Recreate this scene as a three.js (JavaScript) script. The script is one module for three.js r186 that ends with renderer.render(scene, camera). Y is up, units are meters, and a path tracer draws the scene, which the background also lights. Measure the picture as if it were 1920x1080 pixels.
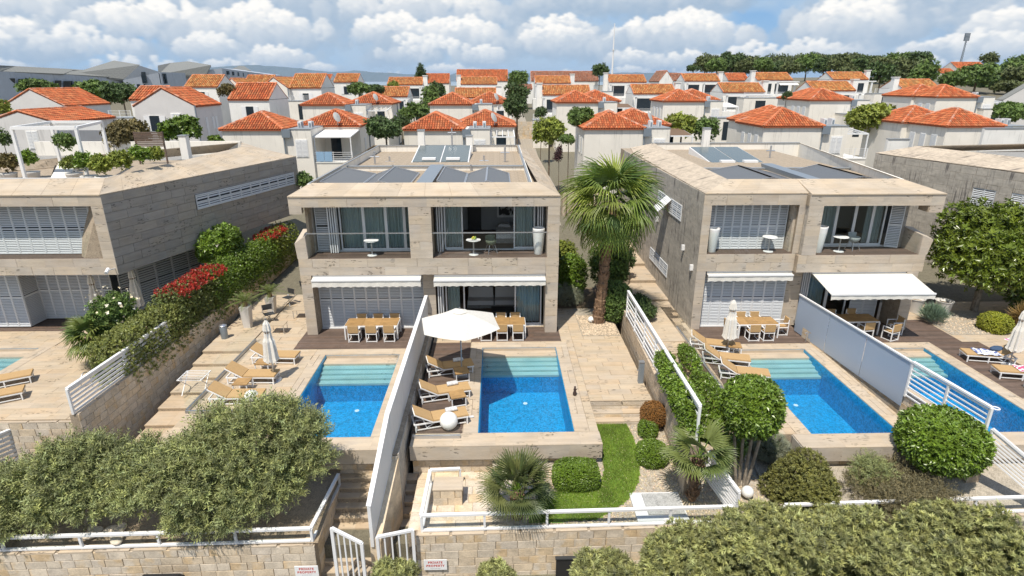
import * as THREE from 'three';
import { mergeGeometries } from 'three/addons/utils/BufferGeometryUtils.js';
import { FontLoader } from 'three/addons/loaders/FontLoader.js';
import { TextGeometry } from 'three/addons/geometries/TextGeometry.js';

// ---------- camera, sky, sun, exposure ----------
const scene = new THREE.Scene();
const camera = new THREE.PerspectiveCamera(52.28, 16 / 9, 0.1, 60000);
const CAM_H = 12, PITCH = Math.atan(388 / 1100), YAW = -1.4 * Math.PI / 180;
camera.position.set(0, CAM_H, 0);
camera.rotation.set(-PITCH, YAW, 0, 'YXZ');
scene.add(camera);
const renderer = new THREE.WebGLRenderer({ antialias: true });
renderer.setSize(1024, 576);
renderer.toneMapping = THREE.LinearToneMapping;
renderer.toneMappingExposure = 1.24;
renderer.shadowMap.enabled = true;
const sun = new THREE.DirectionalLight(new THREE.Color(1, 0.93, 0.82), 4.3);
sun.position.set(-21, 100, 43 - 25);
sun.target.position.set(0, 0, -25);
sun.castShadow = true;
Object.assign(sun.shadow.camera, { left: -60, right: 60, top: 60, bottom: -60, near: 1, far: 300 });
sun.shadow.mapSize.set(4096, 4096);
scene.add(sun, sun.target);

scene.fog = new THREE.FogExp2(new THREE.Color(0.42, 0.60, 0.85), 0.000022);   // sea air: only the far mountains fade

// ---------- noise ----------
function rng(s) { let a = s >>> 0; return () => { a = (a + 0x6D2B79F5) >>> 0; let t = a; t = Math.imul(t ^ (t >>> 15), t | 1); t ^= t + Math.imul(t ^ (t >>> 7), t | 61); return ((t ^ (t >>> 14)) >>> 0) / 4294967296; }; }
let R = rng(7);
const rr = (a, b) => a + (b - a) * R();
const clamp = (x, a = 0, b = 1) => Math.min(b, Math.max(a, x));
const sst = (a, b, x) => { const t = clamp((x - a) / (b - a)); return t * t * (3 - 2 * t); };
const mix = (a, b, t) => a + (b - a) * t;
const HT = (() => { const r = rng(99), t = new Float32Array(65536); for (let i = 0; i < 65536; i++) t[i] = r(); return t; })();
// lattice value noise; px, py are wrap periods (0 = none)
function vn(x, y, px, py, sd) {
  let xi = Math.floor(x), yi = Math.floor(y); const fx = x - xi, fy = y - yi, u = fx * fx * fx * (fx * (fx * 6 - 15) + 10), v = fy * fy * fy * (fy * (fy * 6 - 15) + 10);
  const w = (i, p) => p ? ((i % p) + p) % p : i;
  const x0 = w(xi, px), x1 = w(xi + 1, px), y0 = w(yi, py), y1 = w(yi + 1, py);
  const h = (i, j) => HT[(Math.imul(i, 374761393) + Math.imul(j, 668265263) + Math.imul(sd, 1274126177) >>> 9) & 65535];
  const a = h(x0, y0), b = h(x1, y0), c = h(x0, y1), d = h(x1, y1);
  return a + (b - a) * u + (c - a) * v + (a - b - c + d) * u * v;
}
function fbm(x, y, px, py, sd, oct = 5, g = 0.5) { let s = 0, a = 1, n = 0; for (let i = 0; i < oct; i++) { s += a * vn(x, y, px, py, sd + i * 17); n += a; a *= g; x *= 2; y *= 2; px *= 2; py *= 2; } return s / n; }
function billow(x, y, px, py, sd, oct = 5, g = 0.55) { let s = 0, a = 1, n = 0; for (let i = 0; i < oct; i++) { s += a * (1 - Math.abs(2 * vn(x, y, px, py, sd + i * 17) - 1)); n += a; a *= g; x *= 2; y *= 2; px *= 2; py *= 2; } return s / n; }

// ---------- the sky: blue air, thin veil and rows of cumulus, computed by direction ----------
function paintSky(data, W, H) {          // equirectangular, row 0 straight down
  const px = W / 360, py = H / 180;
  for (let j = 0; j < H; j++) {
    const el = ((j + 0.5) / H - 0.5) * 180, e = Math.max(el, 0), step = el > -2 && el < 16 ? 1 : el < -2 ? W : 8, t = clamp(e / 45), z = Math.sqrt(clamp(e / 10));
    for (let i = 0; i < W; i += step) {
      let r = 0.2, g = 0.19, b = 0.17;
      if (el >= -2) {
        const az = (i + step / 2) / W, n = fbm(az * 48, e * 0.3 + 9, 48, 0, 5, 5);
        const veil = sst(0.30, 0.56, n) * 0.85 * (1 - sst(14, 60, e));
        r = mix(mix(mix(0.44, 0.17, z), 0.06, t), 0.40, veil); g = mix(mix(mix(0.57, 0.37, z), 0.18, t), 0.51, veil); b = mix(mix(mix(0.68, 0.64, z), 0.46, t), 0.63, veil);
      }
      for (let k = 0; k < step; k++) { const o = (j * W + i + k) * 4; data[o] = r; data[o + 1] = g; data[o + 2] = b; data[o + 3] = 1; }
    }
  }
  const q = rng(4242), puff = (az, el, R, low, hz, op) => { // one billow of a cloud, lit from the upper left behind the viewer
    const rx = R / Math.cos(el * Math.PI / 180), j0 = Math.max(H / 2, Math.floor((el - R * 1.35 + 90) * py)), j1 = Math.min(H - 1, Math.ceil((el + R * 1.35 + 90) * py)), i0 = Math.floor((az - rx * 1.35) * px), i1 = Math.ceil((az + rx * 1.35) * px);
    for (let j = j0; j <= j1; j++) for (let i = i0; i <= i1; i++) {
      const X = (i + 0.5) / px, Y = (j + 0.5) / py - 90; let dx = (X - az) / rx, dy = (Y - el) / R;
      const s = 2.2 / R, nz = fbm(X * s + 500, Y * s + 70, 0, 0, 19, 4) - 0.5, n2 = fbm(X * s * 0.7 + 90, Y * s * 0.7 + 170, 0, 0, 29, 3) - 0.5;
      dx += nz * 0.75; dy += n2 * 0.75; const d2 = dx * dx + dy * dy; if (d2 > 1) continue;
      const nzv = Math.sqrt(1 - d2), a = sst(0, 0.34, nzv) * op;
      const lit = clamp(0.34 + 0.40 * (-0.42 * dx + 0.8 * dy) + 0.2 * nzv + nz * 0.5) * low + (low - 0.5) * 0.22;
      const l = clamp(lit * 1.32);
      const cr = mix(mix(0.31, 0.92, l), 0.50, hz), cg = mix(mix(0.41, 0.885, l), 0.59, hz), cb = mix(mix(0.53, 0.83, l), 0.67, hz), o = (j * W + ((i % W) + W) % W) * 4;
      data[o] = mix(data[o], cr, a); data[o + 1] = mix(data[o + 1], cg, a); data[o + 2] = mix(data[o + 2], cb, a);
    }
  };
  // rows from the highest, nearest clouds down to the small ones over the horizon, so far rows come last
  for (const [b, h, wd, n, hz, np] of [[52, 13, 44, 11, 0, 44], [31, 9, 26, 22, 0, 40], [17, 6, 18, 32, 0, 40], [9.5, 3.8, 13, 36, 0, 44], [5.4, 3.2, 15, 62, 0.02, 64], [2.9, 3.0, 12, 58, 0.05, 72], [1.7, 1.9, 8, 58, 0.14, 50], [0.7, 1.2, 7, 44, 0.3, 36], [0.15, 0.75, 5, 60, 0.5, 24]]) {  // topmost row added and high out-of-view rows thickened for more fill light
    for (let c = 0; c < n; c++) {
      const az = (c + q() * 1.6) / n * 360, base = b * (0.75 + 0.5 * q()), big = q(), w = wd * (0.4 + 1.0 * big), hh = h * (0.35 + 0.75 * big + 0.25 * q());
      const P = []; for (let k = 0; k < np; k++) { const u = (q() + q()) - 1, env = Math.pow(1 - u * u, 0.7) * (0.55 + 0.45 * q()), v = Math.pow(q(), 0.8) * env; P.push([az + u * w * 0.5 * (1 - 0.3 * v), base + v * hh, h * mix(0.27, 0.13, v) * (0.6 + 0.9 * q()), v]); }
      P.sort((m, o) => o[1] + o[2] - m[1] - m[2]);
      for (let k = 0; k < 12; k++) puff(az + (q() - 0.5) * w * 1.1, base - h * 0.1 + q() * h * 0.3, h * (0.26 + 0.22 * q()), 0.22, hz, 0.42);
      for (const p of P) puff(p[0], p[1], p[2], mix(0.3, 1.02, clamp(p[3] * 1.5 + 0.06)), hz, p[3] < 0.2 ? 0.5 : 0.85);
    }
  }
}
{
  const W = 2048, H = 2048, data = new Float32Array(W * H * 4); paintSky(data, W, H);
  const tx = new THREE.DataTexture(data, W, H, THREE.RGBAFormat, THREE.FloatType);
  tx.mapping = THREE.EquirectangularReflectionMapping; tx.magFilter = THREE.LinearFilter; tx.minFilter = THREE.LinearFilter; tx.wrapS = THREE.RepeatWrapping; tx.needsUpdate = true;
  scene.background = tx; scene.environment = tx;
}

// ---------- textures and materials ----------
const toS = (l) => { l = clamp(l); return Math.round(255 * (l <= 0.0031308 ? l * 12.92 : 1.055 * Math.pow(l, 1 / 2.4) - 0.055)); };
function tex(n, size, fn, srgb = true) {          // n pixels a side, size metres covered; fn(u, v) -> [r, g, b] linear
  const d = new Uint8Array(n * n * 4);
  for (let j = 0; j < n; j++) for (let i = 0; i < n; i++) { const c = fn(i / n, j / n), o = (j * n + i) * 4; for (let k = 0; k < 3; k++) d[o + k] = srgb ? toS(c[k]) : Math.round(255 * clamp(c[k])); d[o + 3] = 255; }
  const t = new THREE.DataTexture(d, n, n, THREE.RGBAFormat);
  if (srgb) t.colorSpace = THREE.SRGBColorSpace;
  t.wrapS = t.wrapT = THREE.RepeatWrapping; t.magFilter = THREE.LinearFilter; t.minFilter = THREE.LinearMipmapLinearFilter; t.generateMipmaps = true;
  const s = Array.isArray(size) ? size : [size, size]; t.repeat.set(1 / s[0], 1 / s[1]); t.needsUpdate = true;
  return t;
}
const lin = (r, g, b) => new THREE.Color().setRGB(r, g, b);
function mat(c, rough = 0.8, o = {}) { return new THREE.MeshStandardMaterial({ color: lin(...c), roughness: rough, side: THREE.DoubleSide, ...o }); }
function phys(c, rough, o) { return new THREE.MeshPhysicalMaterial({ color: lin(...c), roughness: rough, side: THREE.DoubleSide, ...o }); }
const sc3 = (c, k) => [c[0] * k, c[1] * k, c[2] * k];
function tones(c, rough, ks, o) { return ks.map((k) => mat(Array.isArray(k) ? [c[0] * k[0], c[1] * k[1], c[2] * k[2]] : sc3(c, k), rough, o)); }
const pick = (a) => Array.isArray(a) ? a[Math.floor(R() * a.length)] : a;

const travTex = tex(1024, [4, 4], (u, v) => {
  const st = fbm(u * 3, v * 40, 3, 40, 11, 4), cl = fbm(u * 6, v * 8, 6, 8, 21, 4), fine = vn(u * 60, v * 300, 60, 300, 3);
  let k = 0.9 + 0.26 * (st - 0.5) + 0.24 * (cl - 0.5) + 0.08 * (fine - 0.5);
  const pit = fbm(u * 22, v * 90, 22, 90, 31, 3), pa = fbm(u * 4, v * 6, 4, 6, 37, 3);
  k *= 1 - 0.65 * sst(0.66, 0.75, pit) * sst(0.52, 0.66, pa);
  const wr = fbm(u * 5, v * 7, 5, 7, 43, 3) - 0.5;
  return [k * (1 + wr * 0.1), k, k * (1 - wr * 0.16)];
});
const dirtTex = tex(1024, [4, 4], (u, v) => {          // weathered stone with rain streaks running down
  const st = fbm(u * 70, v * 4, 70, 4, 51, 4), m = fbm(u * 4, v * 3, 4, 3, 57, 4), g = fbm(u * 30, v * 30, 30, 30, 59, 3), b = fbm(u * 9, v * 26, 9, 26, 61, 4);
  const s = sst(0.5, 0.72, st) * sst(0.36, 0.62, m);
  let k = 0.86 + 0.3 * (g - 0.5) + 0.36 * (b - 0.5); k *= 1 - 0.62 * s;
  return [k, k, k * (1 + 0.06 * s)];
});
const woodTex = tex(512, [1.6, 1.6], (u, v) => { const k = 0.78 + 0.5 * (fbm(u * 3, v * 60, 3, 60, 71, 4) - 0.5) + 0.3 * (fbm(u * 8, v * 8, 8, 8, 73, 3) - 0.5); return [k, k * 0.97, k * 0.93]; });
const sandTex = tex(512, [2.2, 2.2], (u, v) => {
  const a = fbm(u * 8, v * 10, 8, 10, 81, 5), f = fbm(u * 60, v * 60, 60, 60, 83, 3), w = sst(0.5, 0.72, fbm(u * 4, v * 3, 4, 3, 87, 4));
  const k = 0.82 + 0.42 * (a - 0.5) + 0.28 * (f - 0.5); return [k, k * (1 - 0.1 * w), k * (1 - 0.26 * w)];
});
const plasterTex = tex(512, [5, 5], (u, v) => { const k = 0.95 + 0.14 * (fbm(u * 5, v * 5, 5, 5, 91, 5) - 0.5) - 0.16 * sst(0.55, 0.8, fbm(u * 40, v * 3, 40, 3, 93, 4)) * sst(0.4, 0.7, fbm(u * 3, v * 3, 3, 3, 95, 3)); return [k, k * 0.995, k * 0.985]; });
const grainTex = tex(512, [1, 1], (u, v) => { const k = 0.75 + 0.6 * (fbm(u * 40, v * 40, 40, 40, 101, 3) - 0.5) + 0.35 * (fbm(u * 6, v * 6, 6, 6, 103, 3) - 0.5); return [k, k, k]; });
const grassTex = tex(512, [1.5, 1.5], (u, v) => { const a = fbm(u * 50, v * 50, 50, 50, 111, 3), b = fbm(u * 5, v * 5, 5, 5, 113, 4); const k = 0.5 + 0.9 * a * b * 2; return [k * (0.9 + 0.5 * (b - 0.5)), k, k * 0.9]; });
const poolTex = tex(1024, [2.4, 2.4], (u, v) => {
  const n = 48, i = Math.floor(u * n), j = Math.floor(v * n), h = HT[(i * 131 + j * 977 + 13) & 65535], fx = (u * n) % 1, fy = (v * n) % 1;
  const ed = (fx < 0.07 || fy < 0.07) ? 0.75 : 1;
  const ca = 1 - Math.abs(2 * fbm(u * 14, v * 14, 14, 14, 121, 3) - 1), c2 = Math.pow(ca, 7);  // bright web of caustic light, painted into the tile colour
  const k = (0.62 + 0.55 * h) * ed * (0.82 + 0.5 * c2); return [k * (0.8 + 0.5 * h), k, k];
});
const rippleTex = tex(512, [2.6, 2.6], (u, v) => { const k = 0.5 * fbm(u * 12, v * 9, 12, 9, 131, 4) + 0.5 * (1 - Math.abs(2 * fbm(u * 22, v * 18, 22, 18, 133, 3) - 1)); return [k, k, k]; }, false);
const fabricTex = tex(256, [0.5, 0.5], (u, v) => { const k = 0.9 + 0.1 * Math.sin(u * 251) * Math.sin(v * 251) + 0.14 * (fbm(u * 8, v * 8, 8, 8, 141, 3) - 0.5); return [k, k, k]; });
const barkTex = tex(512, [0.8, 0.8], (u, v) => { const k = 0.35 + 0.9 * fbm(u * 14, v * 5, 14, 5, 151, 4) * (0.6 + 0.6 * vn(u * 6, v * 22, 6, 22, 153)); return [k, k * 0.96, k * 0.9]; });

const M = {
  trav: tones([0.53, 0.455, 0.365], 0.82, [1.01, 0.96, 1.05, [1, 0.99, 0.97], [0.96, 0.96, 0.98]], { map: travTex, bumpMap: travTex, bumpScale: 0.006 }),
  travShaded: tones([0.37, 0.34, 0.30], 0.85, [1, 0.95, 1.05, 0.97, 1.03], { map: travTex, bumpMap: travTex, bumpScale: 0.006 }),  // darker copy of the travertine for shaded sides, shade put into the colour
  rim: tones([0.50, 0.41, 0.305], 0.85, [1, 0.95, 1.05], { map: travTex, bumpMap: travTex, bumpScale: 0.006 }),
  rimDirty: tones([0.54, 0.45, 0.345], 0.88, [1, 0.95, 1.05], { map: dirtTex, bumpMap: dirtTex, bumpScale: 0.006 }),
  travGrey: tones([0.50, 0.455, 0.39], 0.88, [1, 0.95, 1.05, 0.98], { map: dirtTex, bumpMap: dirtTex, bumpScale: 0.006 }),
  deck: tones([0.52, 0.42, 0.30], 0.75, [1, 0.97, 1.03, [1.02, 0.98, 0.94], [0.98, 0.98, 1.0], [1.03, 1.02, 1.0]], { map: travTex, bumpMap: travTex, bumpScale: 0.003 }),
  cop: tones([0.53, 0.435, 0.325], 0.75, [1, 0.97, 1.04], { map: travTex, bumpMap: travTex, bumpScale: 0.003 }),
  sand: tones([0.72, 0.62, 0.49], 0.9, [1, 0.94, 1.05, [1.03, 0.98, 0.9], [0.98, 0.99, 1.02], [0.94, 0.9, 0.84]], { map: sandTex, bumpMap: sandTex, bumpScale: 0.012 }),
  mortar: mat([0.44, 0.355, 0.26], 0.95, { map: grainTex }),
  wood: tones([0.155, 0.112, 0.09], 0.7, [1, 0.85, 1.15, [1.05, 0.98, 0.92]], { map: woodTex, bumpMap: woodTex, bumpScale: 0.003 }),
  teak: tones([0.50, 0.31, 0.13], 0.55, [1, 0.93, 1.07], { map: woodTex }),
  white: mat([0.78, 0.78, 0.78], 0.42), whiteDull: mat([0.66, 0.66, 0.66], 0.6),
  plaster: mat([0.84, 0.80, 0.73], 0.9, { map: plasterTex }), plasterCool: mat([0.66, 0.645, 0.635], 0.9, { map: plasterTex }), plasterWhite: mat([0.84, 0.83, 0.80], 0.9, { map: plasterTex }), plasterBlue: mat([0.44, 0.48, 0.54], 0.9, { map: plasterTex }),
  concrete: mat([0.36, 0.35, 0.33], 0.9, { map: grainTex }), coping: mat([0.30, 0.32, 0.335], 0.5, { metalness: 0.3 }),
  shutter: mat([0.66, 0.68, 0.70], 0.5), shutterDark: mat([0.045, 0.05, 0.055], 0.8),
  metal: mat([0.55, 0.56, 0.58], 0.35, { metalness: 0.85 }), greyMetal: mat([0.25, 0.29, 0.33], 0.5, { metalness: 0.4 }), darkMetal: mat([0.05, 0.055, 0.06], 0.5, { metalness: 0.3 }),
  tan: mat([0.50, 0.325, 0.15], 0.85, { map: fabricTex }), canvas: phys([0.80, 0.77, 0.70], 0.9, { map: fabricTex, transmission: 0.18, thickness: 0 }), canvasThick: mat([0.80, 0.77, 0.71], 0.9, { map: fabricTex }), towel: mat([0.8, 0.8, 0.8], 0.95, { map: grainTex }),
  glass: phys([0.97, 1, 0.99], 0.02, { transmission: 1, thickness: 0, ior: 1.5 }), glassTint: phys([0.72, 0.82, 0.84], 0.02, { transmission: 1, thickness: 0, ior: 1.5 }), frost: phys([0.46, 0.55, 0.68], 0.45, { transmission: 0.3, thickness: 0 }),
  pane: mat([0.02, 0.03, 0.04], 0.05, { metalness: 0 }), solar: mat([0.11, 0.113, 0.118], 0.4), skylight: mat([0.09, 0.12, 0.13], 0.18),
  curtain: phys([0.60, 0.66, 0.66], 0.95, { transmission: 0.35, thickness: 0 }), room: mat([0.42, 0.43, 0.44], 0.9), roomFloor: mat([0.16, 0.12, 0.09], 0.6),
  water: phys([0.80, 0.95, 1.0], 0.03, { transmission: 1, thickness: 0, ior: 1.33, bumpMap: rippleTex, bumpScale: 0.02 }), poolTile: mat([0.016, 0.335, 0.64], 0.35, { map: poolTex }), poolStep: mat([0.34, 0.48, 0.46], 0.5, { map: travTex }),
  grass: mat([0.19, 0.29, 0.05], 0.95, { map: grassTex }), gravel: mat([0.50, 0.44, 0.35], 0.95, { map: grainTex, bumpMap: grainTex, bumpScale: 0.02 }), soil: mat([0.36, 0.28, 0.19], 0.95, { map: grainTex }), asphalt: mat([0.16, 0.15, 0.14], 0.95, { map: grainTex }), land: mat([0.20, 0.18, 0.125], 0.95, { map: grainTex }), path: mat([0.42, 0.37, 0.30], 0.9, { map: grainTex }),
  terra: mat([0.45, 0.125, 0.042], 0.85, { vertexColors: true }), terraOld: mat([0.46, 0.195, 0.06], 0.88, { vertexColors: true }), terraBrown: mat([0.26, 0.135, 0.09], 0.9, { vertexColors: true }), terraBase: mat([0.30, 0.08, 0.03], 0.95), ridge: mat([0.52, 0.17, 0.075], 0.85, { vertexColors: true }), greyRoof: mat([0.25, 0.255, 0.24], 0.8, { map: grainTex }),
  bark: mat([0.22, 0.17, 0.125], 0.95, { map: barkTex, bumpMap: barkTex, bumpScale: 0.02 }), barkGrey: mat([0.36, 0.32, 0.27], 0.95, { map: barkTex, bumpMap: barkTex, bumpScale: 0.015 }), palmBark: mat([0.26, 0.17, 0.11], 0.95, { map: barkTex, bumpMap: barkTex, bumpScale: 0.03 }),
  leaf: phys([0.10, 0.165, 0.03], 0.55, { transmission: 0.25, thickness: 0 }), olive: phys([0.29, 0.34, 0.15], 0.6, { transmission: 0.34, thickness: 0 }), pitto: phys([0.30, 0.325, 0.13], 0.55, { transmission: 0.25, thickness: 0 }), gloss: phys([0.13, 0.215, 0.026], 0.35, { transmission: 0.2, thickness: 0 }), palmLeaf: phys([0.16, 0.205, 0.04], 0.5, { transmission: 0.3, thickness: 0 }), red: phys([0.40, 0.035, 0.02], 0.5, { transmission: 0.25, thickness: 0 }), flower: phys([0.8, 0.78, 0.7], 0.8, { transmission: 0.2, thickness: 0 }),
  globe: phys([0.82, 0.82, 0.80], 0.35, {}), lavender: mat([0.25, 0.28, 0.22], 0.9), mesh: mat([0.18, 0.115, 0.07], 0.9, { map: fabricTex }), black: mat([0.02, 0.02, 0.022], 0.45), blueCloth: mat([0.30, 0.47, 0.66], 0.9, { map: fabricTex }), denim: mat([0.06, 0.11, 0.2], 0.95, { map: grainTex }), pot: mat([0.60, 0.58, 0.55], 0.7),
  panelWhite: mat([0.76, 0.76, 0.76], 0.5, { map: plasterTex }), bedSoil: mat([0.2, 0.15, 0.1], 0.95, { map: grainTex }),
  dish: mat([0.42, 0.42, 0.40], 0.6), roofFloor2: mat([0.52, 0.49, 0.44], 0.9, { map: grainTex }),
  sea: mat([0.16, 0.24, 0.30], 0.25), hillFar: mat([0.10, 0.13, 0.14], 1),
};
// ---------- building helpers ----------
const V3 = (x, y, z) => new THREE.Vector3(x, y, z);
const names = new Map();
function numbered(n) { const k = names.get(n) ?? 0; names.set(n, k + 1); return k ? n + '_' + String(k).padStart(3, '0') : n; }
// plain triangle geometry out of quads; points as [x, y, d] with d the distance in front of the camera (z = -d)
class MB {
  constructor() { this.p = []; this.c = []; this.col = null; }
  tri(a, b, c) { for (const q of [a, b, c]) { this.p.push(q[0], q[1], -q[2]); if (this.col) this.c.push(...this.col); } return this; }
  quad(a, b, c, d) { return this.tri(a, b, c).tri(a, c, d); }
  box(x0, x1, y0, y1, d0, d1) {
    const P = (i) => [i & 1 ? x1 : x0, i & 2 ? y1 : y0, i & 4 ? d1 : d0];
    for (const f of [[0, 1, 3, 2], [5, 4, 6, 7], [4, 0, 2, 6], [1, 5, 7, 3], [2, 3, 7, 6], [4, 5, 1, 0]]) this.quad(...f.map(P));
    return this;
  }
  hex(b, t) { // eight corners: bottom ring and top ring of four
    this.quad(b[3], b[2], b[1], b[0]).quad(t[0], t[1], t[2], t[3]);
    for (let i = 0; i < 4; i++) { const j = (i + 1) % 4; this.quad(b[i], b[j], t[j], t[i]); }
    return this;
  }
  slab(q, th) { return this.hex(q.map((p) => [p[0], p[1] - th, p[2]]), q); }
  bar(a, b, w, h = w) { // rectangular bar between two points
    const A = V3(a[0], a[1], -a[2]), B = V3(b[0], b[1], -b[2]), t = B.clone().sub(A).normalize();
    const s = Math.abs(t.y) > 0.95 ? V3(1, 0, 0) : t.clone().cross(V3(0, 1, 0)).normalize(), u = s.clone().cross(t).normalize();
    const r = (C) => [[-1, -1], [1, -1], [1, 1], [-1, 1]].map(([i, j]) => { const q = C.clone().addScaledVector(s, i * w / 2).addScaledVector(u, j * h / 2); return [q.x, q.y, -q.z]; });
    return this.hex(r(A), r(B));
  }
  rod(a, b, r0, r1 = r0, n = 8) {
    const A = V3(a[0], a[1], -a[2]), B = V3(b[0], b[1], -b[2]), t = B.clone().sub(A).normalize(), s = (Math.abs(t.y) > 0.9 ? V3(1, 0, 0) : V3(0, 1, 0)).cross(t).normalize(), u = t.clone().cross(s);
    const P = (C, r, i) => { const q = C.clone().addScaledVector(s, r * Math.cos(i / n * 6.28319)).addScaledVector(u, r * Math.sin(i / n * 6.28319)); return [q.x, q.y, -q.z]; };
    for (let i = 0; i < n; i++) { this.quad(P(A, r0, i), P(A, r0, i + 1), P(B, r1, i + 1), P(B, r1, i)); this.tri([B.x, B.y, -B.z], P(B, r1, i), P(B, r1, i + 1)); this.tri([A.x, A.y, -A.z], P(A, r0, i + 1), P(A, r0, i)); }
    return this;
  }
  geo() {
    const g = new THREE.BufferGeometry(); g.setAttribute('position', new THREE.Float32BufferAttribute(this.p, 3));
    if (this.c.length) g.setAttribute('color', new THREE.Float32BufferAttribute(this.c, 3));
    g.computeVertexNormals(); return uv(g);
  }
}
const mb = () => new MB();
function uv(g) { // texture coordinates in metres from the main direction of each face
  if (g.index) g = g.toNonIndexed();
  const p = g.attributes.position, n = g.attributes.normal, o = new Float32Array(p.count * 2);
  for (let i = 0; i < p.count; i += 3) {
    let a = 0, b = 0, c = 0; for (let k = 0; k < 3; k++) { a += n.getX(i + k); b += n.getY(i + k); c += n.getZ(i + k); }
    a = Math.abs(a); b = Math.abs(b); c = Math.abs(c);
    for (let k = 0; k < 3; k++) { const x = p.getX(i + k), y = p.getY(i + k), z = p.getZ(i + k); const q = b >= a && b >= c ? [x, z] : a > c ? [z, y] : [x, y]; o[(i + k) * 2] = q[0]; o[(i + k) * 2 + 1] = q[1]; }
  }
  g.setAttribute('uv', new THREE.BufferAttribute(o, 2)); return g;
}
function mesh(name, g, m, parent) {
  if (g instanceof MB) g = g.geo();
  else if (Array.isArray(g)) g = mergeGeometries(g.map((x) => { x = x instanceof MB ? x.geo() : x; return x.index ? x.toNonIndexed() : x; }));
  const o = new THREE.Mesh(g, m); o.name = parent ? name : numbered(name); o.castShadow = o.receiveShadow = true; (parent ?? scene).add(o); return o;
}
function tag(o, label, category, group, kind) { if (label) o.userData.label = label; if (category) o.userData.category = category; if (group) o.userData.group = group; if (kind) o.userData.kind = kind; return o; }
function thing(name, label, category, p = [0, 0, 0], turn = 0, group) { const g = new THREE.Group(); g.name = numbered(name); g.position.set(p[0], p[1], -p[2]); g.rotation.y = turn; scene.add(g); return tag(g, label, category, group); }
function struct(name) { const g = new THREE.Group(); g.name = numbered(name); scene.add(g); g.userData.kind = 'structure'; return g; }
function seat(t, x, y, d) { t.position.set(x, y, -d); for (const c of t.children) { c.position.x -= x; c.position.y -= y; c.position.z += d; } return t; }   // move a group's origin to its base
function copy(o, p, turn, label, group) { const c = o.clone(); c.name = numbered(o.name.replace(/_\d{3}$/, '')); scene.add(c); c.position.set(p[0], p[1], -p[2]); if (turn !== undefined) c.rotation.y = turn; c.userData = { ...o.userData }; if (label) c.userData.label = label; if (group) c.userData.group = group; return c; }
const stuff = (o) => { o.userData.kind = 'stuff'; return o; };
function lathe(pts, n = 24) { const g = new THREE.LatheGeometry(pts.map(([r, y]) => new THREE.Vector2(r, y)), n); return uv(g.toNonIndexed()); }
function at(px, py, d) { // the point at distance d that the photograph shows at a pixel (1920 x 1080)
  const u = (px - 960) / 1100, v = (540 - py) / 1100, c = Math.cos(PITCH), s = Math.sin(PITCH), x0 = u, y0 = v * c - s, z0 = -c - v * s, cy = Math.cos(-YAW), sy = Math.sin(-YAW);
  const x = x0 * cy - z0 * sy, z = x0 * sy + z0 * cy, t = d / -z; return [x * t, CAM_H + y0 * t, d];
}
function ground(px, py, y = 0) { const q = at(px, py, 1), t = (y - CAM_H) / (q[1] - CAM_H); return [q[0] * t, y, t]; }

// a stone-faced piece: chamfered front, set on a frame (origin, unit u along, unit v up, outward normal n)
function stoneGeo(w, h, t, c) {
  const g = mb(), b = [[0, 0], [w, 0], [w, h], [0, h]], f = [[c, c], [w - c, c], [w - c, h - c], [c, h - c]];
  g.quad(...f.map(([x, y]) => [x, y, -t]));
  for (let i = 0; i < 4; i++) { const j = (i + 1) % 4; g.quad([...b[i], -t + c], [...b[j], -t + c], [...f[j], -t], [...f[i], -t]); g.quad([...b[i], 0], [...b[j], 0], [...b[j], -t + c], [...b[i], -t + c]); }
  return g.geo();
}
const stoneCache = new Map();
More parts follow.
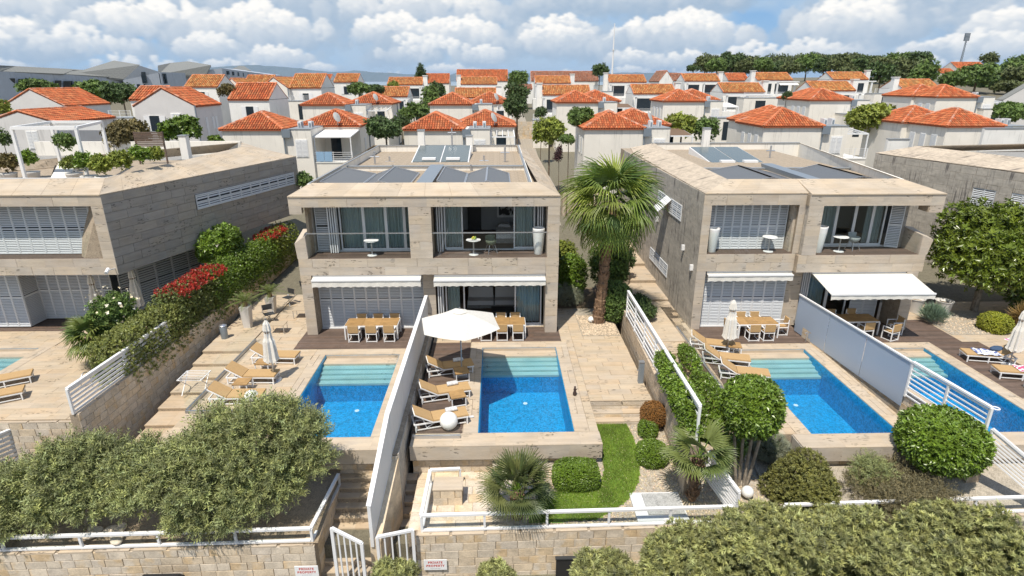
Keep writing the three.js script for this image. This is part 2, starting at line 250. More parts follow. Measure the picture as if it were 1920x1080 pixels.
// lay courses of stones over a rectangle w x h in a frame, leaving out holes [x0, x1, y0, y1]
function courses(parent, name, O, U, Vv, w, h, bw, bh, mats, o = {}) {
  const N = V3(...U).cross(V3(...Vv)), gap = o.gap ?? 0.012, t = o.t ?? 0.03, c = o.c ?? 0.008, max = o.max ?? 300;
  const m4 = new THREE.Matrix4().makeBasis(V3(...U), V3(...Vv), N), list = [];
  const rows = Math.max(1, Math.round(h / bh)), rh = h / rows;
  for (let r = 0; r < rows; r++) {
    const y0 = r * rh; let cuts = [0], x = (r % 2 ? 0.5 : 1) * bw * (o.jit ? rr(0.6, 1.2) : 1);
    while (x < w - bw * 0.25) { cuts.push(x); x += bw * (o.jit ? rr(1 - o.jit, 1 + o.jit) : 1); }
    cuts.push(w);
    for (let i = 0; i < cuts.length - 1; i++) {
      let segs = [[cuts[i], cuts[i + 1], y0, y0 + rh]];
      for (const H of o.holes ?? []) segs = segs.flatMap(([a, b, p, q]) => {
        if (H[0] >= b || H[1] <= a || H[2] >= q || H[3] <= p) return [[a, b, p, q]];
        const out = []; if (H[0] > a) out.push([a, H[0], p, q]); if (H[1] < b) out.push([H[1], b, p, q]);
        const A = Math.max(a, H[0]), B = Math.min(b, H[1]); if (H[2] > p) out.push([A, B, p, H[2]]); if (H[3] < q) out.push([A, B, H[3], q]); return out;
      });
      for (const s of segs) if (s[1] - s[0] > 0.06 && s[3] - s[2] > 0.04) list.push(s);
    }
  }
  const rest = new Map();
  list.forEach((s, k) => {
    const W = Math.round((s[1] - s[0] - gap) * 50) / 50 || 0.02, Hh = Math.round((s[3] - s[2] - gap) * 100) / 100, key = [W, Hh, t, c].join();
    if (!stoneCache.has(key)) stoneCache.set(key, stoneGeo(W, Hh, t, c));
    const g = stoneCache.get(key), off = V3(s[0] + gap / 2, s[2] + gap / 2, o.jz ? rr(-o.jz, o.jz) : 0);
    const M4 = m4.clone().setPosition(V3(O[0], O[1], -O[2]).add(off.clone().applyMatrix4(m4)));
    const m = pick(mats);
    // shift the texture per stone so that it never repeats stone by stone
    const gg = g.clone(); const q = gg.attributes.uv, du = o.cont ? s[0] : R() * 9, dv = o.cont ? s[2] : R() * 9; for (let i = 0; i < q.count; i++) q.setXY(i, q.getX(i) + du, q.getY(i) + dv);
    if (k < max) { const b = mesh(name, gg, m, parent); b.applyMatrix4(M4); } else { gg.applyMatrix4(M4); if (!rest.has(m)) rest.set(m, []); rest.get(m).push(gg); }
  });
  for (const [m, gs] of rest) stuff(mesh(name, gs, m, parent));
}
// frames: facing the camera (front), facing left (-x), facing right (+x), lying flat
const FRONT = [[1, 0, 0], [0, 1, 0]], LEFTF = [[0, 0, 1], [0, 1, 0]], RIGHTF = [[0, 0, -1], [0, 1, 0]], FLAT = [[1, 0, 0], [0, 0, -1]];
function dirFrame(a, b) { const dx = b[0] - a[0], dz = -(b[2] - a[2]), l = Math.hypot(dx, dz); return { f: [[dx / l, 0, dz / l], [0, 1, 0]], len: l }; }   // wall seen with a on its left

// a louvred shutter panel in a plane: one panel = frame + slats
function louvre(parent, O, U, w, h, o = {}) {
  const m4 = new THREE.Matrix4().makeBasis(V3(...U), V3(0, 1, 0), V3(...U).cross(V3(0, 1, 0))).setPosition(O[0], O[1], -O[2]);
  const fr = mb(), sl = mb(), e = 0.035, p = o.pitch ?? 0.085;
  fr.box(0, e, 0, h, -0.03, 0.03).box(w - e, w, 0, h, -0.03, 0.03).box(e, w - e, 0, 0.05, -0.03, 0.03).box(e, w - e, h - 0.05, h, -0.03, 0.03).box(e, w - e, h / 2 - 0.03, h / 2 + 0.03, -0.028, 0.03);
  for (let y = 0.07; y < h - 0.08; y += p) { if (Math.abs(y - h / 2) < 0.06) continue; sl.hex([[e, y - 0.012, -0.024], [w - e, y - 0.012, -0.024], [w - e, y + 0.008, 0.024], [e, y + 0.008, 0.024]], [[e, y + p * 0.34, -0.008], [w - e, y + p * 0.34, -0.008], [w - e, y + p * 0.5, 0.034], [e, y + p * 0.5, 0.034]]); }
  const f = mesh('shutter_panel', fr, M.shutter, parent); f.applyMatrix4(m4);
  stuff(mesh('slats', sl, M.shutter, f));
  const bk = mesh('backing', mb().box(0, w, 0, h, 0.06, 0.075), M.shutterDark, f); return f;
}
// barrel tiles over one roof face: a, b the eave ends, poly the outline with a, b first
function tiles(poly, o = {}) {
  const w = o.w ?? 0.24, cl = o.cl ?? 0.4, n = o.n ?? 4, g = mb(), P = poly.map((p) => V3(p[0], p[1], -p[2])), A = P[0], U = P[1].clone().sub(A), L = U.length(); U.normalize();
  let N = U.clone().cross(P[2].clone().sub(A)).normalize(); if (N.y < 0) N.negate(); let S = N.clone().cross(U); if (S.y < 0) S.negate();
  const q = P.map((p) => { const d = p.clone().sub(A); return [d.dot(U), d.dot(S)]; });
  const span = (u) => { let lo = 1e9, hi = -1e9; for (let i = 0; i < q.length; i++) { const a = q[i], b = q[(i + 1) % q.length]; if ((a[0] - u) * (b[0] - u) > 0 || Math.abs(a[0] - b[0]) < 1e-6) continue; const v = a[1] + (b[1] - a[1]) * (u - a[0]) / (b[0] - a[0]); lo = Math.min(lo, v); hi = Math.max(hi, v); } return [lo, hi]; };
  const pt = (u, v, h) => { const r = A.clone().addScaledVector(U, u).addScaledVector(S, v).addScaledVector(N, h); return [r.x, r.y, -r.z]; };
  const cols = Math.max(1, Math.round(L / w)), cw = L / cols; const base = o.tone ?? [1, 1, 1];
  for (let i = 0; i < cols; i++) {
    const u = (i + 0.5) * cw, [lo, hi] = span(u); if (hi - lo < 0.05) continue;
    for (let v = lo; v < hi - 0.03; v += cl) {
      const v1 = Math.min(v + cl, hi), k = 0.6 + 0.62 * R(), y = R(); g.col = [base[0] * k, base[1] * k * (0.75 + 0.5 * y), base[2] * k * (0.6 + 0.8 * y)];
      for (let s = 0; s < n; s++) {
        const a0 = Math.PI * s / n, a1 = Math.PI * (s + 1) / n, f = (a, r, hh) => [u - Math.cos(a) * r, 0.01 + Math.sin(a) * r * 0.75 + hh];
        const r0 = cw * 0.43, r1 = cw * 0.36, [x0, h0] = f(a0, r0, 0.02), [x1, h1] = f(a1, r0, 0.02), [x2, h2] = f(a1, r1, 0), [x3, h3] = f(a0, r1, 0);
        g.quad(pt(x0, v, h0), pt(x1, v, h1), pt(x2, v1, h2), pt(x3, v1, h3));
      }
    }
  }
  return g;
}
function caps(g, a, b, r = 0.13, L = 0.42) { // ridge caps along a line
  const A = V3(...a), B = V3(...b), n = Math.max(1, Math.round(A.distanceTo(B) / L));
  for (let i = 0; i < n; i++) { const p = A.clone().lerp(B, i / n), q = A.clone().lerp(B, (i + 0.97) / n), k = 0.75 + 0.5 * R(), pale = R() < 0.3 ? 1.5 : 1; g.col = [k, k * pale, k * pale * pale]; g.rod(p.toArray(), q.toArray(), r, r * 0.85, 6); }
}
// ---------- the land ----------
function landY(x, d) {
  if (d < 15.2) return -2.95;
  if (d < 30.4) return -2.1;
  let y = d < 50 ? -0.15 + (d - 30.4) * 0.055 : d < 140 ? 0.95 + (d - 50) * 0.064 : 6.7 + Math.min(1, (d - 140) / 100) * 0.8;
  if (d > 120) { y += 6.5 * sst(40, 190, x) * sst(120, 240, d) * (1 - sst(420, 700, d)); y += 2.5 * (1 - sst(-120, -40, x)) * sst(110, 170, d) * (1 - sst(400, 700, d)); }
  if (d > 600) y = mix(y, -6, sst(600, 1500, d));
  return y;
}
{
  const xs = [-30000, -9000, -3000, -1200, -600], ds = [-400, -60, 8, 15.19, 15.21, 17, 24, 30.4, 30.41];
  for (let x = -400; x <= 400; x += 10) xs.push(x); xs.push(600, 1200, 3000, 9000, 30000);
  for (let d = 34; d < 300; d += 6) ds.push(d); for (let d = 300; d < 800; d += 25) ds.push(d); ds.push(900, 1100, 1300, 1500, 2000, 4000, 9000, 20000, 40000);
  const g = mb();
  for (let i = 0; i < xs.length - 1; i++) for (let j = 0; j < ds.length - 1; j++) { const P = (a, b) => [a, landY(a, b), b]; g.quad(P(xs[i], ds[j]), P(xs[i + 1], ds[j]), P(xs[i + 1], ds[j + 1]), P(xs[i], ds[j + 1])); }
  tag(mesh('ground', g, M.land), 0, 0, 0, 'structure');
  const st = mb().quad([-60, -2.94, 2], [60, -2.94, 2], [60, -2.94, 13.2], [-60, -2.94, 13.2]); tag(mesh('street', st, M.asphalt), 0, 0, 0, 'structure');
  tag(mesh('sea', mb().quad([-20000, -5.4, 2200], [20000, -5.4, 2200], [26000, -5.4, 16500], [-26000, -5.4, 16500]), M.sea), 0, 0, 0, 'structure');
  // far mountains beyond the water
  for (const [d0, amp, sd] of [[17000, 210, 3], [21000, 270, 5]]) {
    const m = mb(), H = (x) => { const k = Math.pow(fbm(x / 4200 + 40, sd, 0, 0, sd * 7, 5), 2.4) * amp * 3.4; return -6 + k * (0.45 + 0.9 * fbm(x / 9000 + 9, 2, 0, 0, sd + 70, 2)); };
    for (let x = -17000; x < 17000; x += 130) { const a = H(x), b = H(x + 130), f = (k) => fbm(k / 500, 4, 0, 0, sd + 90, 3) * 900; m.quad([x, -8, d0], [x + 130, -8, d0], [x + 130, b * 0.55, d0 + 600 + f(x + 130)], [x, a * 0.55, d0 + 600 + f(x)]); m.quad([x, a * 0.55, d0 + 600 + f(x)], [x + 130, b * 0.55, d0 + 600 + f(x + 130)], [x + 130, b, d0 + 1700], [x, a, d0 + 1700]); m.quad([x, a, d0 + 1700], [x + 130, b, d0 + 1700], [x + 130, -8, d0 + 3500], [x, -8, d0 + 3500]); }
    tag(mesh('mountains', m, M.hillFar), 0, 0, 0, 'structure');
  }
}

// ---------- terraces, pools ----------
const terraces = {};
function terrace(key, x0, x1, d0, d1, pool, planks, y = 0) {
  const t = struct('terrace'), b = mb(), Y = y - 0.03, B = y - 2; terraces[key] = t;
  const P = pool ?? [x0, x0, d0, d0];
  if (pool) { b.box(x0, P[0], B, Y, d0, d1).box(P[1], x1, B, Y, d0, d1).box(P[0], P[1], B, Y, d0, P[2]).box(P[0], P[1], B, Y, P[3], d1); } else b.box(x0, x1, B, Y, d0, d1);
  mesh('terrace_base', b, M.mortar, t);
  const holes = []; const cw = 0.55;
  if (pool) holes.push([P[0] - x0 - cw, P[1] - x0 + cw, P[2] - d0 - 0.85, P[3] - d0 + cw]);
  for (const q of planks) holes.push([q[0] - x0, q[1] - x0, q[2] - d0, q[3] - d0]);
  courses(t, 'paving_slab', [x0, Y, d0], ...FLAT, x1 - x0, d1 - d0, 1.25, 0.42, M.deck, { holes, gap: 0.008, t: 0.03, c: 0.003, jit: 0.35 });
  if (pool) { // coping stones round the pool
    for (const s of [[P[0] - cw, P[1] + cw, P[3], P[3] + cw, 1], [P[0] - cw, P[0], P[2], P[3], 0], [P[1], P[1] + cw, P[2], P[3], 0]]) courses(t, 'coping_stone', [s[0], Y, s[2]], ...FLAT, s[1] - s[0], s[3] - s[2], s[4] ? 1.2 : cw, s[4] ? cw : 1.2, M.cop, { gap: 0.006, t: 0.034, c: 0.004 });
  }
  for (const q of planks) { // dark boards, laid on the slab; those near enough to tell apart
    const rows = Math.round((q[3] - q[2]) / 0.145), w = (q[3] - q[2]) / rows, g = new Map();
    for (let i = 0; i < rows; i++) for (let x = q[0]; x < q[1] - 0.05;) { const L = Math.min(rr(1.8, 3.2), q[1] - x), m = pick(M.wood); if (!g.has(m)) g.set(m, mb()); g.get(m).box(x + 0.004, x + L - 0.004, Y, y - 0.002 + rr(-0.002, 0.002), q[2] + i * w + 0.004, q[2] + (i + 1) * w - 0.004); x += L; }
    for (const [m, b] of g) stuff(mesh('deck_boards', b, m, t));
  }
  return t;
}
function pool(label, x0, x1, d0, d1, stepDir = 1, y = 0) {
  const t = thing('swimming_pool', label, 'swimming pool', [(x0 + x1) / 2, y - 1.5, (d0 + d1) / 2], 0), wl = y - 0.2, fl = y - 1.45, b = mb(), s = mb(), e = 0.002;
  b.box(x0 + 0.003, x1 - 0.003, fl - 0.06, fl, d0 + 0.003, d1 - 0.003);
  for (const [a, c, p, q] of [[x0 + 0.002, x0 + 0.02, d0 + 0.02, d1 - 0.02], [x1 - 0.02, x1 - 0.002, d0 + 0.02, d1 - 0.02], [x0 + 0.002, x1 - 0.002, d0 + 0.002, d0 + 0.02], [x0 + 0.002, x1 - 0.002, d1 - 0.02, d1 - 0.002]]) b.box(a, c, fl + 0.001, y - 0.036, p, q);
  const f = mesh('basin', b, M.poolTile, t);
  // first step just above the water, then treads going down
  const tr = [[d1 - 0.6, d1 - 0.021, wl + 0.03]]; for (let k = 0; k < 4; k++) tr.push([d1 - 0.6 - 0.3 * (k + 1), d1 - 0.6 - 0.3 * k, wl - 0.08 - 0.09 * k]);
  tr.forEach(([a, c, h], k) => { const g = mb().box(x0 + 0.021, x1 - 0.021, h - (k ? 0.1 : 0.15), h, a, c + (k ? 0.03 : 0)); mesh('pool_step', g, k ? M.poolStep : M.cop[0], t); }); mesh('back_coping', mb().box(x0 + 0.021, x1 - 0.021, wl + 0.031, y - 0.037, d1 - 0.035, d1 - 0.0205), M.cop[0], t); mesh('step_core', mb().box(x0 + 0.022, x1 - 0.022, fl + 0.003, wl - 0.46, d1 - 1.79, d1 - 0.03), M.poolTile, t);
  const g = mb(), n = 2; g.quad([x0 + e, wl, d0 + e], [x1 - e, wl, d0 + e], [x1 - e, wl, d1 - 0.62], [x0 + e, wl, d1 - 0.62]);
  const w = mesh('water', g, M.water, t); w.castShadow = false;
  mesh('drain_cover', lathe([[0.1, 0], [0.09, 0.012], [0, 0.012]], 16), M.whiteDull, t).position.set(mix(x0, x1, 0.55), fl + 0.002, -mix(d0, d1, 0.62));
  for (const c of t.children) { c.position.x -= t.position.x; c.position.y -= t.position.y; c.position.z -= t.position.z; }
  return t;
}
const PC = [-0.78, 2.72, 18.3, 25.5], PL = [-8.05, -4.62, 18.15, 24.9], PR = [11.25, 14.5, 17.95, 25.0], PF = [17.1, 20.3, 17.9, 25.0];
terrace('C', -3.2, 3.6, 18.3, 30.5, PC, [[-3.2, -1.36, 18.32, 26.1], [-1.36, 3.05, 26.15, 27.95]]);
terrace('C2', 3.6, 6.1, 20.1, 30.5, null, []);
terrace('L', -12.0, -3.75, 18.1, 40, PL, [[-9.75, -3.8, 25.5, 27.95]]);
terrace('R', 9.1, 15.2, 17.95, 31, PR, [[9.6, 15.2, 25.62, 28.3], [9.4, 10.65, 21.5, 25.62]]);
terrace('F', 15.75, 30, 17.9, 31, PF, [[15.9, 22.6, 25.6, 28.4], [20.95, 23.4, 20.2, 25.6]]);
wall('retaining_wall', 'stone face of the neighbouring terrace at the left edge', [-32, 0, 19.5], [-15.5, 0, 19.5], -2.1, -0.06, 0.1, { mats: M.sand });
terrace('W', -32, -15.6, 19.6, 32, [-27.5, -21.9, 21.4, 26.0], [[-32, -20.6, 28.0, 30.4]]);
pool('pool of the middle terrace beside the open white parasol', ...PC);
pool('pool left of the white privacy wall, partly behind the olive trees', ...PL);
pool('pool right of the slatted fence, between clipped trees and low stone wall', ...PR);
pool('narrow looking pool behind the frosted glass screen at the right edge', ...PF);
pool('pool cut off by the left edge with white steps', -27.5, -21.9, 21.4, 26.0);
// front slabs of the pools, hung over stone bases
function poolFront(x0, x1, d, x2, label, poolD, w0) {
  const t = struct('pool_front'); mesh('core', mb().box(x0 + 0.02, x1 - 0.02, -0.56, -0.035, d + 0.035, poolD), M.mortar, t);
  courses(t, 'coping_stone', [x0, -0.034, d], ...FLAT, x1 - x0, poolD - d - 0.002, 1.5, poolD - d, M.cop, { gap: 0.005, t: 0.034, c: 0.004 });
  courses(t, 'facing_slab', [x0, -0.58, d + 0.033], ...FRONT, x1 - x0, 0.545, 1.4, 0.545, M.trav, { gap: 0.006, t: 0.03, c: 0.004 });
  mesh('dark_shade_fill', mb().box(x0 + 0.15, x1 - 0.15, -0.72, -0.581, d + 0.25, d + 0.7), M.darkMetal, t);  // near-black filler, the shadow below the slab put into its colour
  const base = -1.9; mesh('core', mb().box(w0, x1 - 0.12, base, -0.72, d + 0.22, d + 0.8), M.mortar, t);
  courses(t, 'stone', [w0, base, d + 0.22], ...FRONT, x1 - 0.12 - w0, -0.72 - base, 0.42, 0.235, M.sand, { gap: 0.01, t: 0.03, c: 0.006, jit: 0.3 });
  return t;
}
{
  const t = poolFront(-3.15, 3.62, 17.5, 0, '', 18.3, -3.1);
  courses(t, 'facing_slab', [3.6, -0.58, 20.2], ...LEFTF.map((v, i) => i ? v : [0, 0, -1]), 2.7, 0.545, 1.4, 0.545, M.trav, { gap: 0.006, t: 0.03, c: 0.004 });
  courses(t, 'stone', [3.5, -1.4, 20.2], [0, 0, -1], [0, 1, 0], 0.01, 0.01, 1, 1, M.sand, {});
  poolFront(-12.0, -3.85, 17.35, 0, '', 18.15, -12);
  const r = poolFront(10.55, 15.55, 17.1, 0, '', 17.95, 10.6);
  courses(r, 'facing_slab', [10.55, -0.58, 22], ...LEFTF, 4.9, 0.545, 1.4, 0.545, M.travGrey, { gap: 0.006, t: 0.03, c: 0.004 });
  poolFront(16.3, 26, 17.1, 0, '', 17.9, 16.3);
  mesh('floor_grate', mb().box(10.72, 11.05, 0.0, 0.008, 19.75, 20.0), M.mesh, r);
}
{
  // the terrace right of the pool ends early: lower garden bed, lawn and gravel
  const gy = (d) => mix(-1.22, -0.5, sst(15.6, 19.4, d)), g = mb();
  for (let x = -0.26; x < 9.0; x += 0.46) for (let d = 14.9; d < 20.3; d += 0.4) if (x > 3.3 || d < 17.5) g.quad([x, gy(d), d], [x + 0.46, gy(d), d], [x + 0.46, gy(d + 0.4), d + 0.4], [x, gy(d + 0.4), d + 0.4]);
  const bed = struct('gravel_bed'); mesh('gravel_base', g, M.gravel, bed);
  const pb = rng(5), im = new THREE.InstancedMesh(new THREE.IcosahedronGeometry(0.028, 0), mat([0.56, 0.48, 0.38], 0.9), 9000), m4 = new THREE.Matrix4(), q = new THREE.Quaternion(), e = new THREE.Euler();
  for (let i = 0; i < 9000; i++) { const x = 1 + pb() * 7.9, d = x < 3.65 ? 14.95 + pb() * 2.5 : 14.95 + pb() * 4.9; e.set(pb() * 6, pb() * 6, pb() * 6); const s = 0.5 + pb() * 0.9; m4.compose(V3(x, gy(d) + 0.008, -d), q.setFromEuler(e), V3(s, s * 0.7, s)); im.setMatrixAt(i, m4); const k = 0.6 + pb() * 0.7; im.setColorAt(i, lin(k, k * (0.9 + pb() * 0.1), k * (0.75 + pb() * 0.2))); }
  im.name = 'pebbles'; stuff(im); bed.add(im);
  // lawn outline: from the steps down along the gravel to the front rail
  const out = [[3.64, 19.6], [4.85, 19.6], [4.98, 18.6], [5.0, 17.6], [4.8, 16.8], [4.35, 16.1], [3.6, 15.45], [3.0, 15.1], [0.9, 15.0], [1.1, 16.0], [1.8, 16.4], [3.35, 16.5], [3.66, 17.2]];
  const inside = (x, y) => { let c = false; for (let i = 0, j = out.length - 1; i < out.length; j = i++) if ((out[i][1] > y) !== (out[j][1] > y) && x < (out[j][0] - out[i][0]) * (y - out[i][1]) / (out[j][1] - out[i][1]) + out[i][0]) c = !c; return c; };
  const l = mb(); for (let x = 0.8; x < 5.1; x += 0.1) for (let d = 14.9; d < 19.7; d += 0.1) if (inside(x + 0.05, d + 0.05)) l.quad([x, gy(d) + 0.03, d], [x + 0.1, gy(d) + 0.03, d], [x + 0.1, gy(d + 0.1) + 0.03, d + 0.1], [x, gy(d + 0.1) + 0.03, d + 0.1]);
  tag(mesh('lawn', l, M.grass), 0, 0, 0, 'structure');
  const bl = mb().tri([-0.006, 0, 0], [0.006, 0, 0], [0.012, 0.075, 0.02]).geo(), N = 52000, gi = new THREE.InstancedMesh(bl, phys([0.22, 0.35, 0.05], 0.7, { transmission: 0.2, thickness: 0 }), N); let k = 0;
  while (k < N) { const x = 0.85 + pb() * 4.2, d = 14.95 + pb() * 4.7; if (!inside(x, d)) continue; e.set((pb() - 0.5) * 0.9, pb() * 6.3, (pb() - 0.5) * 0.9); const s = 0.6 + pb() * 0.9; m4.compose(V3(x, gy(d) + 0.02, -d), q.setFromEuler(e), V3(s, s, s)); gi.setMatrixAt(k, m4); const patch = 0.6 + 0.8 * fbm(x * 2, d * 2, 0, 0, 5, 3), c = patch * (0.7 + 0.6 * pb()); gi.setColorAt(k++, lin(c * (0.9 + 0.35 * pb()), c, c * 0.8)); }
  gi.name = numbered('grass'); tag(gi, 'short green grass of the curved lawn below the middle pool', 'grass', 0, 'stuff'); scene.add(gi);
  // stone steps
  const st = struct('garden_steps');
  for (let i = 0; i < 4; i++) courses(st, 'step_slab', [3.6, -0.17 * i - 0.05, 20.1 - 0.32 * i], ...FLAT, 2.45, 0.34, 1.2, 0.34, M.deck, { gap: 0.006, t: 0.05, c: 0.004 });
  for (let i = 0; i < 3; i++) courses(st, 'riser_slab', [3.6, -0.17 * (i + 1), 20.1 - 0.32 * i + 0.01], ...FRONT, 2.45, 0.12, 1.2, 0.12, M.sand, { gap: 0.006, t: 0.02, c: 0.003 });
  mesh('step_core', mb().box(3.63, 6.05, -1.6, -0.06, 20.12, 20.6).box(3.63, 6.05, -1.6, -0.55, 19.4, 20.12), M.mortar, st);
  // lower patio
  const pt = struct('lower_patio'); mesh('patio_base', mb().box(-2.9, 0.9, -2.2, -1.26, 14.85, 17.75), M.mortar, pt);
  courses(pt, 'paving_slab', [-2.9, -1.26, 14.85], ...FLAT, 3.8, 2.88, 0.75, 0.4, M.sand, { gap: 0.008, t: 0.025, c: 0.003, jit: 0.25 });
  // left garden bed under the olive trees
  const lg = mb(); for (let x = -32; x < -5.7; x += 0.8) lg.quad([x, -1.35, 14.5], [x + 0.8, -1.35, 14.5], [x + 0.8, -0.9, 17.5], [x, -0.9, 17.5]);
  tag(mesh('garden_soil', lg, M.soil), 0, 0, 0, 'structure');
  const lr = mb(); for (let x = 9; x < 34; x += 0.8) lr.quad([x, -1.35, 14.9], [x + 0.8, -1.35, 14.9], [x + 0.8, -0.8, 17.6], [x, -0.8, 17.6]);
  tag(mesh('garden_soil', lr, M.gravel), 0, 0, 0, 'structure');
  // side passages with steps down to the street: left of wall A, either side of the privacy wall, right of the slatted fence
  const ps = struct('passage_stairs');
  const flight = (x0, x1, list) => list.forEach(([a, b, y]) => courses(ps, 'stair_slab', [x0, y - 0.05, a], ...FLAT, x1 - x0, b - a, 0.9, b - a, M.deck, { gap: 0.006, t: 0.05, c: 0.004 }));
  const fl = (x0, x1, dA, dB, yA, yB, n) => { const L = []; const c = mb(); for (let i = 0; i < n; i++) { const a = mix(dA, dB, i / n), b = mix(dA, dB, (i + 1) / n), y = mix(yA, yB, n > 1 ? i / (n - 1) : 0); L.push([a, b + 0.02, y]); c.box(x0 + 0.01, x1 - 0.01, y - 2.2, y - 0.055, a + 0.01, b); } mesh('stair_core', c, M.mortar, ps); flight(x0, x1, L); };
  fl(-5.75, -3.95, 14.5, 17.55, -3.0, -1.1, 11); fl(-3.6, -2.92, 14.6, 17.7, -2.9, -1.25, 9); fl(-14.0, -12.05, 18.3, 26.5, -1.1, -0.02, 8); fl(-14.0, -12.05, 26.5, 41, 0.0, 0.0, 1);
  fl(6.6, 9.05, 17.5, 26, -1.0, -0.05, 7);
  fl(6.55, 9.9, 26, 31.5, 0.0, 0.0, 1); fl(7.9, 9.9, 31.5, 46, 0.12, 0.9, 5);
}

// ---------- garden walls and fences ----------
function wall(name, label, a, b, y0, y1, th, o = {}) { // stone-faced wall from a to b (left to right as seen), faced on the given sides
  const t = thing(name, label, 'wall', [0, 0, 0]); const { f, len } = dirFrame(a, b), N = V3(...f[0]).cross(V3(0, 1, 0)), e = 0.03;
  const off = (p, k) => [p[0] + N.x * k, y0, p[2] - N.z * k]; const yb = o.y1b ?? y1;
  const A = off(a, -e), B = off(b, -e), C = off(b, -th + e), D = off(a, -th + e), up = (p, y) => [p[0], y, p[2]];
  mesh('wall_core', mb().hex([A, B, C, D], [up(A, y1 - 0.03), up(B, yb - 0.03), up(C, yb - 0.03), up(D, y1 - 0.03)]), M.mortar, t);
  if (yb === y1) { courses(t, 'stone', [A[0], y0, A[2]], ...f, len, y1 - y0 - 0.03, o.bw ?? 0.48, o.bh ?? 0.28, o.mats ?? M.sand, { gap: 0.012, t: 0.03, c: 0.007, jit: 0.3, jz: 0.004 });
    if (o.back) { const r = dirFrame(b, a).f; courses(t, 'stone', [C[0], y0, C[2]], ...r, len, y1 - y0 - 0.03, 0.48, 0.28, o.mats ?? M.sand, { gap: 0.012, t: 0.03, c: 0.007, jit: 0.3 }); } }
  const cp = mb(), n = Math.max(1, Math.round(len / 1.1));
  for (let i = 0; i < n; i++) { const L = (p, q, k) => [mix(p[0], q[0], k), 0, mix(p[2], q[2], k)], k0 = i / n + 0.002, k1 = (i + 1) / n - 0.002, h0 = mix(y1, yb, k0), h1 = mix(y1, yb, k1), a0 = off(a, 0.0), b0 = off(b, 0.0), c0 = off(b, -th), d0 = off(a, -th); const q = [L(a0, b0, k0), L(a0, b0, k1), L(d0, c0, k1), L(d0, c0, k0)]; q[0][1] = q[3][1] = h0; q[1][1] = q[2][1] = h1; mesh('cap_stone', mb().slab(q, 0.05), pick(M.cop), t); }
  for (const c of t.children) { c.position.x -= a[0]; c.position.z += a[2]; } t.position.set(a[0], 0, -a[2]);
  return t;
}
wall('front_wall', 'street retaining wall of pale stone blocks right of the gates', [-2.62, 0, 14.6], [20, 0, 15.1], -3.7, -1.24, 0.35, { bw: 0.52, bh: 0.3 });
wall('front_wall', 'street retaining wall of pale stone blocks under the olive trees', [-32, 0, 14.0], [-5.7, 0, 14.45], -3.7, -1.38, 0.35, { bw: 0.52, bh: 0.3 });
{ const t = wall('side_wall', 'stone return wall beside the left gate stairs', [-5.72, 0, 14.6], [-5.55, 0, 17.4], -3.5, -1.3, 0.3, { mats: M.sand }); }
wall('boundary_wall', 'long tan stone wall under the flowering hedge', [-14.85, 0, 18.4], [-13.95, 0, 41], -2.2, 0.92, 0.35);
wall('boundary_wall', 'stone wall topped by the white slatted fence right of the middle terrace', [6.5, 0, 28.9], [6.15, 0, 16.2], -1.7, 0.8, 0.42, { back: true, mats: M.cop });
wall('boundary_wall', 'low stone wall under the frosted glass screen', [15.05, 0, 26.4], [16.0, 0, 16.4], -1.6, 0.5, 0.5, { mats: M.sand });
